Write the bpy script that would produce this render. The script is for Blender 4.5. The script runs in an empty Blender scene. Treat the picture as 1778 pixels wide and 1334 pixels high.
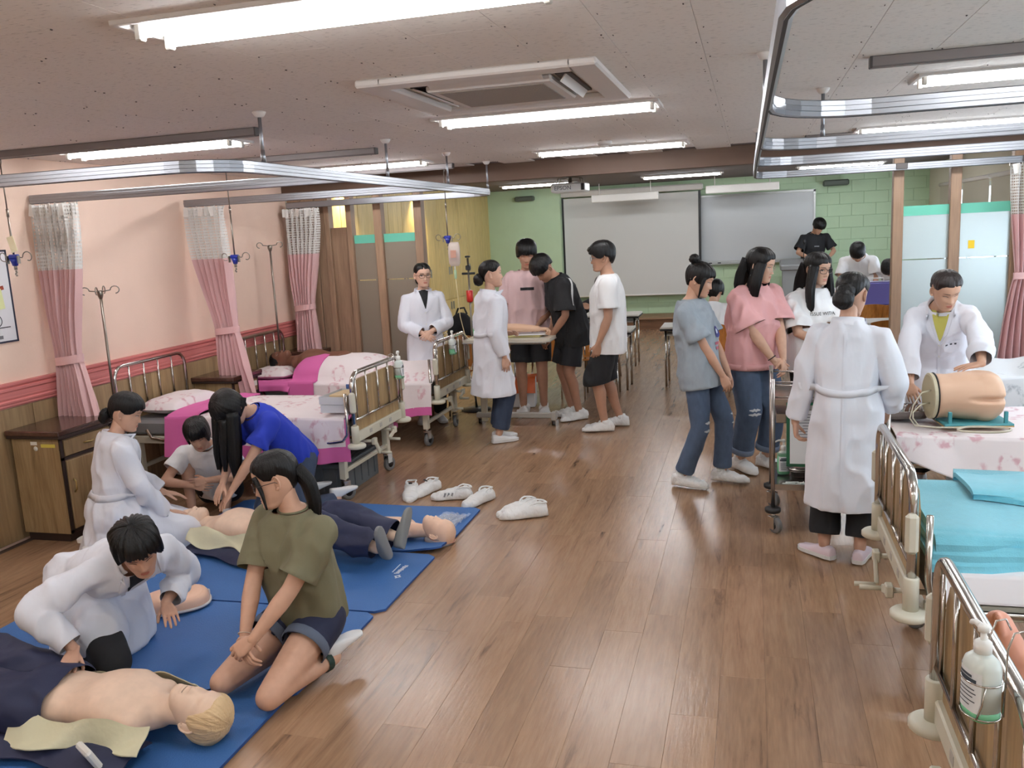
import bpy, math, random
import numpy as np
from mathutils import Vector, Matrix
from mathutils.bvhtree import BVHTree

# ---------------------------------------------------------------- camera, world, exposure
S = bpy.context.scene
COL = S.collection
rnd = random.Random(7)
F_PX, EYE = 1504.3, 1.87
_y, _p, _r = (math.radians(a) for a in (-15.719, 9.974, 2.951))
_F = Vector((math.sin(_y)*math.cos(_p), math.cos(_y)*math.cos(_p), -math.sin(_p)))
_R0 = Vector((math.cos(_y), -math.sin(_y), 0)); _D0 = _F.cross(_R0)
_R = _R0*math.cos(_r) + _D0*math.sin(_r); _D = _D0*math.cos(_r) - _R0*math.sin(_r)
cam = bpy.data.cameras.new('camera'); cam_o = bpy.data.objects.new('camera', cam); COL.objects.link(cam_o)
cam.sensor_fit = 'HORIZONTAL'; cam.sensor_width = 36; cam.lens = 36*F_PX/1778
cam.clip_start = .05; cam.clip_end = 80
m = Matrix((( _R.x, -_D.x, -_F.x, 0), (_R.y, -_D.y, -_F.y, 0), (_R.z, -_D.z, -_F.z, EYE), (0, 0, 0, 1)))
cam_o.matrix_world = m
S.camera = cam_o
def px(p):
    v = Vector(p) - Vector((0, 0, EYE)); d = v.dot(_F)
    return (889 + F_PX*v.dot(_R)/d, 667 + F_PX*v.dot(_D)/d, d)
S.view_settings.view_transform = 'Standard'; S.view_settings.look = 'None'
S.view_settings.gamma = 1; S.view_settings.use_curve_mapping = False
S.view_settings.exposure = 0.72
S.cycles.use_denoising = True
S.cycles.max_bounces = 7; S.cycles.diffuse_bounces = 5; S.cycles.glossy_bounces = 4; S.cycles.transmission_bounces = 6; S.cycles.transparent_max_bounces = 10
S.cycles.sample_clamp_indirect = 4
S.cycles.caustics_reflective = False; S.cycles.caustics_refractive = False
TUBE = 32.0        # strength of the fluorescent tubes
W = bpy.data.worlds.new('daylight'); S.world = W; W.use_nodes = True
W.node_tree.nodes['Background'].inputs[0].default_value = (.75, .87, 1, 1)
W.node_tree.nodes['Background'].inputs[1].default_value = 3.6

# ---------------------------------------------------------------- materials
def lin(c):
    return tuple(((v/255/12.92) if v/255 <= .04045 else ((v/255+.055)/1.055)**2.4) for v in c) + (1,)
_M = {}
def mat(name, c=(200, 200, 200), rough=.6, metal=0, spec=.5, noise=0, nscale=20, bump=0, bscale=60, stretch=(1, 1, 1), trans=0, emit=0, alpha=1, sss=0, sheen=0, coat=0):
    if name in _M: return _M[name]
    M = bpy.data.materials.new(name); M.use_nodes = True; nt = M.node_tree; N = nt.nodes; b = N['Principled BSDF']
    b.inputs['Base Color'].default_value = lin(c); b.inputs['Roughness'].default_value = rough; b.inputs['Metallic'].default_value = metal
    b.inputs['Specular IOR Level'].default_value = spec; b.inputs['Transmission Weight'].default_value = trans; b.inputs['Alpha'].default_value = alpha
    if sss: b.inputs['Subsurface Weight'].default_value = sss; b.inputs['Subsurface Radius'].default_value = (.012, .006, .003); b.inputs['Subsurface Scale'].default_value = 1
    if coat: b.inputs['Coat Weight'].default_value = coat; b.inputs['Coat Roughness'].default_value = .15
    if sheen: b.inputs['Sheen Weight'].default_value = sheen
    if emit: b.inputs['Emission Color'].default_value = lin(c); b.inputs['Emission Strength'].default_value = emit
    if noise or bump:
        tc = N.new('ShaderNodeTexCoord'); mp = N.new('ShaderNodeMapping'); mp.inputs['Scale'].default_value = stretch
        nt.links.new(tc.outputs['Object'], mp.inputs[0])
    if noise:
        n = N.new('ShaderNodeTexNoise'); n.inputs['Scale'].default_value = nscale; n.inputs['Detail'].default_value = 4
        nt.links.new(mp.outputs[0], n.inputs['Vector'])
        hs = N.new('ShaderNodeHueSaturation'); hs.inputs['Color'].default_value = lin(c)
        mr = N.new('ShaderNodeMapRange'); mr.inputs[1].default_value = .3; mr.inputs[2].default_value = .7; mr.inputs[3].default_value = 1-noise; mr.inputs[4].default_value = 1+noise
        nt.links.new(n.outputs[0], mr.inputs[0]); nt.links.new(mr.outputs[0], hs.inputs['Value']); nt.links.new(hs.outputs[0], b.inputs['Base Color'])
    if bump:
        n = N.new('ShaderNodeTexNoise'); n.inputs['Scale'].default_value = bscale; n.inputs['Detail'].default_value = 3
        nt.links.new(mp.outputs[0], n.inputs['Vector'])
        bp = N.new('ShaderNodeBump'); bp.inputs['Strength'].default_value = bump; bp.inputs['Distance'].default_value = .01
        nt.links.new(n.outputs[0], bp.inputs['Height']); nt.links.new(bp.outputs[0], b.inputs['Normal'])
    _M[name] = M
    return M
def nodes(M): return M.node_tree.nodes, M.node_tree.links, M.node_tree.nodes['Principled BSDF']
def ramp(N, stops, interp='LINEAR'):
    r = N.new('ShaderNodeValToRGB'); e = r.color_ramp; e.interpolation = interp
    while len(e.elements) < len(stops): e.elements.new(.5)
    for el, (p, c) in zip(e.elements, stops): el.position = p; el.color = lin(c) if len(c) == 3 else c
    return r

# ---------------------------------------------------------------- mesh helpers
A = lambda *v: np.array(v, float)
def unit(v):
    v = np.asarray(v, float); return v/(np.linalg.norm(v)+1e-12)
def vnoise(p):
    p = np.asarray(p, float); i = np.floor(p).astype(np.int64); f = p-i; u = f*f*(3-2*f)
    def h(x, y, z):
        n = (x*73856093) ^ (y*19349663) ^ (z*83492791); n = (n ^ (n >> 13))*1274126177; n = n ^ (n >> 16)
        return (n & 0xffff)/32767.5-1
    r = 0
    for a in (0, 1):
        for b in (0, 1):
            for c in (0, 1):
                w = (u[:, 0] if a else 1-u[:, 0])*(u[:, 1] if b else 1-u[:, 1])*(u[:, 2] if c else 1-u[:, 2])
                r = r+w*h(i[:, 0]+a, i[:, 1]+b, i[:, 2]+c)
    return r
class MB:
    def __init__(s): s.v = []; s.f = []; s.m = []; s.sm = []; s.n = 0
    def add(s, v, f, m=0, sm=False):
        v = np.asarray(v, float).reshape(-1, 3); o = s.n; s.v.append(v); s.n += len(v)
        s.f += [tuple(i+o for i in q) for q in f]; s.m += [m]*len(f); s.sm += [sm]*len(f); return s
    def arr(s): return np.concatenate(s.v) if s.v else np.zeros((0, 3))
    def box(s, c, d, m=0, R=None, bev=0):
        c = A(*c); hx, hy, hz = (q/2 for q in d)
        if bev:
            b = min(bev, hx*.9, hy*.9, hz*.9); pts = []
            for sx in (-1, 1):
                for sy in (-1, 1):
                    for sz in (-1, 1):
                        pts += [(sx*hx, sy*(hy-b), sz*(hz-b)), (sx*(hx-b), sy*hy, sz*(hz-b)), (sx*(hx-b), sy*(hy-b), sz*hz)]
            I = lambda x, y, z, k: ((x*2+y)*2+z)*3+k
            f = []
            f += [[I(q, 0, 0, 0), I(q, 1, 0, 0), I(q, 1, 1, 0), I(q, 0, 1, 0)][::1 if q else -1] for q in (0, 1)]
            f += [[I(0, q, 0, 1), I(0, q, 1, 1), I(1, q, 1, 1), I(1, q, 0, 1)][::1 if q else -1] for q in (0, 1)]
            f += [[I(0, 0, q, 2), I(1, 0, q, 2), I(1, 1, q, 2), I(0, 1, q, 2)][::1 if q else -1] for q in (0, 1)]
            for x in (0, 1):
                for y in (0, 1):
                    q = [I(x, y, 0, 0), I(x, y, 0, 1), I(x, y, 1, 1), I(x, y, 1, 0)]; f.append(q if x == y else q[::-1])
            for y in (0, 1):
                for z in (0, 1):
                    q = [I(0, y, z, 1), I(0, y, z, 2), I(1, y, z, 2), I(1, y, z, 1)]; f.append(q if y == z else q[::-1])
            for x in (0, 1):
                for z in (0, 1):
                    q = [I(x, 0, z, 2), I(x, 0, z, 0), I(x, 1, z, 0), I(x, 1, z, 2)]; f.append(q if x == z else q[::-1])
            for x in (0, 1):
                for y in (0, 1):
                    for z in (0, 1):
                        q = [I(x, y, z, 0), I(x, y, z, 1), I(x, y, z, 2)]; f.append(q if (x+y+z) % 2 else q[::-1])
            p = np.array(pts)
        else:
            p = np.array([(x*hx, y*hy, z*hz) for x in (-1, 1) for y in (-1, 1) for z in (-1, 1)])
            f = [(0, 1, 3, 2), (4, 6, 7, 5), (0, 4, 5, 1), (2, 3, 7, 6), (0, 2, 6, 4), (1, 5, 7, 3)]
        if R is not None: p = p@np.asarray(R).T
        return s.add(p+c, f, m)
    def loft(s, rings, m=0, sm=True, cap=True, closed=False):
        n = len(rings[0]); k = len(rings); v = np.concatenate(rings); f = []
        for i in range(k if closed else k-1):
            a = i*n; b = ((i+1) % k)*n
            for j in range(n):
                q = (j+1) % n; f.append((a+j, a+q, b+q, b+j))
        if cap and not closed: f.append(tuple(range(n))[::-1]); f.append(tuple((k-1)*n+j for j in range(n)))
        return s.add(v, f, m, sm)
    def tube(s, pts, r, n=8, m=0, closed=False, sm=True):
        P = np.asarray(pts, float); k = len(P); rr = np.broadcast_to(np.asarray(r, float), (k,))
        T = [unit(P[(i+1) % k]-P[i-1]) if closed else unit(P[min(i+1, k-1)]-P[max(i-1, 0)]) for i in range(k)]
        a = np.cross(T[0], (0, 0, 1)); a = unit(a) if np.linalg.norm(a) > .01 else A(1, 0, 0)
        R = []
        for i in range(k):
            a = unit(a-T[i]*np.dot(a, T[i])); b = np.cross(T[i], a); t = np.linspace(0, 2*np.pi, n, endpoint=False)[:, None]
            R.append(P[i]+rr[i]*(np.cos(t)*a+np.sin(t)*b))
        return s.loft(R, m, sm, closed=closed)
    def cyl(s, a, b, r, n=12, m=0, r2=None, sm=True): return s.tube([a, b], [r, r if r2 is None else r2], n, m, sm=sm)
    def lathe(s, prof, c=(0, 0, 0), n=20, m=0, sm=True, sx=1, sy=1):
        t = np.linspace(0, 2*np.pi, n, endpoint=False); R = [np.stack([np.cos(t)*r*sx, np.sin(t)*r*sy, 0*t+z], 1)+A(*c) for r, z in prof]
        return s.loft(R, m, sm)
    def ball(s, c, r, n=12, m=0, k=8):
        rx, ry, rz = (r, r, r) if np.isscalar(r) else r; c = A(*c)
        t = np.linspace(0, 2*np.pi, n, endpoint=False); R = []
        for e in np.linspace(-np.pi/2+.02, np.pi/2-.02, k): R.append(c+np.stack([rx*np.cos(e)*np.cos(t), ry*np.cos(e)*np.sin(t), rz*np.sin(e)+0*t], 1))
        return s.loft(R, m)
    def prism(s, poly, z0, z1, m=0, sm=False):   # poly in xy
        return s.loft([np.array([(x, y, z0) for x, y in poly]), np.array([(x, y, z1) for x, y in poly])], m, sm)
    def grid(s, P, m=0, sm=True, wrap=False):    # P (a,b,3)
        a, b = P.shape[:2]; f = []
        for i in range(a-1):
            for j in range(b if wrap else b-1):
                q = (j+1) % b; f.append((i*b+j, i*b+q, (i+1)*b+q, (i+1)*b+j))
        return s.add(P.reshape(-1, 3), f, m, sm)
    def xf(s, M):
        M = np.asarray(M, float); s.v = [v@M[:3, :3].T+M[:3, 3] for v in s.v]; return s
    def mesh(s, name, mats):
        me = bpy.data.meshes.new(name); me.from_pydata(s.arr().tolist(), [], s.f)
        for x in (mats if isinstance(mats, (list, tuple)) else [mats]): me.materials.append(x)
        me.polygons.foreach_set('material_index', s.m); me.polygons.foreach_set('use_smooth', s.sm); me.update(); return me
    def build(s, name, mats, parent=None, loc=None, rz=0, kind=None, label=None):
        o = bpy.data.objects.new(name, s.mesh(name, mats)); COL.objects.link(o)
        if parent: o.parent = parent
        if loc is not None: o.location = loc
        if rz: o.rotation_euler = (0, 0, rz)
        if kind: o['kind'] = kind
        if label: o['label'] = label
        return o
def tag(o, label, cat, group=None, kind=None):
    o['label'] = label; o['category'] = cat
    if group: o['group'] = group
    if kind: o['kind'] = kind
    return o
def thing(name, label, cat, loc=(0, 0, 0), rz=0, group=None):
    o = bpy.data.objects.new(name, None); COL.objects.link(o); o.location = loc; o.rotation_euler = (0, 0, rz); o.empty_display_size = .1
    return tag(o, label, cat, group)
def copy_tree(o, parent=None):
    c = o.copy(); COL.objects.link(c)
    if parent: c.parent = parent
    for ch in [x for x in KIDS.get(o.name, list(o.children))]: copy_tree(ch, c)
    return c
KIDS = {}
def dup(o, loc, rz=0, label=None, group=None):
    c = copy_tree(o); c.location = loc; c.rotation_euler = (0, 0, rz)
    if label: c['label'] = label
    if group: c['group'] = group
    return c
def rot(ax, d):
    return np.array(Matrix.Rotation(math.radians(d), 3, ax))
def struct(mb, name, mats): return mb.build(name, mats, kind='structure')
def frame(l, side=0, tw=0):
    R = A(math.cos(tw), math.sin(tw), 0); F = A(-math.sin(tw), math.cos(tw), 0); U = A(0, 0, 1)
    U, F = F*math.sin(l)+U*math.cos(l), F*math.cos(l)-U*math.sin(l)
    U, R = U*math.cos(side)+R*math.sin(side), R*math.cos(side)-U*math.sin(side)
    return R, F, U
def ik(a, t, l1, l2, hint):
    d = t-a; D = np.linalg.norm(d); u = d/D; L = min(max(D, abs(l1-l2)+.01), l1+l2-.002)
    x = (l1*l1-l2*l2+L*L)/(2*L); h = math.sqrt(max(l1*l1-x*x, 0)); n = unit(np.asarray(hint, float)-u*np.dot(hint, u))
    return a+u*x+n*h, a+u*L
def ering(c, X, Y, rx, ry, n=16, p=2.):
    t = np.linspace(0, 2*np.pi, n, endpoint=False); cs, sn = np.cos(t), np.sin(t)
    return c+(np.sign(cs)*abs(cs)**(2/p)*rx)[:, None]*X+(np.sign(sn)*abs(sn)**(2/p)*ry)[:, None]*Y
def limb(mb, P, r, n=12, rnd0=True, rnd1=True, X=None):
    # tapered limb through points P with round ends
    P = [np.asarray(p, float) for p in P]; r = [(q, q) if np.isscalar(q) else q for q in r]
    for i in range(1, len(P)-1):     # a sharp bend becomes two overlapping pieces
        if np.dot(unit(P[i]-P[i-1]), unit(P[i+1]-P[i])) < .35:
            limb(mb, P[:i+1], r[:i+1], n, rnd0, True, X); limb(mb, P[i:], r[i:], n, True, rnd1, X); return
    k = len(P); rings = []
    T = [unit(P[min(i+1, k-1)]-P[max(i-1, 0)]) for i in range(k)]
    a = np.cross(T[0], A(.3, 1, .2)) if X is None else np.asarray(X, float); a = unit(a)
    for i in range(k):
        a = unit(a-T[i]*np.dot(a, T[i])); b = np.cross(T[i], a)
        if i == 0 and rnd0:
            for q in (80, 55, 28): rings.append(ering(P[0]-T[0]*r[0][0]*math.sin(math.radians(q)), a, b, r[0][0]*math.cos(math.radians(q)), r[0][1]*math.cos(math.radians(q)), n))
        rings.append(ering(P[i], a, b, r[i][0], r[i][1], n))
        if i == k-1 and rnd1:
            for q in (28, 55, 80): rings.append(ering(P[i]+T[i]*r[i][0]*math.sin(math.radians(q)), a, b, r[i][0]*math.cos(math.radians(q)), r[i][1]*math.cos(math.radians(q)), n))
    mb.loft(rings)
def sstep(a, b, x):
    t = np.clip((x-a)/(b-a), 0, 1); return t*t*(3-2*t)
gs = lambda x, s: np.exp(-(x/s)**2)
# ---------------------------------------------------------------- the room
CEIL, YB, YBACK, XL, XR, YF = 2.52, 8.35, 16.6, -4.72, 2.95, -1.4
CEIL2 = 2.62
def wood_mat(name, c0, c1, c2, rough, axis='Y', scale=1., bump=.15, spec=.5, joint=False, coat=0, stops=(.30, .46, .62)):
    M = mat(name, c1, rough, spec=spec, coat=coat); N, L, b = nodes(M)
    tc = N.new('ShaderNodeTexCoord'); oi = N.new('ShaderNodeObjectInfo'); ad = N.new('ShaderNodeVectorMath'); ad.operation = 'ADD'
    sc = N.new('ShaderNodeVectorMath'); sc.operation = 'SCALE'; sc.inputs[0].default_value = (37, 53, 17); L.new(oi.outputs['Random'], sc.inputs['Scale'])
    L.new(tc.outputs['Object'], ad.inputs[0]); L.new(sc.outputs[0], ad.inputs[1])
    mp = N.new('ShaderNodeMapping'); st = {'Y': (9, .8, 9), 'X': (.8, 9, 9), 'Z': (9, 9, .8)}[axis]; mp.inputs['Scale'].default_value = tuple(v*scale for v in st); L.new(ad.outputs[0], mp.inputs[0])
    n1 = N.new('ShaderNodeTexNoise'); n1.inputs['Scale'].default_value = 1.6; n1.inputs['Detail'].default_value = 6; n1.inputs['Roughness'].default_value = .65; n1.inputs['Distortion'].default_value = .6; L.new(mp.outputs[0], n1.inputs['Vector'])
    r = ramp(N, [(stops[0], c0), (stops[1], c1), (stops[2], c2)]); L.new(n1.outputs[0], r.inputs[0])
    n2 = N.new('ShaderNodeTexNoise'); n2.inputs['Scale'].default_value = 9; n2.inputs['Detail'].default_value = 3; L.new(mp.outputs[0], n2.inputs['Vector'])
    hs = N.new('ShaderNodeHueSaturation'); mr = N.new('ShaderNodeMapRange'); mr.inputs[1].default_value = .25; mr.inputs[2].default_value = .75; mr.inputs[3].default_value = .84; mr.inputs[4].default_value = 1.12
    L.new(n2.outputs[0], mr.inputs[0]); rr = N.new('ShaderNodeMapRange'); rr.inputs[3].default_value = .9; rr.inputs[4].default_value = 1.1; L.new(oi.outputs['Random'], rr.inputs[0])
    mu = N.new('ShaderNodeMath'); mu.operation = 'MULTIPLY'; L.new(mr.outputs[0], mu.inputs[0]); L.new(rr.outputs[0], mu.inputs[1]); L.new(mu.outputs[0], hs.inputs['Value']); L.new(r.outputs[0], hs.inputs['Color']); L.new(hs.outputs[0], b.inputs['Base Color'])
    if bump:
        bp = N.new('ShaderNodeBump'); bp.inputs['Strength'].default_value = bump; bp.inputs['Distance'].default_value = .004; L.new(n2.outputs[0], bp.inputs['Height']); L.new(bp.outputs[0], b.inputs['Normal'])
    return M
m_floor = wood_mat('floor_plank', (88, 66, 50), (146, 114, 88), (160, 128, 100), .25, 'Y', 1., .2, .55, stops=(.27, .40, .66))
N, L, b = nodes(m_floor)      # a few dark streaks in the printed grain
m_subfloor = mat('subfloor', (60, 45, 36), .7)
floor = struct(MB().box(((XL+XR)/2, (YF+YBACK)/2, -.06), (XR-XL+.4, YBACK-YF+.4, .1)), 'floor', m_subfloor)
def pieces(parent, name, spots, mesh_of, mats, keep=300, shade=None):
    # spots: (x, y, z, key); the pieces that show largest become parts, the rest one mesh
    def big(s):
        u, v, d = px((s[0], s[1], s[2]))
        return (1/d**2 if d > .3 else 0)*(1 if -120 < u < 1900 and -120 < v < 1450 else .02)
    spots = sorted(spots, key=big, reverse=True); cache = {}
    for s in spots[:keep]:
        if s[3] not in cache: cache[s[3]] = mesh_of(s[3]).mesh(name, mats)
        o = bpy.data.objects.new(name, cache[s[3]]); COL.objects.link(o); o.location = s[:3]; o.parent = parent
    if spots[keep:]:
        g = MB()
        for s in spots[keep:]:
            q = mesh_of(s[3]); g.add(q.arr()+A(*s[:3]), q.f)
        g.build(name+'s_beyond', mats, parent, kind='stuff')
PW, PL = .1805, 1.22
spots = []
rp = random.Random(3)
for i in range(-28, 18):
    x = .05+PW*(i+.5)
    if x < XL or x > XR-.02: continue
    y = YF-rp.random()*PL
    while y < 15.7:
        spots.append((x, y+PL/2, -.0060, 0)); y += PL
pieces(floor, 'plank', spots, lambda k: MB().box((0, 0, 0), (PW-.0006, PL-.0008, .012), bev=.0005), m_floor)
# ceiling panels with pin holes
m_ceil = mat('ceiling_panel', (228, 221, 214), .85); N, L, b = nodes(m_ceil)
tc = N.new('ShaderNodeTexCoord'); oi = N.new('ShaderNodeObjectInfo'); ad = N.new('ShaderNodeVectorMath'); ad.operation = 'ADD'; sc = N.new('ShaderNodeVectorMath'); sc.operation = 'SCALE'; sc.inputs[0].default_value = (11, 7, 0)
L.new(oi.outputs['Random'], sc.inputs['Scale']); L.new(tc.outputs['Object'], ad.inputs[0]); L.new(sc.outputs[0], ad.inputs[1])
mp = N.new('ShaderNodeMapping'); mp.inputs['Scale'].default_value = (30, 110, 1); L.new(ad.outputs[0], mp.inputs[0]); n = N.new('ShaderNodeTexNoise'); n.inputs['Scale'].default_value = 1; n.inputs['Detail'].default_value = 2; L.new(mp.outputs[0], n.inputs['Vector'])
r = ramp(N, [(.30, (188, 181, 175)), (.40, (228, 221, 214))]); L.new(n.outputs[0], r.inputs[0]); L.new(r.outputs[0], b.inputs['Base Color'])
m_gap = mat('ceiling_gap', (120, 110, 108), .9)
ceiling = struct(MB().box(((XL+XR)/2, (YF+YB)/2, CEIL+.06), (XR-XL+.3, YB-YF, .1)).box(((XL+XR)/2, (YB+YBACK)/2, CEIL2+.06), (XR-XL+2.6, YBACK-YB+.2, .1)), 'ceiling', m_gap)
spots = []; cw, ch = .303, .606
for i in range(26):
    for j in range(17):
        x = XL+cw*(i+.5); y = YF+ch*(j+.5)+(i % 2)*ch/2
        if x < XR and y < YB-.1: spots.append((x, y, CEIL+.006, 0))
pieces(ceiling, 'panel', spots, lambda k: MB().box((0, 0, 0), (cw-.0012, ch-.0012, .012), bev=.0008), m_ceil)
sb = MB(); rq = random.Random(9)
for x, y, z, k in spots:
    if y > 1.5:
        for sx in (-1, 1):
            for sy in (-1, 0, 1):
                if rq.random() < .55: sb.cyl(A(x+sx*(cw/2-.02)+rq.uniform(-.006, .006), y+sy*(ch/2-.025), CEIL-.0006), A(x+sx*(cw/2-.02), y+sy*(ch/2-.025), CEIL+.001), .0042, 6)
sb.build('screw_heads', mat('screw', (84, 72, 68), .5), ceiling, kind='stuff')
# left wall: paper, moulded rail, panelled lower part
m_pink = mat('wall_paper', (242, 212, 192), .85, bump=.18, bscale=190, noise=.02, nscale=4)
wall_left = struct(MB().box((XL-.06, (YF+YB)/2, 1.28), (.12, YB-YF, 2.6)), 'wall_left', m_pink)
m_low = wood_mat('lower_panel', (128, 104, 74), (150, 124, 90), (166, 140, 103), .5, 'Z', .7, .05)
for i in range(8):
    y0 = YF+1.22*i; y1 = min(y0+1.22, YB)
    MB().box((XL+.006, (y0+y1)/2, .45), (.012, y1-y0-.004, .88), bev=.002).build('panel', m_low, wall_left)
m_rail = mat('rail_paint', (205, 122, 118), .5, noise=.16, nscale=4, stretch=(1, .4, 60)); 
prof = [(0, .895), (.014, .895), (.020, .905), (.016, .918), (.024, .922), (.026, .935), (.018, .944), (.022, .956), (.022, .998), (.030, 1.006), (.030, 1.022), (.022, 1.028), (.034, 1.042), (.034, 1.056), (0, 1.058)]
struct(MB().loft([np.array([(XL+d, y, z) for d, z in prof]) for y in (YF, YB)], sm=False), 'trim_1', m_rail)
# the other walls
m_plaster = mat('plaster', (214, 208, 190), .85)
struct(MB().box(((XL+XR)/2, YF-.06, 1.28), (XR-XL+.3, .12, 2.6)), 'wall_front', m_plaster)
m_green = mat('green_block', (192, 218, 182), .6, bump=.12, bscale=60, noise=.03, nscale=3)
m_mortar = mat('green_joint', (184, 210, 175), .8)
XL2, XR2 = -5.1, XR
wall_back = struct(MB().box(((XL2+XR2)/2, YBACK+.066, 1.33), (XR2-XL2+1, .12, 2.7)), 'wall_back', m_mortar)
spots = []; bw, bh = .40, .205
for r_ in range(13):
    for i in range(22):
        x = -5.3+bw*(i+.5)+(r_ % 2)*bw/2
        if x < XR2+.1: spots.append((x, YBACK+.015, .0+bh*(r_+.5), 0))
pieces(wall_back, 'block', spots, lambda k: MB().box((0, 0, 0), (bw-.004, .04, bh-.004), bev=.003), m_green)
pier = struct(MB().box((-4.28, YBACK-.2, 1.33), (1.66, .42, 2.7)), 'wall_pier', m_green)
# right wall with the window at the far end that lights the classroom
WIN = [(.2, 3.3), (4.6, 7.7), (9.2, 12.3), (12.3, 15.4)]; wz0, wz1 = .85, 2.2  # first two are unseen ward windows, added to brighten the ceiling
wr = MB(); x = XR+.06; edges = [YF]+[v for w_ in WIN for v in w_]+[YBACK+.1]
for a_, b_ in zip(edges[::2], edges[1::2]):
    if b_-a_ > .01: wr.box((x, (a_+b_)/2, 1.32), (.12, b_-a_, 2.7))
for a_, b_ in WIN: wr.box((x, (a_+b_)/2, wz0/2), (.12, b_-a_, wz0)).box((x, (a_+b_)/2, (wz1+2.7)/2), (.12, b_-a_, 2.7-wz1))
struct(wr, 'wall_right', m_plaster)
m_alu = mat('window_metal', (190, 192, 190), .4, metal=.6); m_clear = mat('clear_glass', (235, 245, 245), .03, alpha=.12)
for n_, (ya, yb_) in enumerate(WIN):
    w_ = struct(MB().box((XR+.05, ya+.03, 1.52), (.06, .06, 1.35)).box((XR+.05, yb_-.03, 1.52), (.06, .06, 1.35)).box((XR+.05, (ya+yb_)/2, wz0+.03), (.06, yb_-ya, .06)).box((XR+.05, (ya+yb_)/2, wz1-.03), (.06, yb_-ya, .06)).box((XR+.05, (ya+yb_)/2, 1.52), (.05, .05, 1.35)), 'window_%d' % (n_+1), m_alu)
    for q in (0, 1): MB().box((XR+.06, ya+(yb_-ya)*(.25+.5*q), 1.52), (.008, (yb_-ya)/2-.06, 1.25)).build('pane', m_clear, w_)
# wardrobe bank on the left of the classroom
m_locker = wood_mat('wardrobe_wood', (214, 188, 124), (221, 195, 130), (227, 202, 138), .45, 'Z', .6, .04)
m_handle = mat('steel_handle', (150, 145, 135), .3, metal=.9)
struct(MB().box((XL2-.2, (YB+YBACK)/2, 1.33), (.12, YBACK-YB, 2.7)), 'wall_side', m_plaster)
yl0, nl = 9.4, 7
for i in range(nl):
    y0 = yl0+.98*i; t = thing('wardrobe', 'tall pale yellow wood wardrobe, number %s from the white screen wall' % ('seven six five four three two one'.split()[i]), 'wardrobe', (XL2-.07, y0, 0), 0, 'wardrobes along the classroom side')
    MB().box((.16, .49, 1.3), (.28, .978, 2.58), bev=.004).build('carcass', m_locker, t)
    for q in (0, 1):
        for z0, z1 in ((.10, .80), (.81, 2.55)):
            d = MB().box((.309, .245+.49*q, (z0+z1)/2), (.018, .478, z1-z0), bev=.003).build('door', m_locker, t)
            zc = .70 if z0 < .5 else 1.28
            MB().box((.322, .245+.49*q+(.19 if q == 0 else -.19), zc), (.014, .05, .13), bev=.006).build('handle', m_handle, d)
# platform
platform = struct(MB().box(((XL2+XR2)/2, 16.17, .09), (XR2-XL2, .90, .18)), 'trim_3', wood_mat('platform_wood', (92, 62, 42), (120, 84, 58), (136, 98, 70), .4, 'X', 1, .1))
struct(MB().box(((XL2+XR2)/2, 15.70, .195), (XR2-XL2, .06, .03), bev=.006).box(((XL2+XR2)/2, 16.17, .19), (XR2-XL2, .90, .02)), 'trim_4', mat('platform_top', (150, 118, 90), .5))
# beam between ward and classroom
struct(MB().box(((XL+XR)/2, YB+.02, 2.46), (XR-XL+.6, .16, .20)), 'trim_2', mat('beam_paint', (92, 68, 53), .6, noise=.05, nscale=5))
# partitions: posts, frosted panes with a teal band
m_post = wood_mat('post_wood', (136, 108, 85), (145, 116, 92), (153, 124, 99), .5, 'Z', .8, .05)
m_frost = mat('frosted_glass', (232, 243, 243), .5, trans=.75, spec=.4)
m_film = mat('grey_film', (150, 138, 122), .45, trans=.25)
m_teal = mat('teal_band', (104, 190, 165), .5)
def partition(name, label, posts, panes, fm, z1=2.37):
    t = thing(name, label, 'partition', (0, YB+.02, 0))
    for x, w in posts: MB().box((x, 0, z1/2), (w, .10, z1), bev=.004).build('post', m_post, t)
    for x0, x1 in panes:
        for z0, z2 in ((.12, 1.445), (1.45, 1.835)):
            MB().box(((x0+x1)/2, 0, (z0+z2)/2), (x1-x0, .010, z2-z0-.004)).build('pane', fm, t)
        MB().box(((x0+x1)/2, 0, .06), (x1-x0, .05, .12)).build('sill', m_post, t)
        MB().box(((x0+x1)/2, 0, 1.87), (x1-x0+.01, .014, .085)).build('band', m_teal, t)
    return t
pl = partition('partition', 'brown post partition with two grey film panes and teal bands beyond the left beds', [(-4.25, .06), (-4.00, .06), (-3.68, .085), (-3.24, .085)], [(-3.97, -3.72), (-3.64, -3.28)], m_film)
for i in range(3): MB().box((-4.62+.158*i, -.015, 1.19), (.150, .05, 2.37), bev=.004).build('panel', m_post, pl)
MB().box((-4.125, 0, 1.0), (.19, .03, 2.0), bev=.004).build('panel', m_post, pl)
pr = partition('partition', 'brown post partition with two pale frosted panes and teal bands behind the right beds', [(1.235, .085), (1.69, .085), (2.17, .085), (2.9, .085)], [(1.275, 1.65), (1.73, 2.13), (2.21, 2.86)], m_frost)
tag(MB().box((1.83, YB+.005, 1.56), (.05, .002, .07)).build('yellow_note', mat('yellow_note', (232, 196, 40), .6)), 'small yellow note stuck on the frosted right pane', 'note')
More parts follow.
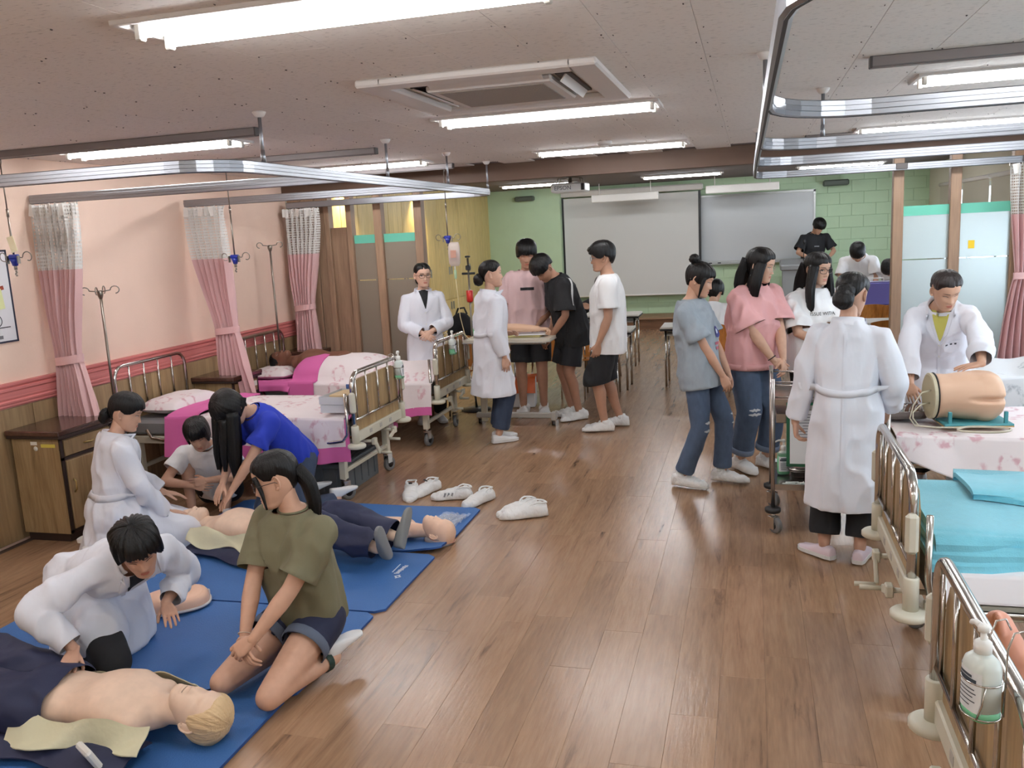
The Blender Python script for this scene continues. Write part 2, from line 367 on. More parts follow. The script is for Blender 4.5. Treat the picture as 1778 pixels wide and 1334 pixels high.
# ---------------------------------------------------------------- ceiling fittings
m_fix = mat('fixture_white', (214, 208, 204), .5); m_tube = mat('tube_light', (246, 249, 253), .4, emit=TUBE); m_refl = mat('reflector', (230, 232, 235), .25, metal=.3); m_dark = mat('dark_plastic', (48, 42, 40), .5); m_socket = mat('tube_socket', (190, 186, 178), .5)
def make_light(name='ceiling_light'):
    t = thing(name, '', 'ceiling light')
    fr = MB(); L_, w_ = 1.28, .30
    for s in (-1, 1): fr.box((0, s*(w_/2-.010), -.003), (L_, .02, .022), bev=.003); fr.box((s*(L_/2-.012), 0, -.003), (.024, w_, .022), bev=.003)
    fr.build('frame', m_fix, t)
    rf = MB(); pts = [(-.13, -.004), (-.10, .012), (-.03, .016), (0, -.006), (.03, .016), (.10, .012), (.13, -.004)]
    rf.grid(np.array([[(x, y, z) for y, z in pts] for x in (-.615, .615)])); rf.build('reflector', m_refl, t)
    for s in (-1, 1):
        MB().cyl((-.585, s*.068, -.023), (.585, s*.068, -.023), .0135, 8).build('tube', m_tube, t)
        for e in (-1, 1): MB().box((e*.598, s*.068, -.020), (.022, .03, .05), bev=.004).build('socket', m_socket, t)
    return t
lights = [(-1.13, 2.38, CEIL), (-3.69, 4.93, CEIL), (-1.11, 4.93, CEIL), (1.42, 4.90, CEIL), (-3.36, 7.33, CEIL), (-1.13, 7.40, CEIL), (1.42, 7.52, CEIL), (-3.69, 2.38, CEIL), (1.42, 2.38, CEIL), (-1.13, -.1, CEIL), (-3.69, -.1, CEIL), (1.42, -.1, CEIL), (-3.4, 11.2, CEIL2), (-1.06, 11.9, CEIL2), (1.3, 11.9, CEIL2), (-3.4, 14.3, CEIL2), (-1.06, 14.3, CEIL2), (1.3, 14.3, CEIL2)]
ll = ['big twin tube ceiling light nearest the camera', 'twin tube ceiling light over the first left curtain track', 'twin tube ceiling light just beyond the air conditioner', 'twin tube ceiling light above the right hand beds', 'twin tube ceiling light near the pink wall and beam', 'thin looking twin tube ceiling light beside the smoke detector', 'twin tube ceiling light by the beam over the right beds', 'twin tube ceiling light over the left cabinets', 'twin tube ceiling light over the nearest right bed']+['twin tube ceiling light behind the camera, %s' % w for w in ('over the aisle', 'over the pink wall side', 'over the right beds')]+['classroom ceiling light beyond the beam near the wardrobes', 'classroom ceiling light beyond the beam above the projector', 'classroom ceiling light beyond the beam at the frosted panes']+['classroom ceiling light close to the green wall, %s' % w for w in ('by the wardrobes', 'before the projection screen', 'before the whiteboard')]
base_light = make_light()
for i, p in enumerate(lights):
    o = base_light if i == 0 else dup(base_light, (0, 0, 0))
    o.location = p; o['label'] = ll[i]; o['group'] = 'fluorescent ceiling lights'
# air conditioner
ac = thing('air_conditioner', 'square off-white four way cassette air conditioner set in the ceiling', 'air conditioner', (-1.085, 3.985, CEIL))
q = MB(); hw = .51
for s in (-1, 1): q.box((s*(hw-.06), 0, -.014), (.12, 2*hw, .032), bev=.008); q.box((0, s*(hw-.06), -.014), (2*hw-.2, .12, .032), bev=.008)
q.build('frame', m_fix, ac)
q = MB().box((0, 0, -.022), (.56, .56, .03), bev=.008); q.build('intake_panel', m_fix, ac)
MB().box((0, 0, -.0385), (.47, .47, .004)).build('grille', mat('ac_grille', (150, 142, 134), .7, bump=.3, bscale=120), ac)
for i in range(4):
    R = rot('Z', 90*i); c = R@A(0, .325, -.004); q = MB(); q.box(c, (.52, .066, .012), R=R); q.build('outlet', m_dark, ac)
    q = MB(); q.box(R@A(0, .318+.01*(i % 2), -.020), (.50, .05, .006), R=R@rot('X', 55 if i == 3 else 20)); q.build('louver', m_fix, ac)
sm = thing('smoke_detector', 'small round smoke detector on the ceiling by the beam', 'smoke detector', (-1.09, 6.86, CEIL)); MB().lathe([(.055, .004), (.058, -.02), (.045, -.03)], n=20).build('base', m_fix, sm); MB().lathe([(.03, -.028), (.028, -.045), (.01, -.05)], n=16).build('sensor', m_fix, sm)
# surface mounted rails
m_rail2 = mat('grey_rail', (120, 112, 110), .45, metal=.4); m_cap = mat('rail_cap', (64, 58, 56), .5)
def ceil_rail(x0, x1, y, label):
    t = thing('ceiling_rail', label, 'ceiling rail', ((x0+x1)/2, y, CEIL), 0, 'grey drip rails on the ceiling')
    L_ = x1-x0; q = MB(); q.box((0, 0, -.022), (L_, .055, .045), bev=.004).box((0, 0, -.046), (L_, .012, .006)); q.build('rail', m_rail2, t)
    for s in (-1, 1): MB().box((s*L_/2, 0, -.022), (.012, .058, .048), bev=.003).build('end_cap', m_cap, t)
ceil_rail(-4.6, -2.69, 4.52, 'grey ceiling rail ending near the first drop rod'); ceil_rail(-4.5, -2.63, 6.02, 'grey ceiling rail ending between the left beds'); ceil_rail(-4.4, -2.66, 7.82, 'grey ceiling rail close to the beam over the last bed'); ceil_rail(.49, 2.4, 4.13, 'grey ceiling rail over the right beds with dark end'); ceil_rail(.43, 2.4, 7.72, 'thin grey ceiling rail before the beam over right beds')
# curtain tracks
m_track = mat('track_metal', (150, 152, 157), .34, metal=.85); m_slot = mat('track_slot', (40, 38, 38), .6)
ZT = 2.245
def track(label, paths, rods, joints):
    t = thing('curtain_track', label, 'curtain track', (0, 0, 0))
    for P in paths:
        P = [A(*p) for p in P]; q = MB(); dr = []
        T = [unit(P[min(i+1, len(P)-1)]-P[max(i-1, 0)]) for i in range(len(P))]
        prof = [(-.013, -.026), (-.013, .026), (-.009, .030), (.009, .030), (.013, .026), (.013, .010), (.016, .008), (.016, -.008), (.013, -.010), (.013, -.026), (.005, -.030), (-.005, -.030)]
        q.loft([p+np.array([np.cross(T[i], A(0, 0, 1))*a+A(0, 0, 1)*b for a, b in prof]) for i, p in enumerate(P)], sm=False); o = q.build('rail', m_track, t)
        MB().loft([p+np.array([np.cross(T[i], A(0, 0, 1))*a+A(0, 0, 1)*b for a, b in ((-.004, -.0315), (.004, -.0315), (.004, -.029), (-.004, -.029))]) for i, p in enumerate(P)], sm=False).build('slot', m_slot, o)
    for x, y in rods:
        o = MB().cyl((x, y, ZT+.03), (x, y, CEIL), .009, 10).cyl((x, y, ZT+.028), (x, y, ZT+.09), .013, 10, r2=.010).build('hanger_rod', m_track, t)
        MB().lathe([(.016, -.028), (.024, -.022), (.034, -.006), (.034, 0)], (x, y, CEIL), 18).build('rose', m_fix, o)
    for c, d in joints: MB().box(c, d, bev=.003).build('clamp', m_cap, t)
    return t
def corner(cx, cy, a0, a1, r=.28): return [(cx+r*math.cos(math.radians(a)), cy+r*math.sin(math.radians(a)), ZT) for a in np.linspace(a0, a1, 7)]
xT = -2.36
track('long silver curtain track hung over the left beds on rods', [
    [(-4.7, 3.60, ZT), (-3.4, 3.60, ZT)]+corner(xT-.28, 3.88, -90, 0)+[(xT, y, ZT) for y in (4.4, 5.5, 6.6, 7.3, 7.62)]+corner(xT-.28, 7.88, 0, 90)+[(-3.4, 8.16, ZT), (-4.6, 8.16, ZT)],
    [(-4.70, 4.93, ZT), (xT-.015, 4.93, ZT)], [(-4.68, 6.58, ZT), (xT-.015, 6.58, ZT)]], [(-2.36, 4.0), (-2.36, 5.57), (-2.36, 6.79), (-2.36, 7.9)], [])
track('silver curtain track with dark slot curving over the right beds', [
    [(2.85, 1.38, ZT), (.9, 1.40, ZT)]+corner(.36, 1.70, -90, -180, .30)+[(.055, 2.4, ZT), (.05, 3.2, ZT), (.045, 4.2, ZT), (.035, 5.6, ZT), (.03, 6.8, ZT), (.03, 7.9, ZT), (.05, 8.08, ZT)]+[(.09, 8.14, ZT), (.3, 8.2, ZT), (2.9, 8.22, ZT)],
    [(0.055, 3.06, ZT)]+[(0.055+0.36*(1-math.cos(a)), 3.06+0.40*math.sin(a), ZT) for a in np.linspace(.25, 1.57, 6)]+[(2.9, 3.46, ZT)],
    [(0.045, 4.66, ZT)]+[(0.045+0.38*(1-math.cos(a)), 4.66+0.29*math.sin(a), ZT) for a in np.linspace(.25, 1.57, 6)]+[(2.9, 4.95, ZT)],
    [(0.035, 6.12, ZT)]+[(0.035+0.30*(1-math.cos(a)), 6.12+0.20*math.sin(a), ZT) for a in np.linspace(.25, 1.57, 6)]+[(2.9, 6.32, ZT)]],
    [(.055, 3.77), (.36, 4.96), (.04, 6.82)], [((1.235, 8.2, ZT+.005), (.09, .045, .05)), ((2.2, 8.2, ZT+.005), (.09, .045, .05))])
# ---------------------------------------------------------------- beds
m_chrome = mat('chrome', (200, 196, 190), .16, metal=1); m_cream = mat('cream_metal', (206, 202, 184), .4); m_bedwood = wood_mat('bed_board', (134, 108, 72), (156, 129, 90), (172, 146, 106), .4, 'Z', 1, .03)
m_vinyl = mat('mattress_vinyl', (128, 128, 130), .5); m_rubber = mat('rubber', (42, 42, 44), .6); m_grey_rubber = mat('grey_rubber', (112, 112, 112), .6); m_black = mat('black_plastic', (26, 26, 28), .45)
def caster(parent, x, y, r=.058, h=.17, a=0, name='caster'):
    q = MB(); c, s = math.cos(a), math.sin(a); o = .022
    q.cyl((x, y, h), (x, y, h-.03), .016, 10)
    for e in (-1, 1): q.box((x+c*o*.5-s*e*.022, y+s*o*.5+c*e*.022, h-.062), (.05, .005, .075), R=rot('Z', math.degrees(a)))
    q.box((x+c*o*.3, y+s*o*.3, h-.03), (.055, .05, .014), R=rot('Z', math.degrees(a)), bev=.004)
    f = q.build(name, m_chrome, parent); w = MB(); ax = A(-s, c, 0); p = A(x+c*o, y+s*o, r)
    w.tube([p-ax*.016, p-ax*.0155, p-ax*.010, p+ax*.010, p+ax*.0155, p+ax*.016], [r*.6, r*.93, r, r, r*.93, r*.6], 20); w.build('wheel', m_grey_rubber, f); g = MB(); g.tube([p-ax*.0175, p+ax*.0175], r*.5, 14); g.build('hub', m_black, f)
    return f
def arch(x, y0, y1, z0, z1, r=.10):
    P = [(x, y0, z0), (x, y0, z1-r)]; P += [(x, y0+r*(1-math.cos(a)), z1-r+r*math.sin(a)) for a in np.linspace(.26, 1.57, 6)]
    P += [(x, y1-r*(1-math.cos(a)), z1-r+r*math.sin(a)) for a in np.linspace(1.57, .26, 6)]+[(x, y1, z1-r), (x, y1, z0)]; return P
def make_bed(label, loc, rz, foot=True, z_m=.58, rails=True):
    t = thing('hospital_bed', label, 'bed', loc, rz, 'hospital ward beds'); W_ = .43; L_ = 2.0
    q = MB()
    for s in (-1, 1): q.box((L_/2, s*.40, .435), (L_-.1, .035, .055), bev=.004)
    for x in (.25, .8, 1.35, 1.8): q.box((x, 0, .43), (.04, .80, .03))
    q.build('frame', m_cream, t)
    for x in (.14, L_-.14):
        for s in (-1, 1):
            l = MB().box((x, s*.385, .29), (.05, .05, .26), bev=.004).build('leg', m_cream, t); caster(l, x, s*.385, a=rnd.uniform(-2.5, -.6))
        MB().box((x, 0, .215), (.03, .74, .03), bev=.004).build('cross_bar', m_cream, t)
    fb = MB().tube(arch(0, -W_, W_, .44, .94), .0175, 12).build('foot_tube', m_chrome, t)
    q = MB(); q.cyl((0, -W_, .605), (0, W_, .605), .010, 10)
    for y in (-.2, 0, .2): q.cyl((-.004, y, .605), (-.004, y, .93), .0075, 8)
    q.cyl((0, -W_+.06, .605), (0, -W_+.06, .90), .006, 8).cyl((0, W_-.06, .605), (0, W_-.06, .90), .006, 8)
    q.build('bars', m_chrome, fb)
    MB().prism([(-.40+.0, .50), (.40, .50), (.40, .80), (.36, .87), (.30, .885), (-.30, .885), (-.36, .87), (-.40, .80)], -.009, .009).xf(np.array([[0, 0, 1, .022], [1, 0, 0, 0], [0, 1, 0, 0], [0, 0, 0, 1]])).build('board', m_bedwood, fb)
    MB().box((.012, 0, .475), (.035, .83, .075), bev=.006).build('end_beam', m_cream, t)
    for s in (-1, 1):
        q = MB(); q.lathe([(.028, .435), (.028, .56), (.024, .565)], (0, s*W_, 0), 18).lathe([(.058, .405), (.066, .412), (.066, .428), (.056, .437), (.03, .440)], (-.004, s*W_, 0), 22); q.build('bumper', m_cream, t)
        q = MB(); q.box((-.006, s*(W_+.02), .735), (.045, .035, .15), bev=.012); q.build('rail_latch', m_cream, t)
        sd = MB(); sd.tube([(.055, s*(W_+.005), .80), (.055, s*(W_+.005), .56), (.062, s*(W_+.005), .50), (.10, s*(W_+.005), .455), (.2, s*(W_+.005), .44), (1.6, s*(W_+.005), .44), (1.7, s*(W_+.005), .455), (1.74, s*(W_+.005), .52)], .0125, 10); sd.build('side_rail', m_chrome, t)
    for y, a in ((-.17, 70), (.2, -35)):
        q = MB(); q.cyl((-.03, y, .40), (.1, y, .40), .012, 8).box((-.035, y, .40), (.03, .05, .05), bev=.005)
        d = rot('X', a)@A(0, 0, -.11); q.box(A(-.04, y, .40)+d*.5, (.016, .035, .14), R=rot('X', a), bev=.004)
        q.cyl(A(-.045, y, .40)+d*1.15, A(-.13, y, .40)+d*1.15, .011, 8)
        q.build('crank', m_cream, t)
    for y in (-.18, 0, .18): MB().box((-.0065, y, .478), (.002, .04, .03)).build('sticker', mat('sticker', (176, 172, 164), .5), t)
    hb = MB().tube(arch(L_-.02, -W_, W_, .44, 1.0), .0165, 12); hb.cyl((L_-.02, -W_, .62), (L_-.02, W_, .62), .010, 10)
    for y in (-.26, -.087, .087, .26): hb.cyl((L_-.02, y, .62), (L_-.02, y, .99), .009, 8)
    hb.build('head_tube', m_chrome, t)
    MB().box((L_/2+.01, 0, z_m-.055), (L_-.10, .80, .11), bev=.02).build('mattress', m_vinyl, t)
    return t
XF = -2.72
make_bed('steel hospital bed nearest the pink wall cabinet, with boxes on its white bedding', (XF, 5.92, 0), math.pi)
make_bed('steel hospital bed holding the dark manikin under a white flowered blanket', (XF+.04, 7.50, 0), math.pi)
make_bed('steel hospital bed in front at right with big sanitizer bottle on its foot rail', (.50, 2.06, 0), 0)
make_bed('steel hospital bed at right covered with a folded turquoise blanket', (.555, 3.66, 0), 0)
make_bed('steel hospital bed at right carrying the hip model, mostly hidden by nurses', (.70, 5.68, 0), 0)
make_bed('steel hospital bed at right before the frosted panes with grey patterned cover', (.95, 7.42, 0), 0)
# bedding
def floral(name, base, ink, sc=4.5, w=.055, amt=.75):
    M = mat(name, base, .85, bump=.25, bscale=9); N, L, b = nodes(M)
    tc = N.new('ShaderNodeTexCoord'); mp = N.new('ShaderNodeMapping'); mp.inputs['Scale'].default_value = (1, 1, .7); L.new(tc.outputs['Object'], mp.inputs[0])
    nz = N.new('ShaderNodeTexNoise'); nz.inputs['Scale'].default_value = 14; L.new(mp.outputs[0], nz.inputs['Vector']); mx = N.new('ShaderNodeVectorMath'); mx.operation = 'SCALE'; mx.inputs['Scale'].default_value = .05; L.new(nz.outputs['Color'], mx.inputs[0]); ad = N.new('ShaderNodeVectorMath'); L.new(mp.outputs[0], ad.inputs[0]); L.new(mx.outputs[0], ad.inputs[1])
    vo = N.new('ShaderNodeTexVoronoi'); vo.inputs['Scale'].default_value = sc; vo.inputs['Randomness'].default_value = .75; L.new(ad.outputs[0], vo.inputs['Vector'])
    r = ramp(N, [(.20, (0, 0, 0, 1)), (.27, (1, 1, 1, 1)), (.33, (1, 1, 1, 1)), (.40, (0, 0, 0, 1))]); L.new(vo.outputs['Distance'], r.inputs[0])
    n2 = N.new('ShaderNodeTexNoise'); n2.inputs['Scale'].default_value = 30; L.new(mp.outputs[0], n2.inputs['Vector']); r2 = ramp(N, [(.42, (0, 0, 0, 1)), (.6, (1, 1, 1, 1))]); L.new(n2.outputs[0], r2.inputs[0])
    mu = N.new('ShaderNodeMath'); mu.operation = 'MULTIPLY'; L.new(r.outputs[0], mu.inputs[0]); L.new(r2.outputs[0], mu.inputs[1]); m2 = N.new('ShaderNodeMath'); m2.operation = 'MULTIPLY'; m2.inputs[1].default_value = amt; L.new(mu.outputs[0], m2.inputs[0])
    mix = N.new('ShaderNodeMix'); mix.data_type = 'RGBA'; mix.inputs['A'].default_value = lin(base); mix.inputs['B'].default_value = lin(ink); L.new(m2.outputs[0], mix.inputs['Factor']); L.new(mix.outputs['Result'], b.inputs['Base Color']); return M
m_flower = floral('flower_cloth', (236, 226, 226), (206, 150, 162), 5.2); m_flower_grey = floral('grey_flower_cloth', (226, 228, 230), (160, 166, 172)); m_magenta = mat('magenta_cloth', (212, 104, 166), .85, bump=.25, bscale=10); m_white_cloth = mat('white_cloth', (232, 230, 232), .85, bump=.25, bscale=9)
m_turq = mat('turquoise_fleece', (122, 198, 216), .95, bump=.3, bscale=200, noise=.03, nscale=30, sheen=.3)
def drape(x0, x1, y0, y1, z, dn, df, bump=None, fold=.012, nx=90, seed=0, hem=0, u0=0., u1=1., lift=0., freq=9.):
    # cloth laid over a mattress: cross sections run from the near hem (y0 side) over the top to the far hem; u0..u1 picks a share of it
    xs = np.linspace(x0, x1, nx); L_ = [dn, y1-y0, df]; tot = sum(L_); us = np.linspace(u0, u1, int(60*(u1-u0))+4)*tot; P = np.zeros((nx, len(us), 3)); r = .03
    for j, s in enumerate(us):
        if s < dn: y = y0-.012-.03*(1-s/dn)*(dn > .05); zz = z-(dn-s); side = (dn-s)/max(dn, .01)
        elif s < dn+L_[1]: y = y0+(s-dn); zz = z; side = 0
        else: q = s-dn-L_[1]; y = y1+.012; zz = z-q; side = q/max(df, .01)
        e = min(abs(y-y0), abs(y1-y)); zz = zz-(.022*math.exp(-e/.025) if side == 0 else 0)
        P[:, j] = np.stack([xs, y+0*xs, zz+0*xs], 1); 
        f = fold*vnoise(np.stack([xs*freq+seed, 0*xs+s*1.1, 0*xs+seed], 1))
        if side: P[:, j, 1] += (f*side*2.4)*(-1 if s < dn else 1)-(.0 if s > dn else .01*side); P[:, j, 2] += hem*side*vnoise(np.stack([xs*4+seed, 0*xs, 0*xs+3], 1))
        else: P[:, j, 2] += abs(f)*.7+(fold*.5*vnoise(np.stack([xs*4, 0*xs+y*6, 0*xs+seed], 1)))
        if bump is not None:
            b = np.array([bump(x, y) for x in xs]); P[:, j, 2] += b*(1-side)
    P[..., 2] += lift
    return P
def cloth(P, name, m, parent=None, th=.008):
    mb = MB(); mb.grid(P); a, b = P.shape[:2]; lo = P.copy(); lo[..., 2] -= th; e = [(0, j) for j in range(b)]+[(i, b-1) for i in range(a)]+[(a-1, j) for j in range(b)][::-1]+[(i, 0) for i in range(a)][::-1]
    top = np.array([P[i] for i in e]); mb.grid(np.stack([top, top-A(0, 0, th)])); o = mb.build(name, m, parent); return o
def pillow(label, c, size, m, group='bed pillows', rz=0):
    t = MB(); u = np.linspace(-1, 1, 18); U, V_ = np.meshgrid(u, u, indexing='ij'); h = (np.clip(1-U**4, 0, 1)*np.clip(1-V_**4, 0, 1))**.5; w = .006*vnoise(np.stack([U.ravel()*4, V_.ravel()*4, 0*U.ravel()], 1)).reshape(U.shape)
    for s in (1, -1): t.grid(np.stack([U*size[0]/2*(1-.06*V_**2), V_*size[1]/2*(1-.06*U**2), s*h*size[2]/2*(1 if s > 0 else .6)+w*h], -1)[::s])
    o = t.build('pillow', m, None, c, rz); tag(o, label, 'pillow', group); return o
def bump_l1(x, y): return .012*math.exp(-((x+4.0)/.3)**2)
def bedding(name, label, m, args, band=None, border=.14):
    t = thing(name, label, 'blanket', (0, 0, 0))
    cloth(drape(*args[0], **args[1]), 'cover', m, t)
    return t
b1 = thing('blanket', 'white flowered blanket with magenta edge on the bed nearest the pink wall', 'blanket', (0, 0, 0), 0, 'flowered blankets')
K = dict(seed=2, fold=.016, hem=.03)
cloth(drape(-4.02, -2.80, 5.50, 6.34, .625, .30, .25, u0=.07, **K), 'cover', m_flower, b1)
cloth(drape(-4.02, -2.80, 5.50, 6.34, .625, .30, .25, u0=0, u1=.07, nx=90, **K), 'border', m_magenta, b1)
cloth(drape(-2.80, -2.765, 5.50, 6.34, .623, .30, .25, nx=8, **K), 'border', m_magenta, b1)
cloth(drape(-4.28, -4.00, 5.49, 6.35, .645, .27, .2, seed=5, fold=.02, hem=.05, nx=30), 'turned_edge', m_magenta, b1)
pillow('white flowered pillow on the bed nearest the pink wall', (-4.46, 5.92, .645), (.38, .62, .15), m_flower)
def bump_l2(x, y):
    c = max(0, 1-((y-7.48)/.36)**2)**.5; return c*(.20*sst(-4.3, -4.05, x)*(1-.45*sst(-3.6, -3.1, x))-.05*sst(-3.0, -2.72, x))
def sst(a, b, x): t = min(max((x-a)/(b-a), 0), 1); return t*t*(3-2*t)
b2 = thing('blanket', 'white flowered blanket with magenta band tucked over the dark manikin', 'blanket', (0, 0, 0), 0, 'flowered blankets')
K = dict(bump=bump_l2, seed=9, fold=.014, hem=.03)
cloth(drape(-3.88, -2.72, 7.05, 7.95, .60, .30, .2, u0=.05, **K), 'cover', m_flower, b2)
cloth(drape(-3.88, -2.72, 7.05, 7.95, .60, .30, .2, u0=0, u1=.05, nx=60, **K), 'border', m_magenta, b2)
cloth(drape(-4.12, -3.86, 7.04, 7.96, .61, .32, .2, nx=20, **K), 'turned_edge', m_magenta, b2)
pillow('white flowered pillow under the dark manikin head', (-4.44, 7.48, .635), (.42, .62, .13), m_flower)
u = thing('sheet', 'magenta bed sheet crumpled below the dark manikin pillow', 'sheet', (0, 0, 0)); cloth(drape(-4.62, -4.10, 7.06, 7.94, .592, .06, .06, seed=4, fold=.02, nx=30), 'cover', m_magenta, u)
# right beds
u = thing('sheet', 'white sheet on the mattress under the turquoise blanket', 'sheet', (0, 0, 0)); cloth(drape(.64, 2.5, 3.26, 4.06, .588, .10, .08, seed=3, fold=.004, nx=50), 'cover', m_white_cloth, u)
tq = thing('blanket', 'turquoise fleece blanket folded thick on the right bed', 'blanket', (0, 0, 0))
for i in range(3):
    z = .602+.035*i; q = drape(.62+.012*i, 2.3, 3.30+.015*i, 4.09-.02*i, z+.028, .028, .09, seed=i, fold=.010, nx=44, freq=4)
    cloth(q, 'fold', m_turq, tq, .03 if i < 2 else .035)
P = drape(.86, 2.3, 3.72, 4.08, .738, .012, .05, seed=8, fold=.022, nx=44, freq=3.5); P[..., 1] -= (P[..., 0]-.86)*.10; cloth(P, 'flap', m_turq, tq, .02)
u = thing('sheet', 'white sheet on the nearest right bed mattress', 'sheet', (0, 0, 0)); cloth(drape(.62, 2.4, 1.66, 2.46, .588, .08, .08, seed=6, fold=.004, nx=40), 'cover', m_white_cloth, u)
u = thing('blanket', 'white and pink flowered sheet hanging untidily under the hip model', 'blanket', (0, 0, 0), 0, 'flowered blankets')
P = drape(.80, 2.7, 5.26, 6.10, .60, .30, .2, seed=12, fold=.018, hem=.03, nx=100, freq=5); sl = np.clip((P[..., 0]-.8)/.5, 0, 1); low = np.clip((.6-P[..., 2])/.30, 0, 1)*(P[..., 1] < 5.5); P[..., 2] += low*(1-sl)*.20; P[..., 1] -= low*.06*sl; cloth(P, 'cover', m_flower, u)
u = thing('blanket', 'white and grey flowered cover heaped on the bed before the frosted panes', 'blanket', (0, 0, 0), 0, 'flowered blankets')
cloth(drape(.98, 2.85, 7.0, 7.84, .62, .22, .2, bump=lambda x, y: .16*sst(1.9, 2.3, x)*(1-abs(y-7.42)/.6)+.03*math.sin(x*9)*math.sin(y*8), seed=15, fold=.03, nx=80, freq=6), 'cover', m_flower_grey, u)
# ---------------------------------------------------------------- cabinets
m_cab = wood_mat('cabinet_wood', (122, 98, 66), (146, 120, 84), (162, 137, 100), .45, 'Z', 1, .04); m_top = wood_mat('cabinet_top', (58, 38, 32), (74, 48, 40), (86, 58, 47), .16, 'Y', .6, .02, coat=.3); m_edge = mat('dark_edge', (44, 32, 28), .4); m_brass = mat('brass_handle', (170, 146, 96), .3, metal=.9)
def cabinet(label, x0, x1, y0, y1, h=.76):
    t = thing('bedside_cabinet', label, 'cabinet', ((x0+x1)/2, (y0+y1)/2, 0), 0, 'bedside cabinets by the pink wall'); w, d = x1-x0, y1-y0
    q = MB(); q.box((0, 0, (h-.04)/2+.03), (w, d, h-.10)); q.build('carcass', m_cab, t); MB().box((-.01, 0, .04), (w-.04, d-.04, .08)).build('plinth', m_edge, t)
    MB().box((.012, 0, h-.02), (w+.06, d+.07, .035), bev=.006).build('top', m_top, t); MB().box((.012, 0, h-.045), (w+.05, d+.06, .022), bev=.004).build('edge', m_edge, t)
    fr = MB()
    for s in (-1, 1): fr.box((w/2+.004, s*(d/2-.012), .38), (.012, .024, .64))
    for z in (.075, .565, .70): fr.box((w/2+.004, 0, z), (.012, d, .02))
    fr.build('trim', m_edge, t)
    dr = MB().box((w/2+.008, 0, .632), (.018, d-.06, .105), bev=.003).build('drawer', m_cab, t)
    MB().tube([(w/2+.018, -.045, .632), (w/2+.036, -.03, .636), (w/2+.04, 0, .63), (w/2+.036, .03, .636), (w/2+.018, .045, .632)], .006, 8).build('handle', m_brass, dr)
    do = MB().box((w/2+.008, 0, .318), (.018, d-.06, .46), bev=.003).build('door', m_cab, t)
    MB().tube([(w/2+.018, -d/2+.065, .33), (w/2+.036, -d/2+.065, .35), (w/2+.036, -d/2+.065, .40), (w/2+.018, -d/2+.065, .42)], .006, 8).build('handle', m_brass, do)
    return t, w, d
t, w, d = cabinet('brown bedside cabinet with dark glossy top in the left foreground', -4.68, -4.31, 4.46, 4.94)
for a, b, c_, z in ((-.04, .05, (222, 220, 210), .67), (.07, .11, (206, 190, 84), .655)): MB().box((a+.03, -d/2-.001, z), (b, .002, .022)).build('sticker', mat('st_%d' % c_[2], c_, .5), t)
MB().lathe([(.016, 0), (.016, .002)], n=16).xf(np.array([[1, 0, 0, 0], [0, 0, -1, -d/2], [0, 1, 0, .635], [0, 0, 0, 1]])).build('sticker', mat('st_210'), t)
t, w, d = cabinet('brown bedside cabinet standing between the two left beds', -4.70, -4.33, 6.46, 6.86); MB().box((w/2+.019, .14, .645), (.002, .045, .045)).build('sticker', mat('st_210'), t)
cabinet('brown bedside cabinet top beyond the bed with the dark manikin', -4.70, -4.36, 8.02, 8.28)
# ---------------------------------------------------------------- curtains
m_curt = mat('pink_curtain', (218, 176, 174), .8, bump=.15, bscale=140, sheen=.2); m_net = mat('white_net', (224, 220, 214), .8)
N, L, b = nodes(m_net); tc = N.new('ShaderNodeTexCoord'); sp = N.new('ShaderNodeSeparateXYZ'); L.new(tc.outputs['UV'], sp.inputs[0])
fs = []
for i, sc_ in ((0, 130.), (1, 42.)):
    a_ = N.new('ShaderNodeMath'); a_.operation = 'MULTIPLY'; a_.inputs[1].default_value = sc_; L.new(sp.outputs[i], a_.inputs[0]); f_ = N.new('ShaderNodeMath'); f_.operation = 'FRACT'; L.new(a_.outputs[0], f_.inputs[0]); g_ = N.new('ShaderNodeMath'); g_.operation = 'LESS_THAN'; g_.inputs[1].default_value = .46; L.new(f_.outputs[0], g_.inputs[0]); fs.append(g_)
mx = N.new('ShaderNodeMath'); mx.operation = 'MAXIMUM'; L.new(fs[0].outputs[0], mx.inputs[0]); L.new(fs[1].outputs[0], mx.inputs[1]); L.new(mx.outputs[0], b.inputs['Alpha'])
m_heading = mat('curtain_heading', (228, 224, 218), .8)
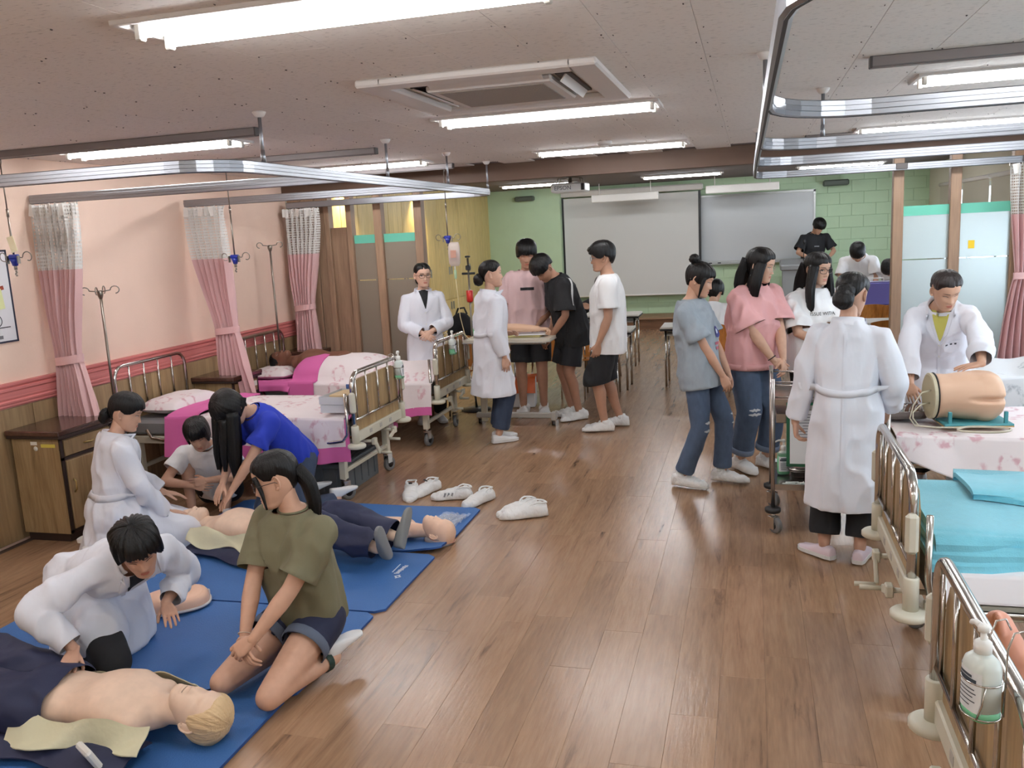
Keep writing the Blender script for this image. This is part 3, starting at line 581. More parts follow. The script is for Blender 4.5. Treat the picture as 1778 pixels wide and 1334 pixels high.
def curtain(label, x0, x1, y, zt, zj, ztie, tx, zb, bx, seed, np_=7, flip=1):
    t = thing('curtain', label, 'curtain', (0, 0, 0), 0, 'pink ward curtains')
    zs = np.concatenate([np.linspace(zt, zj, 12), np.linspace(zj, ztie+.03, 26)[1:], [ztie, ztie-.03], np.linspace(ztie-.06, zb, 20)]); n = 150; u = np.linspace(0, 1, n); P = np.zeros((len(zs), n, 3))
    for i, z in enumerate(zs):
        if z >= ztie: q = ((z-ztie)/(zt-ztie)); q2 = sst(0, .95, q)**.75; a, b_ = tx[0]+(x0-tx[0])*q2, tx[1]+(x1-tx[1])*q2
        else: q = (ztie-z)/(ztie-zb); q2 = q**.8; a, b_ = tx[0]+(bx[0]-tx[0])*q2, tx[1]+(bx[1]-tx[1])*q2
        amp = .028+.022*min(abs(z-ztie)/.3, 1); ph = 2*np.pi*np_*(u+.05*vnoise(np.stack([u*3+seed, 0*u+z*.7, 0*u], 1)))
        P[i] = np.stack([a+(b_-a)*u+.006*np.sin(ph*2+1), y+amp*np.sin(ph)+.018*vnoise(np.stack([u*5, 0*u+z*2.2, 0*u+seed], 1)), z+0*u], 1)
    def sheet(i0, i1, name, m):
        mb = MB(); mb.grid(P[i0:i1]); o = mb.build(name, m, t); me = o.data; uv = me.uv_layers.new(name='uv'); idx = np.empty(len(me.loops), int); me.loops.foreach_get('vertex_index', idx); a = np.stack([idx % n/n, P[i0:i1].reshape(-1, 3)[idx, 2]], 1); uv.data.foreach_set('uv', a.ravel()); return o
    sheet(0, 12, 'net_top', m_net); sheet(11, len(zs), 'cloth', m_curt)
    h = MB()
    for k in range(6): 
        xx = x0+(x1-x0)*(k+.5)/6; h.box((xx, y-.03*flip+.02*(k % 2), zt-.035), (.062, .004, .08), R=rot('Y', 14*math.sin(k*2.3+seed))@rot('Z', 20*math.cos(k*1.7)))
    h.build('heading', m_heading, t)
    g = MB()
    for k in range(7): g.cyl((x0+(x1-x0)*k/6, y, zt-.01), (x0+(x1-x0)*k/6, y, ZT-.028), .004, 6)
    g.build('hooks', m_heading, t)
    tb = MB(); c = (tx[0]+tx[1])/2; a = (tx[1]-tx[0])/2+.015; tt = np.linspace(0, 2*np.pi, 28, endpoint=False); tb.grid(np.stack([np.stack([c+a*np.cos(tt), y+.062*np.sin(tt), ztie+e*.028+.012*np.cos(tt)*flip], 1) for e in (-1, 1)]), wrap=True); tb.build('tie_band', m_curt, t)
curtain('pink tied ward curtain with white net top beside the left foreground cabinet', -4.69, -4.33, 4.93, 2.205, 1.77, 1.15, (-4.66, -4.47), .30, (-4.68, -4.30), 1)
curtain('pink tied ward curtain leaning behind the bed nearest the pink wall', -4.67, -4.30, 6.58, 2.205, 1.77, 1.15, (-4.50, -4.29), .30, (-4.52, -4.12), 2, 6)
curtain('pink tied ward curtain in the corner before the brown partition', -4.64, -4.25, 8.16, 2.205, 1.75, 1.20, (-4.60, -4.39), .30, (-4.66, -4.34), 3, 7)
curtain('pink tied ward curtain at the far right by the frosted panes', 2.05, 2.62, 8.16, 2.205, 1.80, 1.30, (2.13, 2.36), .30, (1.98, 2.5), 4, 8)
# ---------------------------------------------------------------- drip hooks, poles, poster
m_steel = mat('steel_rod', (140, 132, 122), .3, metal=.9); m_blue = mat('blue_clamp', (34, 48, 140), .35)
def hook_rod(label, x, y, z):
    t = thing('drip_hanger', label, 'drip hanger', (x, y, 0), 0, 'drip hangers on the ceiling rails')
    MB().cyl((0, 0, z+.02), (0, 0, 2.15), .006, 8).cyl((0, 0, 2.14), (0, 0, CEIL-.05), .0042, 8).cyl((0, 0, 2.12), (0, 0, 2.17), .008, 8).tube([(0, 0, 2.44), (.008, 0, 2.46), (.003, 0, CEIL-.04)], .005, 6).build('rod', m_steel, t)
    q = MB(); q.box((0, 0, z+.012), (.07, .035, .030), bev=.008); q.lathe([(.030, z), (.022, z-.02), (.016, z-.045)], n=16); q.build('clamp', m_blue, t)
    q = MB()
    for s in (-1, 1):
        a = np.linspace(0, 5.2, 16); q.tube([(s*.03, 0, z+.01), (s*.06, 0, z+.004)]+[(s*(.095-.028*math.cos(b_)), .004*b_, z+.012+.028*math.sin(b_)) for b_ in a], .0032, 6)
        q.box((s*.042, -.01, z-.006), (.008, .02, .05))
    q.tube([(0, 0, z-.04), (0, 0, z-.07)], .010, 10).tube([(0, 0, z-.075), (.004, 0, z-.085), (-.006, 0, z-.098), (.004, 0, z-.108)], .006, 8); q.build('hooks', m_steel, t); return t
hook_rod('drip hanger with blue clamp and paper tag at the left edge', -4.50, 4.52, 1.86); hook_rod('drip hanger with blue clamp in front of the middle pink curtain', -3.885, 6.02, 1.775); hook_rod('drip hanger with blue clamp holding the drip bag', -2.755, 7.82, 1.835)
tag(MB().box((-4.49, 4.51, 1.95), (.05, .003, .10), R=rot('Y', -14)).build('paper_tag', mat('paper_tag', (236, 226, 190), .7)), 'cream paper tag on the left drip hanger rod', 'tag')
bg = thing('drip_bag', 'clear drip bag of pinkish fluid hanging from a blue clamp', 'drip bag', (-2.70, 7.82, 0)); m_bag = mat('bag_film', (226, 212, 206), .25, alpha=.55); m_fluid = mat('bag_fluid', (196, 150, 128), .3, alpha=.75)
q = MB(); q.loft([ering(A(0, 0, z), A(1, 0, 0), A(0, 1, 0), a, b_, 20, 3) for z, a, b_ in ((1.575, .040, .006), (1.60, .054, .022), (1.68, .058, .028), (1.76, .056, .018), (1.80, .048, .005))]); q.build('film', m_bag, bg)
q = MB(); q.loft([ering(A(0, 0, z), A(1, 0, 0), A(0, 1, 0), a, b_, 20, 3) for z, a, b_ in ((1.62, .046, .014), (1.66, .050, .02), (1.715, .050, .018))]); q.build('fluid', m_fluid, bg)
MB().box((0, -.0285, 1.69), (.055, .002, .07)).build('bag_label', mat('bag_label', (186, 140, 122), .5), bg)
q = MB(); q.cyl((0, 0, 1.575), (0, 0, 1.54), .006, 8); q.build('port', m_heading, bg); MB().lathe([(.010, 1.455), (.013, 1.47), (.013, 1.53), (.009, 1.54)], n=14).build('drip_chamber', mat('green_clear', (190, 220, 180), .3, alpha=.7), bg)
MB().tube([(0, 0, 1.46), (.01, .0, 1.30), (.02, 0, 1.1), (.05, .02, .92), (.14, .05, .82), (.25, .1, .79)], .0035, 6).build('line', mat('drip_line', (222, 204, 160), .4), bg)
def iv_pole(label, x, y, z1, rx):
    t = thing('drip_pole', label, 'drip pole', (x, y, 0), 0, 'drip poles clamped to the bed heads'); MB().cyl((0, 0, .50), (0, 0, z1), .0095, 10).build('pole', m_steel, t); q = MB(); q.lathe([(.012, z1-.06), (.022, z1-.03), (.022, z1-.012), (.012, z1)], n=14)
    for a in rx:
        d = A(math.cos(a), math.sin(a), 0); r = .03; q.tube([A(0, 0, z1-.01), d*.07+A(0, 0, z1)]+[d*(.10-r*math.cos(b_))+A(0, 0, z1+r*math.sin(b_)*.9) for b_ in np.linspace(0, 4.6, 10)], .0042, 6)
    q.build('hooks', m_steel, t)
iv_pole('steel drip pole with curled hooks beside the nearest pink curtain', -4.56, 5.30, 1.60, (0.6, 2.0, 3.7, 5.2)); iv_pole('thin drip pole with two side hooks at the dark manikin bed', -4.52, 7.62, 1.86, (.9, 4.04))
po = thing('poster', 'white wall poster with dark border, partly out of frame', 'poster', (XL+.006, 4.36, 1.62)); MB().box((0, 0, 0), (.004, .62, .60)).build('sheet', mat('poster_paper', (226, 224, 226), .6), po)
q = MB(); 
for s in (-1, 1): q.box((.003, s*.305, 0), (.003, .012, .60)); q.box((.003, 0, s*.295), (.003, .62, .012))
q.build('border', mat('poster_border', (40, 40, 60), .6), po)
q = MB()
for k in range(9): q.box((.003, .07+.018*k+.01*(k % 3), .20-.018*k), (.002, .030, .026), R=rot('X', 30+20*k))
q.build('printed_picture', mat('poster_red', (150, 66, 40), .6, noise=.4, nscale=40), po)
MB().box((.003, .13, -.20), (.002, .26, .006)).box((.003, .10, .09), (.002, .12, .003)).box((.003, .10, -.11), (.002, .14, .003)).build('printed_line', mat('print_ink', (46, 46, 50), .6), po)
for k in range(2): q = MB(); t_ = np.linspace(0, 6.283, 16, endpoint=False); q.tube(np.stack([0*t_+.003, .08+.085*k+.034*np.cos(t_), -.155+.036*np.sin(t_)], 1), .003, 4, closed=True); q.build('printed_circle', mat('print_ink'), po)
for k in range(2): MB().box((.003, .02+.14*k, -.262), (.002, .06, .022)).build('printed_mark', mat('print_grey', (120, 120, 124), .6), po)
tag(MB().box((XL+.012, 4.52, 1.60), (.004, .14, .13), R=rot('X', 6)).build('sticky_note', mat('note_yellow', (226, 228, 170), .6)), 'pale yellow handwritten note stuck on the wall poster', 'note')
# ---------------------------------------------------------------- figures
def lap(v, f, it, k=.5):
    e = np.concatenate([f[:, [0, 1]], f[:, [1, 2]], f[:, [2, 3]], f[:, [3, 0]]]); n = len(v)
    cnt = np.bincount(e[:, 0], minlength=n)+np.bincount(e[:, 1], minlength=n)
    for _ in range(it):
        s = np.stack([np.bincount(e[:, 0], v[e[:, 1], c], n)+np.bincount(e[:, 1], v[e[:, 0], c], n) for c in range(3)], 1)
        v = v+k*(s/np.maximum(cnt, 1)[:, None]-v)
    return v
def vnormals(v, f):
    a = np.cross(v[f[:, 2]]-v[f[:, 0]], v[f[:, 3]]-v[f[:, 1]]); n = np.zeros_like(v)
    for j in range(4):
        for c in range(3): n[:, c] += np.bincount(f[:, j], a[:, c], len(v))
    return n/(np.linalg.norm(n, axis=1)[:, None]+1e-12)
def remesh(mb, vox, it=4):
    me = bpy.data.meshes.new('tmp'); me.from_pydata(mb.arr().tolist(), [], mb.f); o = bpy.data.objects.new('tmp', me); COL.objects.link(o)
    r = o.modifiers.new('r', 'REMESH'); r.mode = 'VOXEL'; r.voxel_size = vox
    ev = o.evaluated_get(bpy.context.evaluated_depsgraph_get()); m = ev.to_mesh()
    v = np.empty(len(m.vertices)*3); m.vertices.foreach_get('co', v); v = v.reshape(-1, 3)
    f = np.empty(len(m.loops), int); m.loops.foreach_get('vertex_index', f); f = f.reshape(-1, 4)
    ev.to_mesh_clear(); bpy.data.objects.remove(o); bpy.data.meshes.remove(me)
    return lap(v, f, it), f
# head: half width, front and back by height
HZ = A(-.117, -.113, -.105, -.085, -.06, -.03, 0, .03, .06, .085, .103, .112, .1155)
HW = A(.010, .024, .037, .047, .0585, .067, .071, .074, .073, .065, .048, .030, .010)
HF = A(.060, .071, .080, .0845, .0845, .0865, .0865, .0915, .088, .073, .048, .028, .008)
HB = A(.035, .022, .004, -.030, -.055, -.076, -.090, -.097, -.094, -.080, -.056, -.036, -.014)
def cub(x, X, Y):
    m = np.gradient(Y, X); i = np.clip(np.searchsorted(X, x)-1, 0, len(X)-2); h = X[i+1]-X[i]; t = np.clip((x-X[i])/h, 0, 1)
    return (1+2*t)*(1-t)**2*Y[i]+t*(1-t)**2*h*m[i]+t*t*(3-2*t)*Y[i+1]+t*t*(t-1)*h*m[i+1]
def feat(x, z):
    ax = abs(x); d = 0
    t = np.clip((.012-z)/.050, 0, 1); d = d+(.001+.0165*t**1.6)*gs(x, .0085+.007*t)*sstep(.022, .006, z)*sstep(-.049, -.041, z)
    d = d+.004*gs(ax-.013, .007)*gs(z+.040, .007)
    d = d-.0065*gs(ax-.033, .015)*gs(z-.001, .012)+.0028*gs(ax-.03, .022)*gs(z-.022, .008)
    m = sstep(.028, .014, ax)
    d = d+m*(.0045*gs(z+.0615, .0055)+.005*gs(z+.0735, .006)-.0025*gs(z+.0672, .0022))
    d = d+.0045*gs(x, .02)*gs(z+.1, .012)+.0035*gs(ax-.042, .018)*gs(z+.03, .02)
    return d
def face_y(x, z):
    w = cub(z, HZ, HW); f = cub(z, HZ, HF); b = cub(z, HZ, HB); c = (f+b)/2
    return c+(f-c)*np.clip(1-abs(x/w)**2.25, 0, 1)**(1/2.25)+feat(x, z)
def head_grid(nz, na, warp=.45, ft=True):
    z = np.linspace(0, 1, nz); z = HZ[0]+(HZ[-1]-HZ[0])*(z+.06*np.sin(2*np.pi*z)*-1)
    a = np.linspace(-np.pi, np.pi, na, endpoint=False); a = a-warp*np.sin(a)
    Z, Aa = np.meshgrid(z, a, indexing='ij'); w = cub(Z, HZ, HW); f = cub(Z, HZ, HF); b = cub(Z, HZ, HB); c = (f+b)/2; p = 2/2.25
    X = w*np.sign(np.sin(Aa))*abs(np.sin(Aa))**p; Y = c+(f-c)*np.sign(np.cos(Aa))*abs(np.cos(Aa))**p
    if ft: Y = Y+feat(X, Z)*(np.cos(Aa) > 0)
    return np.stack([X, Y, Z], -1), Aa, Z
def head_mesh(eyes=.5, ears=True, lips=1, brow=True, smile=0):
    mb = MB(); P, Aa, Z = head_grid(60, 76); a, b = P.shape[:2]; f = []; mi = []
    for i in range(a-1):
        for j in range(b):
            q = (j+1) % b; f.append((i*b+j, i*b+q, (i+1)*b+q, (i+1)*b+j))
            c = (P[i, j]+P[i+1, q])/2; ax = abs(c[0]); zc = c[2]-(smile+.25)*.006*(ax/.022)**2
            mi.append(1 if lips and c[1] > .03 and ax < .0215 and abs(zc+.0672) < .0082*(1-(ax/.0225)**2)**.7 else 0)
    mb.add(P.reshape(-1, 3), f, 0, True); mb.m = mi
    mb.add(P[0], [tuple(range(b))[::-1]], 0, True); mb.add(P[-1], [tuple(range(b))], 0, True)
    for s in (-1, 1):
        if eyes is not None:
            u = np.linspace(-1, 1, 11); hu = .0062*eyes*(1-u*u)**.7; hl = .0035*(1-u*u)**.8*(.3+.7*eyes)
            x = s*(.033+.0145*u); zb = .0005+.0012*u
            mk = lambda zz, o: np.stack([x, face_y(x, zz)+o, zz], 1)
            top, mid, bot = mk(zb+hu, .0016), mk(zb+(hu-hl)/2, .0022), mk(zb-hl, .0014)
            mb.grid(np.stack([bot, mid, top]), 2)
            mb.grid(np.stack([mk(zb+hu-.0008, .0027), mk(zb+hu+.0022+.0008*eyes, .0022)]), 3)
            if eyes > .25:
                t = np.linspace(0, 2*np.pi, 12, endpoint=False); xx = s*.033+.0056*np.cos(t); zz = np.clip(.0008+.0056*np.sin(t), -.0032, .0062*eyes)
                mb.add(np.stack([xx, face_y(xx, zz)+.0032, zz], 1), [tuple(range(12)) if s else 0], 3)
        if brow:
            u = np.linspace(0, 1, 8); x = s*(.013+.038*u); zz = .0215+.0042*np.sin(u*2.6)-.001*u; th = .0036*(1-u)**.35+.0008
            mb.grid(np.stack([np.stack([x, face_y(x, zz-th/2)+.0012, zz-th/2], 1), np.stack([x, face_y(x, zz+th/2)+.0016, zz+th/2], 1)]), 3)
        if ears:
            e = MB(); e.ball((0, 0, 0), (.006, .0165, .028), 12); t = np.linspace(-2.2, 2.4, 12)
            e.tube(np.stack([0*t+.006, -.016*np.cos(t)+.001, .028*np.sin(t)+.002], 1), .0042, 6); e.ball((.004, .002, -.024), (.006, .008, .009), 8, k=6)
            R = rot('Z', 24*s)@(np.diag([s, 1, 1])); e.v = [v@R.T+A(s*.0715, -.012, -.006) for v in e.v]; mb.add(e.arr(), e.f, 0, True)
    return mb
_hand = {}
def hand_mesh(curl, spread, thumb, vox):
    key = (round(curl, 2), round(spread, 2), round(thumb, 2), vox)
    if key in _hand: return _hand[key]
    mb = MB(); mb.loft([ering(A(0, y, z), A(1, 0, 0), A(0, 0, 1), rx, rz, 12, 2.4) for y, z, rx, rz in ((-.03, 0, .023, .019), (0, 0, .027, .0185), (.03, -.001, .036, .016), (.06, -.001, .0405, .0145), (.082, -.002, .0385, .012), (.09, -.003, .034, .008))])
    mb.ball((-.022, .03, -.008), (.016, .027, .014), 10)
    for i, (x, L, r) in enumerate(((-.030, .070, .0084), (-.0105, .079, .0087), (.010, .073, .0083), (.0285, .057, .0074))):
        a = -math.radians(spread*(-9+6.5*i)); p = A(x*.97, .06, -.001); P = [p, A(x, .085-.004*abs(i-1), -.001)]; th = 0
        for seg, ca in ((.46, 52), (.30, 62), (.24, 34)):
            th += math.radians(ca)*curl*(1+.08*i); P.append(P[-1]+seg*L*A(math.cos(th)*-math.sin(a), math.cos(th)*math.cos(a), -math.sin(th)))
        limb(mb, P, [r*1.05, r*1.08, r*.98, r*.9, r*.74], 8)
    b = math.radians(thumb); P = [A(-.018, .012, -.006), A(-.036, .034, -.012)]
    P.append(P[-1]+.034*unit(A(-math.sin(b)*.9, math.cos(b), -.25-curl*.5))); P.append(P[-1]+.027*unit(A(-math.sin(b)*.5+.35*curl, 1-.2*curl, -.3-curl*.6)))
    limb(mb, P, [.0125, .0118, .0102, .0078], 8)
    _hand[key] = remesh(mb, vox, 2); return _hand[key]
def shoe_rings(kind):
    T = {'sneaker': [(-.072, .018, .052), (-.066, .030, .072), (-.04, .036, .078), (0, .038, .076), (.045, .040, .066), (.09, .045, .05), (.13, .047, .042), (.165, .040, .036), (.187, .022, .026), (.193, .008, .016)],
         'cover': [(-.088, .022, .040), (-.078, .040, .075), (-.045, .050, .098), (0, .050, .098), (.05, .052, .082), (.1, .056, .066), (.145, .056, .058), (.185, .045, .048), (.207, .024, .034), (.214, .008, .02)],
         'sock': [(-.066, .014, .035), (-.06, .026, .062), (-.035, .032, .085), (0, .033, .085), (.045, .035, .065), (.09, .041, .045), (.13, .043, .032), (.16, .036, .026), (.178, .018, .018), (.182, .006, .01)]}[kind]
    R = []
    for y, w, h in T:
        t = np.linspace(0, 2*np.pi, 20, endpoint=False); c, s = np.cos(t), np.sin(t)
        x = w*np.sign(c)*abs(c)**.8; z = np.where(s > 0, .35*h+.65*h*s**.9, .35*h*(1-abs(s)**.5)); x = np.where(s > 0, w*np.sign(c)*abs(c)**.75, x)
        R.append(np.stack([x, y+0*t, z], 1))
    return R
SKIN = {}
def skin_mats(c):
    return [mat('skin_%d_%d_%d' % c, c, .52, noise=.05, nscale=25, spec=.35), mat('lips_%d' % c[0], (int(c[0]*.90), int(c[1]*.70), int(c[2]*.69)), .4), mat('eye_white', (225, 222, 218), .25), mat('eye_dark', (22, 17, 16), .35)]
def hair_mat():
    if 'hair' in _M: return _M['hair']
    M = mat('hair', (15, 13, 13), .38, spec=.3, bump=.35, bscale=80, stretch=(3, 3, .15)); return M
class Person:
    def __init__(s, label, loc, yaw, H=1.64, female=True, pelvis=None, lean=(0, 0), side=0, twist=0, head=(0, 0, 0), arms=(None, None), legs=(None, None), skin=(205, 166, 142), vox=.0095, near=False, cat='person', name='person', group=None, wide=1., hvox=None):
        rd = math.radians; k = s.k = H/1.7; s.H = H; s.fem = female; s.wide = wide
        s.o = A(*loc); s.ya = rd(yaw); s.root = thing(name, label, cat, loc, rd(yaw), group)
        s.pel = np.asarray(pelvis if pelvis is not None else (0, 0, .915*k), float)
        s.lean = (rd(lean[0]), rd(lean[1])); s.side = rd(side); s.tw = rd(twist); s.vox = vox; s.hvox = hvox or (.0036 if near else .0045)
        s.skin = skin_mats(skin); s.sh = (.162 if female else .185)*k*wide
        nb, R, F, U = s.sp(.505); s.nb = nb
        hy, hp, hr = (rd(a) for a in head); s.HR, s.HFd, s.HU = frame(hp, hr, hy)
        nd = unit(U+.8*s.HU+.25*F); s.atlas = nb+nd*.068*k; s.kh = k*(1.045 if female else 1.045)
        s.hc = s.atlas+s.HU*.072*s.kh+s.HFd*.016*s.kh
        s.J = {}
        for i, sg in enumerate((1, -1)):     # 0 right (+x), 1 left
            p, R, F, U = s.sp(.418); sh = p+R*sg*s.sh-F*.005*k
            a = arms[i] or {}; t = s.tl(a['W']) if 'W' in a else a.get('w'); 
            t = s.loc(t) if t is not None else sh+A(sg*.07*k, .03*k, -.515*k)
            el, wr = ik(sh, t, .288*k, .245*k, a.get('hint', A(sg*.35, -1, -.1)))
            fd = unit(a.get('fd', wr-el)); pn = unit(a.get('pn', A(-sg, 0, 0))); pn = unit(pn-fd*np.dot(pn, fd))
            p, R, F, U = s.sp(0.); hip = p+R*sg*.085*k-U*.035*k
            l = legs[i] or {}; t = s.tl(l['A']) if 'A' in l else l.get('a'); t = s.loc(t) if t is not None else A(sg*.10*k, -.02, .085)
            kn, an = (A(*l['K']), t) if 'K' in l else ik(hip, t, .42*k, .395*k, l.get('hint', A(sg*.1, 1, 0)))
            s.J[i] = dict(sh=sh, el=el, wr=wr, fd=fd, pn=pn, curl=a.get('curl', .35), spread=a.get('spread', .6), thumb=a.get('thumb', 35), hip=hip, kn=kn, an=an, sg=sg,
                          toe=unit(l.get('toe', A(sg*.12, 1, 0))), sole=l.get('sole', A(0, 0, -1)), foot=l.get('foot', True))
    def tl(s, w):
        d = A(*w)-s.o; c, q = math.cos(s.ya), math.sin(s.ya); return A(c*d[0]+q*d[1], -q*d[0]+c*d[1], d[2])
    def loc(s, t): return np.asarray(t, float)
    def sp(s, q):   # point and frame on the spine, q metres above the pelvis for a 1.7 m body
        k = s.k; n = 12; p = s.pel.copy(); l0, l1 = s.lean
        if q <= 0:
            R, F, U = frame(l0, s.side*.3, 0); return p+U*q*k, R, F, U
        for i in range(n):
            t = (i+.5)/n*q; w = min(t/.42, 1); R, F, U = frame(l0+(l1-l0)*w, s.side*(.3+.7*w), s.tw*w); p = p+U*q*k/n
        w = min(q/.42, 1); R, F, U = frame(l0+(l1-l0)*w, s.side*(.3+.7*w), s.tw*w)
        return p, R, F, U
    def stations(s):
        if getattr(s, 'T', None): return s.T
        fm = s.fem
        T = [(-.11, .085, .075, 0), (-.04, .160 if fm else .155, .105, -.008), (.03, .156 if fm else .15, .10, -.005), (.14, .118 if fm else .138, .083, .004), (.25, .138 if fm else .158, .105 if fm else .105, .012), (.34, .148 if fm else .17, .108, .010), (.42, .130 if fm else .148, .080, -.004), (.47, .080 if fm else .092, .058, -.012), (.51, .054, .056, -.012)]
        return [(a, b*s.wide, c*(.5+.5*s.wide), d) for a, b, c, d in T]
    def rings(s, T, n=24, p=2.3):
        out = []
        for q, rx, ry, off in T:
            c, R, F, U = s.sp(q); out.append(ering(c+F*off*s.k, R, F, rx*s.k, ry*s.k, n, p))
        return out
    def dense(s, T):
        T = np.array(T, float); q = np.concatenate([np.linspace(T[i, 0], T[i+1, 0], 4, endpoint=False) for i in range(len(T)-1)]+[T[-1:, 0]])
        C = [np.interp(q, T[:, 0], T[:, c]) for c in (1, 2, 3)]
        for _ in range(3):
            for c in C: c[1:-1] = (c[:-2]+2*c[1:-1]+c[2:])/4
        return list(zip(q, *C))
    def body(s, eyes=.5, smile=0, barefoot=False, lips=1, parts=('arms', 'legs'), brow=True, ears=True):
        k = s.k; mb = MB(); mb.loft(s.rings(s.stations()))
        nk = .050*k if s.fem else .058*k
        limb(mb, [s.sp(.46)[0], s.nb, s.atlas, s.hc-s.HU*.03*k-s.HFd*.02*k], [nk*1.15, nk, nk*.95, nk])
        for i in (0, 1):
            j = s.J[i]; w = s.wide; c, R, F, U = s.sp(.425)
            if 'stump' in parts: limb(mb, [c+R*j['sg']*.04*k, c+(j['sh']-c)*.60], [.072*k, .058*k])
            if 'arms' in parts:
                limb(mb, [c+R*j['sg']*.07*k-U*.012*k, j['sh']-U*.008*k, j['sh']+(j['el']-j['sh'])*.35, j['el'], j['el']+(j['wr']-j['el'])*.3, j['wr']], [.046*k, .048*k*w, .045*k*w, .038*k*w, .040*k*w, .0255*k])
                if 'cut' not in parts: limb(mb, [j['wr']-unit(j['wr']-j['el'])*.03, j['wr']+j['fd']*.01], [.0255*k, .0255*k])
            if 'legs' in parts:
                bk = unit(np.cross(np.cross(j['kn']-j['hip'], j['an']-j['kn']), j['an']-j['kn'])); bk = bk if np.linalg.norm(np.cross(j['kn']-j['hip'], j['an']-j['kn'])) > 1e-3 else A(0, -1, 0)
                sh = j['an']-j['kn']
                limb(mb, [j['hip'], j['hip']+(j['kn']-j['hip'])*.45, j['kn'], j['kn']+sh*.3+bk*.012*k, j['kn']+sh*.65, j['an']], [.088*k*w, .078*k*w, .056*k*w, .055*k*w, .042*k*w, .036*k])
        v, f = remesh(mb, s.vox, 4); out = MB(); out.add(v, f.tolist(), 0, True)
        for i in (0, 1):
            j = s.J[i]
            if 'arms' in parts and 'cut' not in parts:
                hv, hf = hand_mesh(j['curl'], j['spread'], j['thumb'], s.hvox); q = .98*k*(.96 if s.fem else 1.04); Y = j['fd']; Z = -j['pn']; X = np.cross(Y, Z); M = np.stack([X, Y, Z], 1)
                vv = hv*q
                if i == 1: vv = vv*A(-1, 1, 1); hf = hf[:, ::-1]
                out.add(vv@M.T+j['wr']+j['fd']*.012, hf.tolist(), 0, True)
        h = head_mesh(eyes, ears, lips, brow, smile); out_m = h.m
        M = np.stack([s.HR, s.HFd, s.HU], 1)*s.kh; o = out.n; out.v.append(h.arr()@M.T+s.hc); out.n += h.n
        out.f += [tuple(i+o for i in q) for q in h.f]; out.m += h.m; out.sm += [True]*len(h.f)
        s.body_o = out.build('body', s.skin, s.root); return s
    def hp(s, *p): return s.hc+np.stack([s.HR, s.HFd, s.HU], 1)@(A(*p)*s.kh)
    # ---- hair
    def hair(s, front=.045, side=.0, back=-.075, t=.014, bang=0, part=None, lumps=(), locks=(), top=0, seed=1, fuzz=.004, m=None):
        P, Aa, Z = head_grid(72, 120, .1, False); c = A(0, -.006, .012); d = P-c; d /= np.linalg.norm(d, axis=-1, keepdims=True)
        a = np.degrees(abs(Aa)); az = np.degrees(Aa)
        line = np.interp(a, [0, 28, 48, 66, 84, 100, 122, 145, 180], [front, front+.002, front*.75+side*.25, side, side-.006, side+.012, min(side, 0)+.0, (back+side)/2-.01, back])
        sv = (np.stack([np.sin(Aa)*7, np.cos(Aa)*7, Z*0+seed], -1)).reshape(-1, 3); n1 = vnoise(sv*2.2).reshape(Z.shape); n2 = vnoise(sv*7).reshape(Z.shape)
        if bang: line = line-bang*(a < 60)*(.006*n1+.004*n2)
        mk = sstep(line-.004, line+.010, Z)
        th = t+top*sstep(.02, .11, Z)+fuzz*(n1*.7+n2*.5)*(.4+.6*sstep(.11, .05, Z))
        if not bang: th = th*(.30+.70*sstep(0, .045, Z-line))
        if part is not None: th = th-.006*gs(P[..., 0]-part, .006)*(P[..., 1] > -.03)*(Z > .03)
        off = -.010*(1-mk)+th*mk
        V = P+d*off[..., None]; mb = MB(); mb.grid(V, wrap=True)
        b = V.shape[1]; mb.add(V[-1], [tuple(range(b))], 0, True)
        for L in lumps:      # (centre, radii, seed) in head space
            cc, rr = L; g = MB(); g.ball((0, 0, 0), 1, 28, k=18); v = g.arr(); q = 1+.10*np.sin(np.arctan2(v[:, 1], v[:, 0])*9+v[:, 2]*5)*.5+.10*vnoise(v*2.5)
            mb.add(v*q[:, None]*A(*rr)+A(*cc), g.f, 0, True)
        M = np.stack([s.HR, s.HFd, s.HU], 1)*s.kh; mb.v = [v@M.T+s.hc for v in mb.v]
        for L in locks:      # paths in body space: list of (point, rx, ry), X axis
            pts, X = L; P = [np.asarray(p[0], float) for p in pts]; k = len(P); ks = np.linspace(0, k-1, k*5-4); rings = []
            ip = lambda arr: np.stack([np.interp(ks, range(k), np.asarray(arr)[:, c]) for c in range(np.asarray(arr).shape[1])], 1)
            Q = ip(P); 
            for _ in range(3): Q[1:-1] = (Q[:-2]+Q[2:]+2*Q[1:-1])/4
            rr = ip([[p[1], p[2]] for p in pts])
            for i in range(len(Q)):
                T = unit(Q[min(i+1, len(Q)-1)]-Q[max(i-1, 0)]); x = unit(np.asarray(X, float)-T*np.dot(X, T)); y = np.cross(T, x)
                r = ering(A(0, 0, 0), x, y, rr[i][0], rr[i][1], 40); t = np.arange(40)
                r = r*(1+.10*np.sin(t*2.9+i*.15)+.07*np.sin(t*5.1+1+i*.1))[:, None]; rings.append(Q[i]+r)
            mb.loft(rings)
        mb.build('hair', m or hair_mat(), s.root); return s
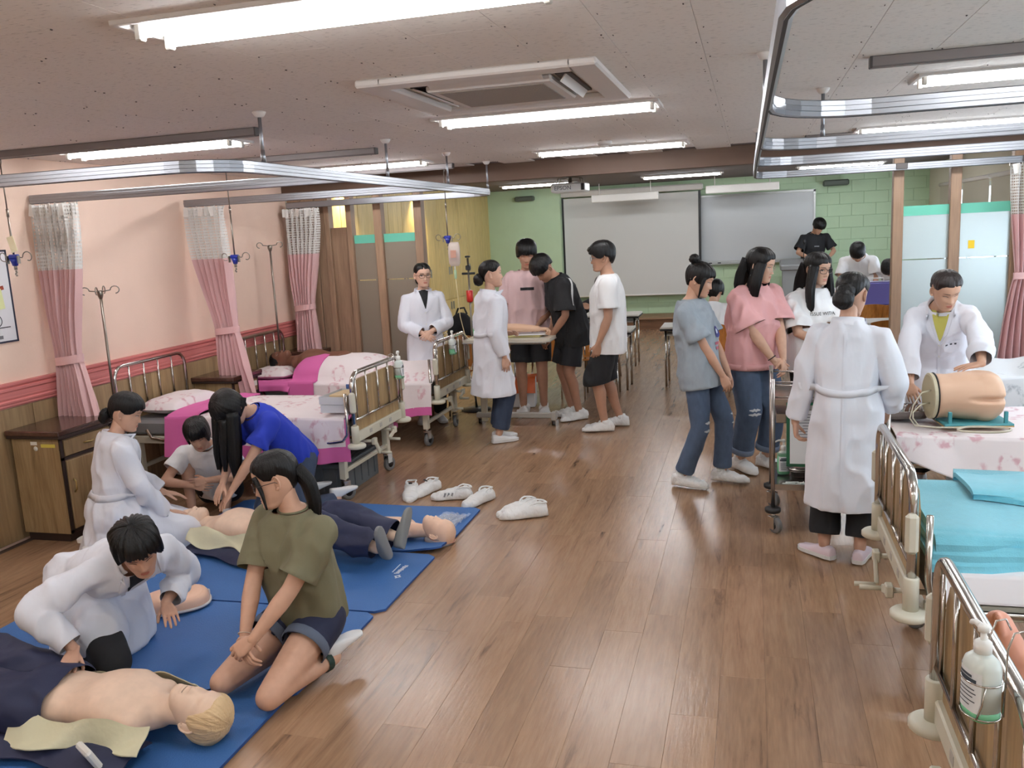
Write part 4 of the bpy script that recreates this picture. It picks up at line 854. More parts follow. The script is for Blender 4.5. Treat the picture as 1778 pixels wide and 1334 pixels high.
    def glasses(s, c=(50, 36, 30), w=.0235, h=.017, r=.0016, y=.0):
        mb = MB(); t = np.linspace(0, 2*np.pi, 24, endpoint=False)
        M = np.stack([s.HR, s.HFd, s.HU], 1)*s.kh
        for sg in (-1, 1):
            x = sg*.0335+w*np.sign(np.cos(t))*abs(np.cos(t))**.8; z = -.002+y+h*np.sign(np.sin(t))*abs(np.sin(t))**.85
            mb.tube(np.stack([x, .1025-.25*abs(x)**1.6/.05**.6+0*t, z], 1), r, 6, closed=True)
            mb.tube([A(sg*(.0335+w), .088, .004), A(sg*.074, .07, .004), A(sg*.078, -.005, .002), A(sg*.077, -.02, -.012)], r*.9, 6)
        mb.tube([A(-.0335+w, .1, .002), A(0, .1035, .005), A(.0335-w, .1, .002)], r, 6)
        mb.v = [v@M.T+s.hc for v in mb.v]; mb.build('glasses', mat('glasses_%d' % c[0], c, .3), s.root); return s
    # ---- garments
    def garment(s, name, mb, m, cuts, vox=.010, it=4, wr=.006, freq=9, stretch=(1, 1, .45), seed=0, label=None, keep=False):
        v, f = remesh(mb, vox, it); n = vnormals(v, f); q = v*A(*stretch)*freq+seed
        w = vnoise(q+.9*vnoise(q*.6)[:, None]*A(1, -1, .5)); w2 = vnoise(q*1.9+5+.5*w[:, None])
        d = wr*(.75-2.1*abs(w)+.55*(.4-abs(w2))*2); v0 = v; v = v+n*np.clip(d+.25*wr, -wr*.45, wr*1.9)[:, None]; v = lap(v, f, 1, .4)
        fc = v0[f].mean(1); fn = n[f].mean(1); kill = np.zeros(len(f), bool); rim = np.zeros(len(v), int)-1
        for ci, (p, dr, rad) in enumerate(cuts):
            dr = unit(dr); h = (fc-p)@dr; kk = (h > -vox*1.1) & (h < vox*1.2) & ((fn@dr) > .5) & (np.linalg.norm(fc-p, axis=1) < rad)
            kill |= kk; rim[np.unique(f[kk])] = ci
        g2 = f[~kill]; e = np.sort(np.concatenate([g2[:, [0, 1]], g2[:, [1, 2]], g2[:, [2, 3]], g2[:, [3, 0]]]), 1); u, cn = np.unique(e, axis=0, return_counts=True)
        bv = np.unique(u[cn == 1]); be = u[cn == 1]
        for _ in range(3):
            acc = np.zeros_like(v); ct = np.zeros(len(v))
            for a, b in ((0, 1), (1, 0)): np.add.at(acc, be[:, a], v[be[:, b]]); np.add.at(ct, be[:, a], 1)
            v[bv] = .5*v[bv]+.5*acc[bv]/np.maximum(ct[bv], 1)[:, None]
            for i in bv:
                if rim[i] >= 0: p, dr, _r = cuts[rim[i]]; dr = unit(dr); v[i] -= dr*(((v[i]-p)@dr)+.3*vox)*.8
        g = MB(); g.add(v, f[~kill].tolist(), 0, True); o = g.build(name, m, s.root, label=label)
        tr = BVHTree.FromPolygons(v.tolist(), f.tolist())
        if name in ('shirt', 'lab_coat'): s.tree = tr; s.garm = o
        else: s.ptree = tr
        return o
    def arm_sleeve(s, mb, i, t, r0, r1, end, cuts, infl=0):
        j = s.J[i]; k = s.k; c, R, F, U = s.sp(.425); a, e, w = j['sh'], j['el'], j['wr']
        P = [c+R*j['sg']*.085*k+U*.0*k, a+(e-a)*.04]; r = [r0*.86*k, r0*k]
        if t <= 1:
            P += [a+(e-a)*t*.5, a+(e-a)*t]; r += [(r0+r1)/2*k*.97, r1*k]; d = unit(e-a)
        else:
            q = t-1; P += [a+(e-a)*.5, e, e+(w-e)*q*.5, e+(w-e)*q]; r += [r0*.94*k, (r0*.45+r1*.55)*k, (r0*.25+r1*.75)*k, r1*k]; d = unit(w-e)
        limb(mb, P, r, 14, True, False); cuts.append((P[-1], d, r1*k*1.08)); return P[-1], d
    def tee(s, m, hem=-.13, hang=(.178, .128), sleeve=.72, r0=.066, r1=.078, wr=.007, name='shirt', collar=(.07, .062), vox=.0095, hemw=None, freq=9, cm=None):
        k = s.k; w = s.wide; fm = s.fem; hx, hy = hang; hw = hemw or hx; sw = s.sh/k
        T = [(hem, hw, hy, 0), (hem+.04, hw, hy, 0), (0, hx, hy, 0), (.12, hx*.97, hy*.97, .004), (.25, max(hx*.96, .15*w), hy*.98, .010), (.34, max(.162*w, hx*.92), hy*.95, .010), (.41, sw*.95, .110, .002), (.447, sw*.76, .096, -.004), (.474, sw*.52+.008, .082, -.009), (.497, collar[0], collar[1], -.012)]
        mb = MB(); mb.loft(s.rings(s.dense(T), 28, 2.5)); p0, R, F, U = s.sp(hem); p1, R1, F1, U1 = s.sp(.497)
        cuts = [(p0, -U, .4), (p1, U1+.0*F1, .11)]
        for i in (0, 1): s.arm_sleeve(mb, i, sleeve, r0, r1, None, cuts)
        s.garment(name, mb, m, cuts, vox, 4, wr, freq)
        cb = MB(); cb.tube(ering(p1-U1*.004*k-F1*.012*k, R1, F1, collar[0]*k*.98, collar[1]*k*.98, 28)+0*U1, .0065*k, 6, closed=True)
        cb.build('collar', cm or m, s.root); return s
    def pants(s, m, to=1.95, r=(.098, .088, .072, .066), waist=.08, wr=.006, name='trousers', vox=.0105, drop=0, freq=8, cuff=None, wx=.168):
        k = s.k; mb = MB(); w = s.wide; cuts = []
        T = [(-.085, wx*.92, .11, -.004), (-.03, wx, .118, -.006), (.04, wx*.95, .11, -.004), (waist, wx*.86, .098, 0)]; mb.loft(s.rings(T))
        c, R, F, U = s.sp(waist)
        cuts.append((c, U, .3))
        for i in (0, 1):
            j = s.J[i]; h, kn, an = j['hip'], j['kn'], j['an']; P = [h, h+(kn-h)*min(.5, to*.5)]; rr = [r[0]*k*w, r[1]*k*w]
            if to <= 1: P.append(h+(kn-h)*to); rr.append(r[2]*k*w); d = unit(kn-h)
            else:
                P += [kn, kn+(an-kn)*(to-1)*.5, kn+(an-kn)*(to-1)]; rr += [r[2]*k*w, (r[2]+r[3])/2*k*w, r[3]*k*w]; d = unit(an-kn)
            limb(mb, P, rr, 14, True, False); cuts.append((P[-1], d, rr[-1]*1.5+.02))
            if cuff:
                cb = MB(); X = unit(np.cross(d, A(.1, 1, .2))); Y = np.cross(d, X); e = P[-1]; R0 = rr[-1]
                cb.loft([ering(e-d*.045, X, Y, R0+.004, R0+.004, 20), ering(e-d*.042, X, Y, R0+.009, R0+.009, 20), ering(e-d*.003, X, Y, R0+.009, R0+.009, 20), ering(e, X, Y, R0+.003, R0+.003, 20)], cap=False); cb.build('cuff', cuff, s.root)
        s.garment(name, mb, m, cuts, vox, 4, wr, freq); return s
    def coat(s, m, hem=-.50, r_hem=(.235, .19), lapel=True, skirt=None, sleeve=1.93, r0=.066, r1=.048, wr=.007, waist=(.158, .125), belt=None, inner=None, vox=.0100, freq=7, pocket=True, hang=None, buttons=3, neck=(.072, .064), extra=None, collar=True, hoff=(0, 0)):
        k = s.k; w = s.wide; sw = s.sh/k; mb = MB(); cuts = []
        T = [(0.0, waist[0]*1.13, waist[1]*1.08, -.004), (.13, waist[0], waist[1]*.92, .004), (.25, .165*w, .128, .012), (.34, .172*w, .122, .010), (.41, sw*.98, .113, .002), (.450, sw*.77, .098, -.004), (.478, sw*.53+.008, .084, -.009), (.502, neck[0], neck[1], -.012)]
        R_ = s.rings(s.dense(T), 28, 2.5)
        if skirt is None:
            d = unit(hang) if hang is not None else -s.sp(0)[3]*.5+A(0, 0, -.5); d = unit(d); c, R, F, U = s.sp(0.); lo = []
            R = unit(R-d*np.dot(R, d)); F2 = unit(np.cross(d, R))*np.sign(np.dot(np.cross(d, R), F)); L = -hem
            for t in (1, .82, .55, .28, .12):
                a = waist[0]*1.13+(r_hem[0]-waist[0]*1.13)*t; b = waist[1]*1.08+(r_hem[1]-waist[1]*1.08)*t
                lo.append(ering(c+d*L*t*k+R*hoff[0]*t+F2*hoff[1]*t, R, F2, a*k, b*k, 28, 2.3))
            if np.dot(F2, F) < 0: lo = [np.roll(x[::-1], 1, 0) for x in lo]
            R_ = lo+R_; cuts.append((c+d*L*k+R*hoff[0]+F2*hoff[1], d, .45)); s.hem = c+d*L*k
        else:
            c, R, F, U = s.sp(-.08); R_ = [ering(c, R, F, .17*k, .13*k, 28, 2.3)]+R_
        mb.loft(R_); s.cuffs = []
        if skirt is not None: skirt(s, mb, cuts)
        for i in (0, 1): s.cuffs.append(s.arm_sleeve(mb, i, sleeve, r0, r1, None, cuts))
        p1, R1, F1, U1 = s.sp(.502); cuts.append((p1, U1, .10))
        if extra: extra(s, mb, cuts)
        s.garment('lab_coat', mb, m, cuts, vox, 4, wr, freq)
        if lapel:
            if inner:   # what shows in the V of the coat
                s.decal('inner_shirt', inner, lambda u, v: (.002+(.062*(1-v)+.004)*(u-.5)*2*.82, .50-.19*v), 9, 9, .004, .15)
            for sg in (-1, 1):
                s.decal('lapel', m, lambda u, v: (sg*(.070*(1-v)**.8+.004+(.052*(math.sin(min(v*1.25, 1)*math.pi*.55)+.25)*(1-v*.75))*u), .492-.215*v+.02*u*(1-v)), 6, 9, .009, .15, thick=.006)
            s.decal('placket', m, lambda u, v: (-.004+.018*u, .285-(.285-hem*(.9 if skirt is None else 0)-(0 if skirt is None else .05))*v), 3, 14, .004, .4) if skirt is None else None
        if collar:
            cb = MB(); n = 17; t = np.linspace(-2.35, 2.35, n); rows = []
            for q, (h, g) in enumerate(((.0, .004), (.028, .008), (.03, .013), (-.014, .026))):
                rows.append(np.stack([p1+R1*(neck[0]*k+g)*math.sin(a)-F1*(.012*k+(neck[1]*k+g)*math.cos(a))+U1*(h-.012-.018*abs(a/2.35)**2) for a in t]))
            cb.grid(np.stack(rows)); cb.build('collar', m, s.root)
        if buttons and lapel:
            for b in range(buttons):
                s.decal('button', mat('button', (226, 226, 222), .35), lambda u, v: (.006+.008*math.cos(u*6.283)*v, .27-.12*b+.008*math.sin(u*6.283)*v), 10, 2, .008, .1)
        if pocket: s.decal('pocket', m, lambda u, v: (-.115+.09*u, .285-.095*v+.01*v*abs(u-.5)), 6, 6, .004, .2, thick=.003)
        if belt:
            b0, b1 = belt; s.band('belt', m, .125, b0, b1, .020, .008, .030)
        return s
    def decal(s, name, m, fn, nu, nv, off, reach, side=1, thick=0, back=False):
        # patch that lies on the last garment: fn(u, v) -> (x across, height above the pelvis), thrown on along the chest's facing
        P = np.zeros((nv, nu, 3)); k = s.k; ok = True
        for b in range(nv):
            for a in range(nu):
                x, q = fn(a/(nu-1), b/(nv-1)); c, R, F, U = s.sp(q)
                F = -F if back else F; o = c+R*x*k+F*.6; h = s.tree.ray_cast(Vector(o), Vector(-F), .75)
                P[b, a] = (np.array(h[0]) if h[0] is not None else c+R*x*k+F*.09*k)+F*off
        mb = MB(); mb.grid(P)
        if thick:
            g = P.reshape(-1, 3); e = [(0, a) for a in range(nu)]+[(b, nu-1) for b in range(nv)]+[(nv-1, a) for a in range(nu)][::-1]+[(b, 0) for b in range(nv)][::-1]
            c, R, F, U = s.sp(.3); F = -F if back else F; top = np.array([P[b, a] for b, a in e]); mb.grid(np.stack([top, top-F*(thick+off)]), sm=False)
        return mb.build(name, m, s.root)
    def band(s, name, m, q, a0, a1, h, off=.006, droop=0):
        n = 22; rows = []; k = s.k
        for e in (-1, 1):
            r = []
            for a in np.linspace(a0, a1, n):
                a_ = math.radians(a); c, R, F, U = s.sp(q); d = R*math.sin(a_)+F*math.cos(a_); t = (a-a0)/(a1-a0)
                c = c+U*(e*h*k-droop*math.sin(t*math.pi)); hh = s.tree.ray_cast(Vector(c+d*.6), Vector(-d), .6); r.append((np.array(hh[0]) if hh[0] is not None else c+d*.15*k)+d*off)
            rows.append(np.stack(r))
        lo, hi = rows; c = s.sp(q)[0]; i_lo = lo+(c-lo)*.05; i_hi = hi+(c-hi)*.05
        mb = MB(); mb.grid(np.stack([i_lo, lo, hi, i_hi])); return mb.build(name, m, s.root)
    def shoes(s, kind, m, sole=None, wr=.0, label=None, which=(0, 1), names='shoe', scale=1.):
        for i in which:
            j = s.J[i]; Y = j['toe']; Z = -unit(j['sole']); Y = unit(Y-Z*np.dot(Y, Z)); X = np.cross(Y, Z); k = s.k*.97*scale; hh = .075 if kind != 'sock' else .065
            mb = MB(); R = shoe_rings(kind); 
            R = [R[0]]+[R[a]*(1-t)+R[a+1]*t for a in range(len(R)-1) for t in (.33, .67, 1)]
            mb.loft(R); v = mb.arr()
            if wr: v = v+np.stack([vnoise(v*26+c*9+i) for c in range(3)], 1)*wr*np.clip(v[:, 2:]/.03, 0, 1)+np.stack([0*v[:, 0], 0*v[:, 0], vnoise(v*A(8, 45, 20)+3)*wr*.6*(v[:, 2] > .02)], 1)
            if kind == 'cover': limb(mb, [A(0, -.012, .075), A(0, -.008, .105)], [.046, .043], 16, True, False); mb2 = mb; v = np.concatenate([v, mb.v[-1]])
            M = np.stack([X, Y, Z], 1)*k; base = j['an']-Z*.08*s.k
            v = v@M.T+base; g = MB(); g.add(v, mb.f, 0, True); o = g.build(names, m, s.root, label=label)
            if sole:
                sb = MB(); t = np.linspace(0, 2*np.pi, 30, endpoint=False); out = []
                T = A(*[(y, w) for y, w, h in [(-.076, .012), (-.07, .03), (-.04, .039), (0, .041), (.045, .043), (.09, .048), (.13, .05), (.165, .043), (.19, .024), (.197, .01)] for h in (0,)]) if 0 else np.array([(-.078, .006), (-.072, .028), (-.04, .039), (0, .041), (.045, .043), (.09, .048), (.13, .050), (.165, .044), (.19, .026), (.199, .006)])
                poly = [(w, y) for y, w in T]+[(-w, y) for y, w in T[::-1]]
                sb.prism(poly, -.001, .022); sb.v = [q@M.T+base for q in sb.v]; sb.build('sole', sole, o)
        return s
# ---------------------------------------------------------------- things on and around the beds
m_gel = mat('green_gel', (128, 206, 158), .25, alpha=.85); m_milky = mat('milky_plastic', (216, 224, 218), .3); m_pump = mat('pump_white', (238, 238, 234), .35); m_label = mat('label_paper', (226, 230, 232), .5); m_ink = mat('label_ink', (60, 70, 80), .5); m_wire = mat('wire', (190, 186, 180), .2, metal=1)
def bottle(label, loc, rz=0, r=.04, h=.14, green=.3, body=None, holder=None, sc=1., group='hand sanitizer bottles'):
    t = thing('sanitizer_bottle', label, 'bottle', loc, rz, group)
    def rr(z, q): return ering(A(0, 0, z), A(1, 0, 0), A(0, 1, 0), r*q, r*.82*q, 24, 2.6)
    g = MB(); hb = h*green; P = [(0, .90), (.004, .97), (.012, 1)]
    g.loft([rr(z, q) for z, q in P]+[rr(hb, 1)]); g.build('gel', m_gel, t)
    g = MB(); g.loft([rr(hb, 1.0), rr(h*.80, 1), rr(h*.90, .88), rr(h*.97, .6), rr(h, .36), rr(h*1.04, .36)]); g.build('body', body or m_milky, t)
    g = MB(); g.lathe([(r*.44, h*1.01), (r*.44, h*1.01+.026), (r*.28, h*1.01+.032)], n=20); g.cyl((0, 0, h+.02), (0, 0, h+.062), r*.16, 10); g.lathe([(r*.30, h+.056), (r*.30, h+.068), (r*.22, h+.072)], n=16)
    g.tube([(0, 0, h+.063), (-.03, 0, h+.066), (-.046, 0, h+.060), (-.050, 0, h+.054)], [r*.2, r*.16, r*.13, r*.11], 8); g.build('pump', m_pump, t)
    a = np.linspace(-.95, .95, 14); z0, z1 = h*.14, h*.78
    def pt(b, z, o=.0012): return A((r+o)*math.copysign(abs(math.sin(b))**.77, math.sin(b)), -(r*.82+o)*abs(math.cos(b))**.77, z)
    g = MB(); g.grid(np.array([[pt(b, z) for b in a] for z in (z0, z1)])); o = g.build('label', m_label, t)
    g = MB()
    for k, (z, b0, b1, w) in enumerate(((.70, -.5, .3, .007), (.63, -.7, .6, .012), (.50, -.6, .5, .003), (.44, -.6, .6, .003), (.38, -.6, .4, .003), (.31, -.6, .55, .003), (.24, -.5, .2, .003))):
        bb = np.linspace(b0, b1, 9); g.grid(np.array([[pt(b, h*z+e*w/2, .002) for b in bb] for e in (-1, 1)]))
    g.build('printing', m_ink, o)
    if sc != 1: t.scale = (sc,)*3
    if holder:
        hd = thing('bottle_holder', holder, 'holder', loc, rz, 'wire bottle holders on the foot rails'); q = 1.08*sc; k = np.linspace(0, 2*np.pi, 26, endpoint=False)
        for z in (h*.06, h*.60): MB().tube(np.stack([r*q*np.cos(k), r*.86*q*np.sin(k), z*sc+0*k], 1), .0022*sc**.5, 6, closed=True).build('ring', m_wire, hd)
        for s in (-1, 1):
            x = s*r*.75*sc; MB().tube([(x, -.7*r*sc, h*.06*sc), (x*1.25, -.55*r*sc, h*.3*sc), (x*1.3, -.4*r*sc, h*.6*sc)], .002*sc**.5, 6).build('wire', m_wire, hd)
            top = h*.9*sc+.05; MB().tube([(x, .8*r*sc, h*.06*sc), (x, .86*r*sc, top-.02), (x, .86*r*sc+.012, top+.012), (x, .86*r*sc+.032, top+.014), (x, .86*r*sc+.044, top-.01)], .0022*sc**.5, 6).build('hook', m_wire, hd)
    return t
pi = math.pi
bottle('large milky sanitizer bottle with white pump on the nearest right foot rail', (.432, 1.745, .885), -pi/2+.35, .046, .165, .16, holder='wire holder gripping the nearest right foot rail', sc=.80)
bottle('white sanitizer bottle with green gel on the foot rail by the boxes bed', (-2.655, 6.20, .785), pi/2+.2, .042, .145, .2, holder='wire holder on the foot rail of the boxes bed')
bottle('white and green sanitizer bottle on the foot rail of the manikin bed', (-2.615, 7.37, .80), pi/2+.2, .042, .145, .35, holder='wire holder on the foot rail of the dark manikin bed')
bottle('green sanitizer bottle standing on the overbed table behind the foot rail', (-2.56, 7.92, .872), 2.2, .036, .12, .9, group=None)
m_box = mat('box_card', (214, 214, 214), .6); m_boxb = mat('box_blue', (70, 100, 160), .5); m_boxp = mat('box_pale_blue', (170, 190, 205), .55)
for i, (dz, rz, lab) in enumerate(((0, .03, 'flat white carton under another on the boxes bed'), (.060, -.04, 'flat white open carton on top by the foot rail'))):
    t = thing('carton', lab, 'box', (-2.90, 5.70, .652+dz), rz, 'flat cartons on the bed'); b_ = MB(); b_.box((0, 0, .003), (.20, .34, .005))
    for s in (-1, 1): b_.box((s*.099, 0, .028), (.004, .34, .055)); b_.box((0, s*.169, .028), (.20, .004, .055))
    b_.build('tray', m_box, t)
    if i == 0: MB().box((0, 0, .055), (.20, .34, .004)).build('lid', m_box, t)
    else:
        MB().box((.0, .03, .040), (.14, .22, .025), bev=.006).build('packing', mat('packing', (206, 180, 140), .7), t); MB().box((0, .168, .07), (.12, .012, .035), bev=.004).build('flap', m_boxb, t)
# crate under the first bed
t = thing('plastic_crate', 'grey plastic crate with black open top under the boxes bed', 'crate', (-3.14, 5.94, 0)); m_crate = mat('crate_grey', (92, 98, 102), .5); m_crate_d = mat('crate_dark', (32, 33, 36), .5)
q = MB(); q.box((0, 0, .006), (.44, .62, .012))
for s in (-1, 1): q.box((s*.215, 0, .12), (.014, .62, .23), bev=.003); q.box((0, s*.303, .12), (.44, .014, .23), bev=.003)
q.build('body', m_crate, t); q = MB()
for s in (-1, 1): q.box((s*.222, 0, .225), (.03, .66, .03), bev=.005); q.box((0, s*.318, .225), (.47, .03, .03), bev=.005)
q.build('rim', m_crate, t)
for k in range(5): MB().box((.224, -.24+.12*k, .12), (.014, .014, .18), bev=.003).build('rib', m_crate, t)
for k in range(4): MB().box((-.165+.11*k, -.312, .12), (.014, .014, .18), bev=.003).build('rib', m_crate, t)
MB().box((0, 0, .245), (.42, .58, .02), bev=.006).box((.02, .05, .262), (.34, .40, .016), R=rot('X', 5), bev=.004).build('lid', m_crate_d, t)
# ---------------------------------------------------------------- blue mats
m_mat = mat('mat_blue', (50, 98, 158), .6, bump=.25, bscale=160, noise=.04, nscale=6); m_mat_side = mat('mat_side', (28, 70, 132), .7)
def ymat(label, x0, x1, y0, y1, z=.0, curl=0, rz=0, th=.013):
    n = 26; U = np.linspace(0, 1, 40); t = thing('exercise_mat', label, 'mat', (0, 0, 0), 0, 'blue exercise mats on the floor'); rad = .035
    P = np.zeros((40, n, 3))
    for i, u_ in enumerate(U):
        x = x0+(x1-x0)*u_; d = min(x-x0, x1-x); ins = rad-math.sqrt(max(rad**2-(rad-min(d, rad))**2, 0)) if d < rad else 0
        for j, v in enumerate(np.linspace(0, 1, n)):
            y = y0+ins+(y1-y0-2*ins)*v; cz = curl*sst(x1-.30, x1, x)*sst(y0+.35, y0, y); P[i, j] = (x, y, z+th+cz+.0015*math.sin(x*7+y*5))
    c, s_ = math.cos(rz), math.sin(rz); cx, cy = (x0+x1)/2, (y0+y1)/2; X = P[..., 0]-cx; Y = P[..., 1]-cy; P[..., 0] = cx+c*X-s_*Y; P[..., 1] = cy+s_*X+c*Y
    MB().grid(P).build('top', m_mat, t); a, b_ = P.shape[:2]; e = [(0, j) for j in range(b_)]+[(i, b_-1) for i in range(a)]+[(a-1, j) for j in range(b_)][::-1]+[(i, 0) for i in range(a)][::-1]; T = np.array([P[i] for i in e]); MB().grid(np.stack([T, T-A(0, 0, th-.001)])).build('edge', m_mat_side, t); lo = P.copy(); lo[..., 2] -= th-.001; MB().grid(lo[:, ::-1]).build('underside', m_mat_side, t); return t
ymat('blue foam mat farthest back, under the blue shirt girl and half manikin', -3.62, -1.79, 4.58, 5.43, .0, .035)
m2 = ymat('blue foam mat with white mark, under the second full manikin', -3.66, -1.80, 3.77, 4.56)
ymat('blue foam mat under the kneeling girl in the olive shirt', -3.69, -1.83, 2.92, 3.755, 0, .012)
ymat('blue foam mat nearest the camera, under the front manikin', -3.72, -1.86, 2.05, 2.935, .003)
q = MB(); m_wm = mat('white_print', (220, 226, 236), .6)
for k in range(8): q.box((-1.925+.002*k, 4.25+.016*k, .0155), (.022 if k % 3 else .03, .010, .001), R=rot('Z', 12))
q.box((-1.955, 4.32, .0155), (.006, .12, .001))
for k in range(4): q.box((-1.90+.010*math.cos(k*1.57+.4), 4.205+.014*math.sin(k*1.57+.4), .0155), (.008, .03, .001), R=rot('Z', 45+90*k))
q.build('printed_mark', m_wm, m2)
# ---------------------------------------------------------------- shoe covers left on the floor
m_cover = mat('shoe_cover', (232, 232, 230), .7, bump=.9, bscale=34, stretch=(.5, 1.6, 1))
def cover_shoe(label, loc, rz, seed, tagm=False, grey=False, sc=1.):
    t = thing('covered_shoe', label, 'shoe', loc, rz, 'empty shoes in white covers by the mats'); mb = MB(); R = shoe_rings('cover'); R = [R[0]]+[R[a]*(1-q)+R[a+1]*q for a in range(len(R)-1) for q in (.25, .5, .75, 1)]
    mb.loft(R); v = mb.arr(); top = np.clip(v[:, 2]/.03, 0, 1); v = v+np.stack([vnoise(v*30+c*7+seed) for c in range(3)], 1)*.008*top[:, None]; v[:, 2] += .006*vnoise(v*A(12, 55, 20)+seed)*top
    op = np.exp(-((v[:, 0]/.030)**2+((v[:, 1]+.02)/.055)**2)**2)*(v[:, 2] > .05); v[:, 2] -= op*.045
    g = MB(); g.add(v, mb.f, 0, True); g.build('cover', m_cover, t); k = np.linspace(0, 2*np.pi, 22, endpoint=False); g = MB(); g.tube(np.stack([.036*np.cos(k)+.003*np.sin(5*k), -.02+.062*np.sin(k), .089+.006*np.cos(2*k)-.018*np.sin(k)*(np.sin(k) > 0)], 1), .006, 6, closed=True); g.build('elastic', m_cover, t)
    if tagm: MB().box((0, .052, .100), (.026, .006, .026), R=rot('X', -50), bev=.002).build('shoe_tag', m_black, t)
    if grey:
        for k in range(3): MB().box((-.0505, .055+.026*k, .045), (.004, .012, .030), R=rot('X', 20)).build('stripe', mat('stripe_grey', (140, 142, 146), .7), t)
    t.scale = (sc,)*3; return t
cover_shoe('white covered shoe with black tab, nearest the crate, toe to camera', (-2.42, 5.72, 0), pi+.30, 1, True)
cover_shoe('white covered shoe with black tab, right one of the tabbed two', (-2.30, 5.80, 0), pi-.35, 2, True)
cover_shoe('white covered shoe with grey stripes showing through', (-2.02, 5.66, 0), pi/2+.25, 3, False, True)
cover_shoe('white covered shoe touching the back mat corner', (-1.83, 5.62, 0), pi-.45, 4)
cover_shoe('white covered shoe on the open floor, farther one of the lone two', (-1.48, 5.42, 0), pi/2+.75, 5)
cover_shoe('white covered shoe on the open floor, nearer one of the lone two', (-1.40, 5.34, 0), pi/2+.40, 6, False, False, 1.08)
# ---------------------------------------------------------------- plastic bag, chest skin, white device
t = thing('plastic_bag', 'clear crinkled plastic bag lying beside the half manikin head', 'bag', (-1.93, 5.12, .016), -.15); u = np.linspace(-.5, .5, 26); U, V_ = np.meshgrid(u, u, indexing='ij'); Z = .010+.012*vnoise(np.stack([U.ravel()*14, V_.ravel()*14, 0*U.ravel()], 1)).reshape(U.shape)
mb = MB(); mb.grid(np.stack([U*.20, V_*.30, np.abs(Z)], -1)); mb.build('film', mat('clear_film', (222, 228, 236), .12, alpha=.32, spec=.8), t); MB().grid(np.stack([U*.17, V_*.25, np.abs(Z)*.6+.004], -1)).build('paper_insert', mat('film_paper', (214, 218, 226), .4, alpha=.35), t)
# ---------------------------------------------------------------- overbed table, boxes and bin behind it
m_lam = mat('laminate_top', (214, 206, 190), .35); m_lam_edge = mat('laminate_edge', (176, 172, 164), .4)
t = thing('overbed_table', 'cream overbed table on a grey wheeled base between the students', 'table', (-2.24, 7.98, 0)); P = [(-.42+.0, -.19), (.36, -.19), (.42, -.14), (.42, .14), (.36, .19), (-.42, .19)]
MB().prism([(x, y) for x, y in P], .842, .870).build('top', m_lam, t); MB().prism([(x*1.01, y*1.02) for x, y in P], .836, .846).build('edge', m_lam_edge, t)
MB().box((-.30, 0, .44), (.06, .045, .80), bev=.006).build('column', m_cream, t); MB().box((0.05, 0, .815), (.6, .05, .03)).build('arm', m_lam_edge, t)
MB().box((.02, 0, .105), (.80, .055, .05), bev=.006).box((.40, 0, .10), (.05, .08, .08), bev=.006).build('base', m_lam_edge, t)
for x, y in ((.40, 0), (-.36, .06)): caster(t, x, y, .030, .085, 1.2)
ar = thing('arm_model', 'pale injection training arm with fist on a paper sheet', 'arm model', (-2.12, 8.0, .872)); m_plas = mat('plastic_skin', (226, 186, 156), .5)
tr = thing('tray', 'flat yellowish tray with white paper under the training arm', 'tray', (-2.14, 8.0, .871)); MB().box((0, 0, .012), (.42, .17, .022), bev=.005).build('base', mat('tray_yellow', (196, 186, 132), .5), tr); MB().box((.10, 0, .026), (.30, .20, .003), R=rot('Z', 6)).build('paper', m_label, tr)
# stacked boxes, black bag, stand with red liquid, orange box
for i, (z, m_, lab) in enumerate(((.72, m_boxp, 'pale blue carton below, on the side table by the wardrobes'), (.835, m_box, 'white printed carton on top of the pale blue one'))):
    t = thing('carton', lab, 'box', (-2.80, 8.95, z), .1, 'cartons behind the nurse'); MB().box((0, 0, .05 if i == 0 else .075), (.20, .16, .10 if i == 0 else .15), bev=.003).build('body', m_, t); MB().box((-.0, -.082, .05 if i == 0 else .11), (.09, .002, .03)).build('printing', m_ink, t)
    if i: MB().box((.0, .02, .165), (.20, .15, .003), R=rot('X', 22)).build('flap', m_box, t)
t = thing('side_table', 'low white table carrying the cartons behind the beds', 'table', (-2.95, 9.05, 0)); MB().box((0, 0, .705), (1.1, .5, .025), bev=.006).build('top', m_lam, t)
for sx in (-1, 1):
    for sy in (-1, 1): MB().cyl((sx*.5, sy*.2, 0), (sx*.5, sy*.2, .69), .014, 8).build('leg', m_chrome, t)
t = thing('backpack', 'black bag slumped on the side table beside the cartons', 'bag', (-3.06, 8.96, .72)); v, f = None, None
mb = MB(); limb(mb, [A(-.08, 0, .08), A(.0, 0, .20), A(.10, .0, .10)], [.09, .11, .09], 14); mb.build('body', mat('bag_black', (24, 24, 27), .8, bump=.4, bscale=25), t); MB().tube([(-.06, 0, .28), (-.03, 0, .35), (.04, 0, .36), (.07, 0, .29)], .011, 8).build('strap', m_black, t)
t = thing('blood_stand', 'thin steel stand with clamp and red fluid cup behind the nurse', 'stand', (-2.86, 8.70, 0)); MB().cyl((0, 0, .02), (0, 0, 1.62), .011, 10).build('pole', m_steel, t); MB().lathe([(.16, 0), (.16, .012), (.02, .03)], n=20).build('base', m_black, t); MB().box((0, 0, 1.52), (.05, .05, .05), bev=.008).cyl((-.07, 0, 1.46), (.07, 0, 1.46), .012, 8).build('clamp', m_black, t); MB().box((0, 0, 1.635), (.05, .04, .02), bev=.005).build('cap', m_black, t); MB().lathe([(.028, 1.16), (.036, 1.18), (.036, 1.28), (.03, 1.285)], n=16).build('cup', mat('red_fluid', (196, 40, 30), .3), t)
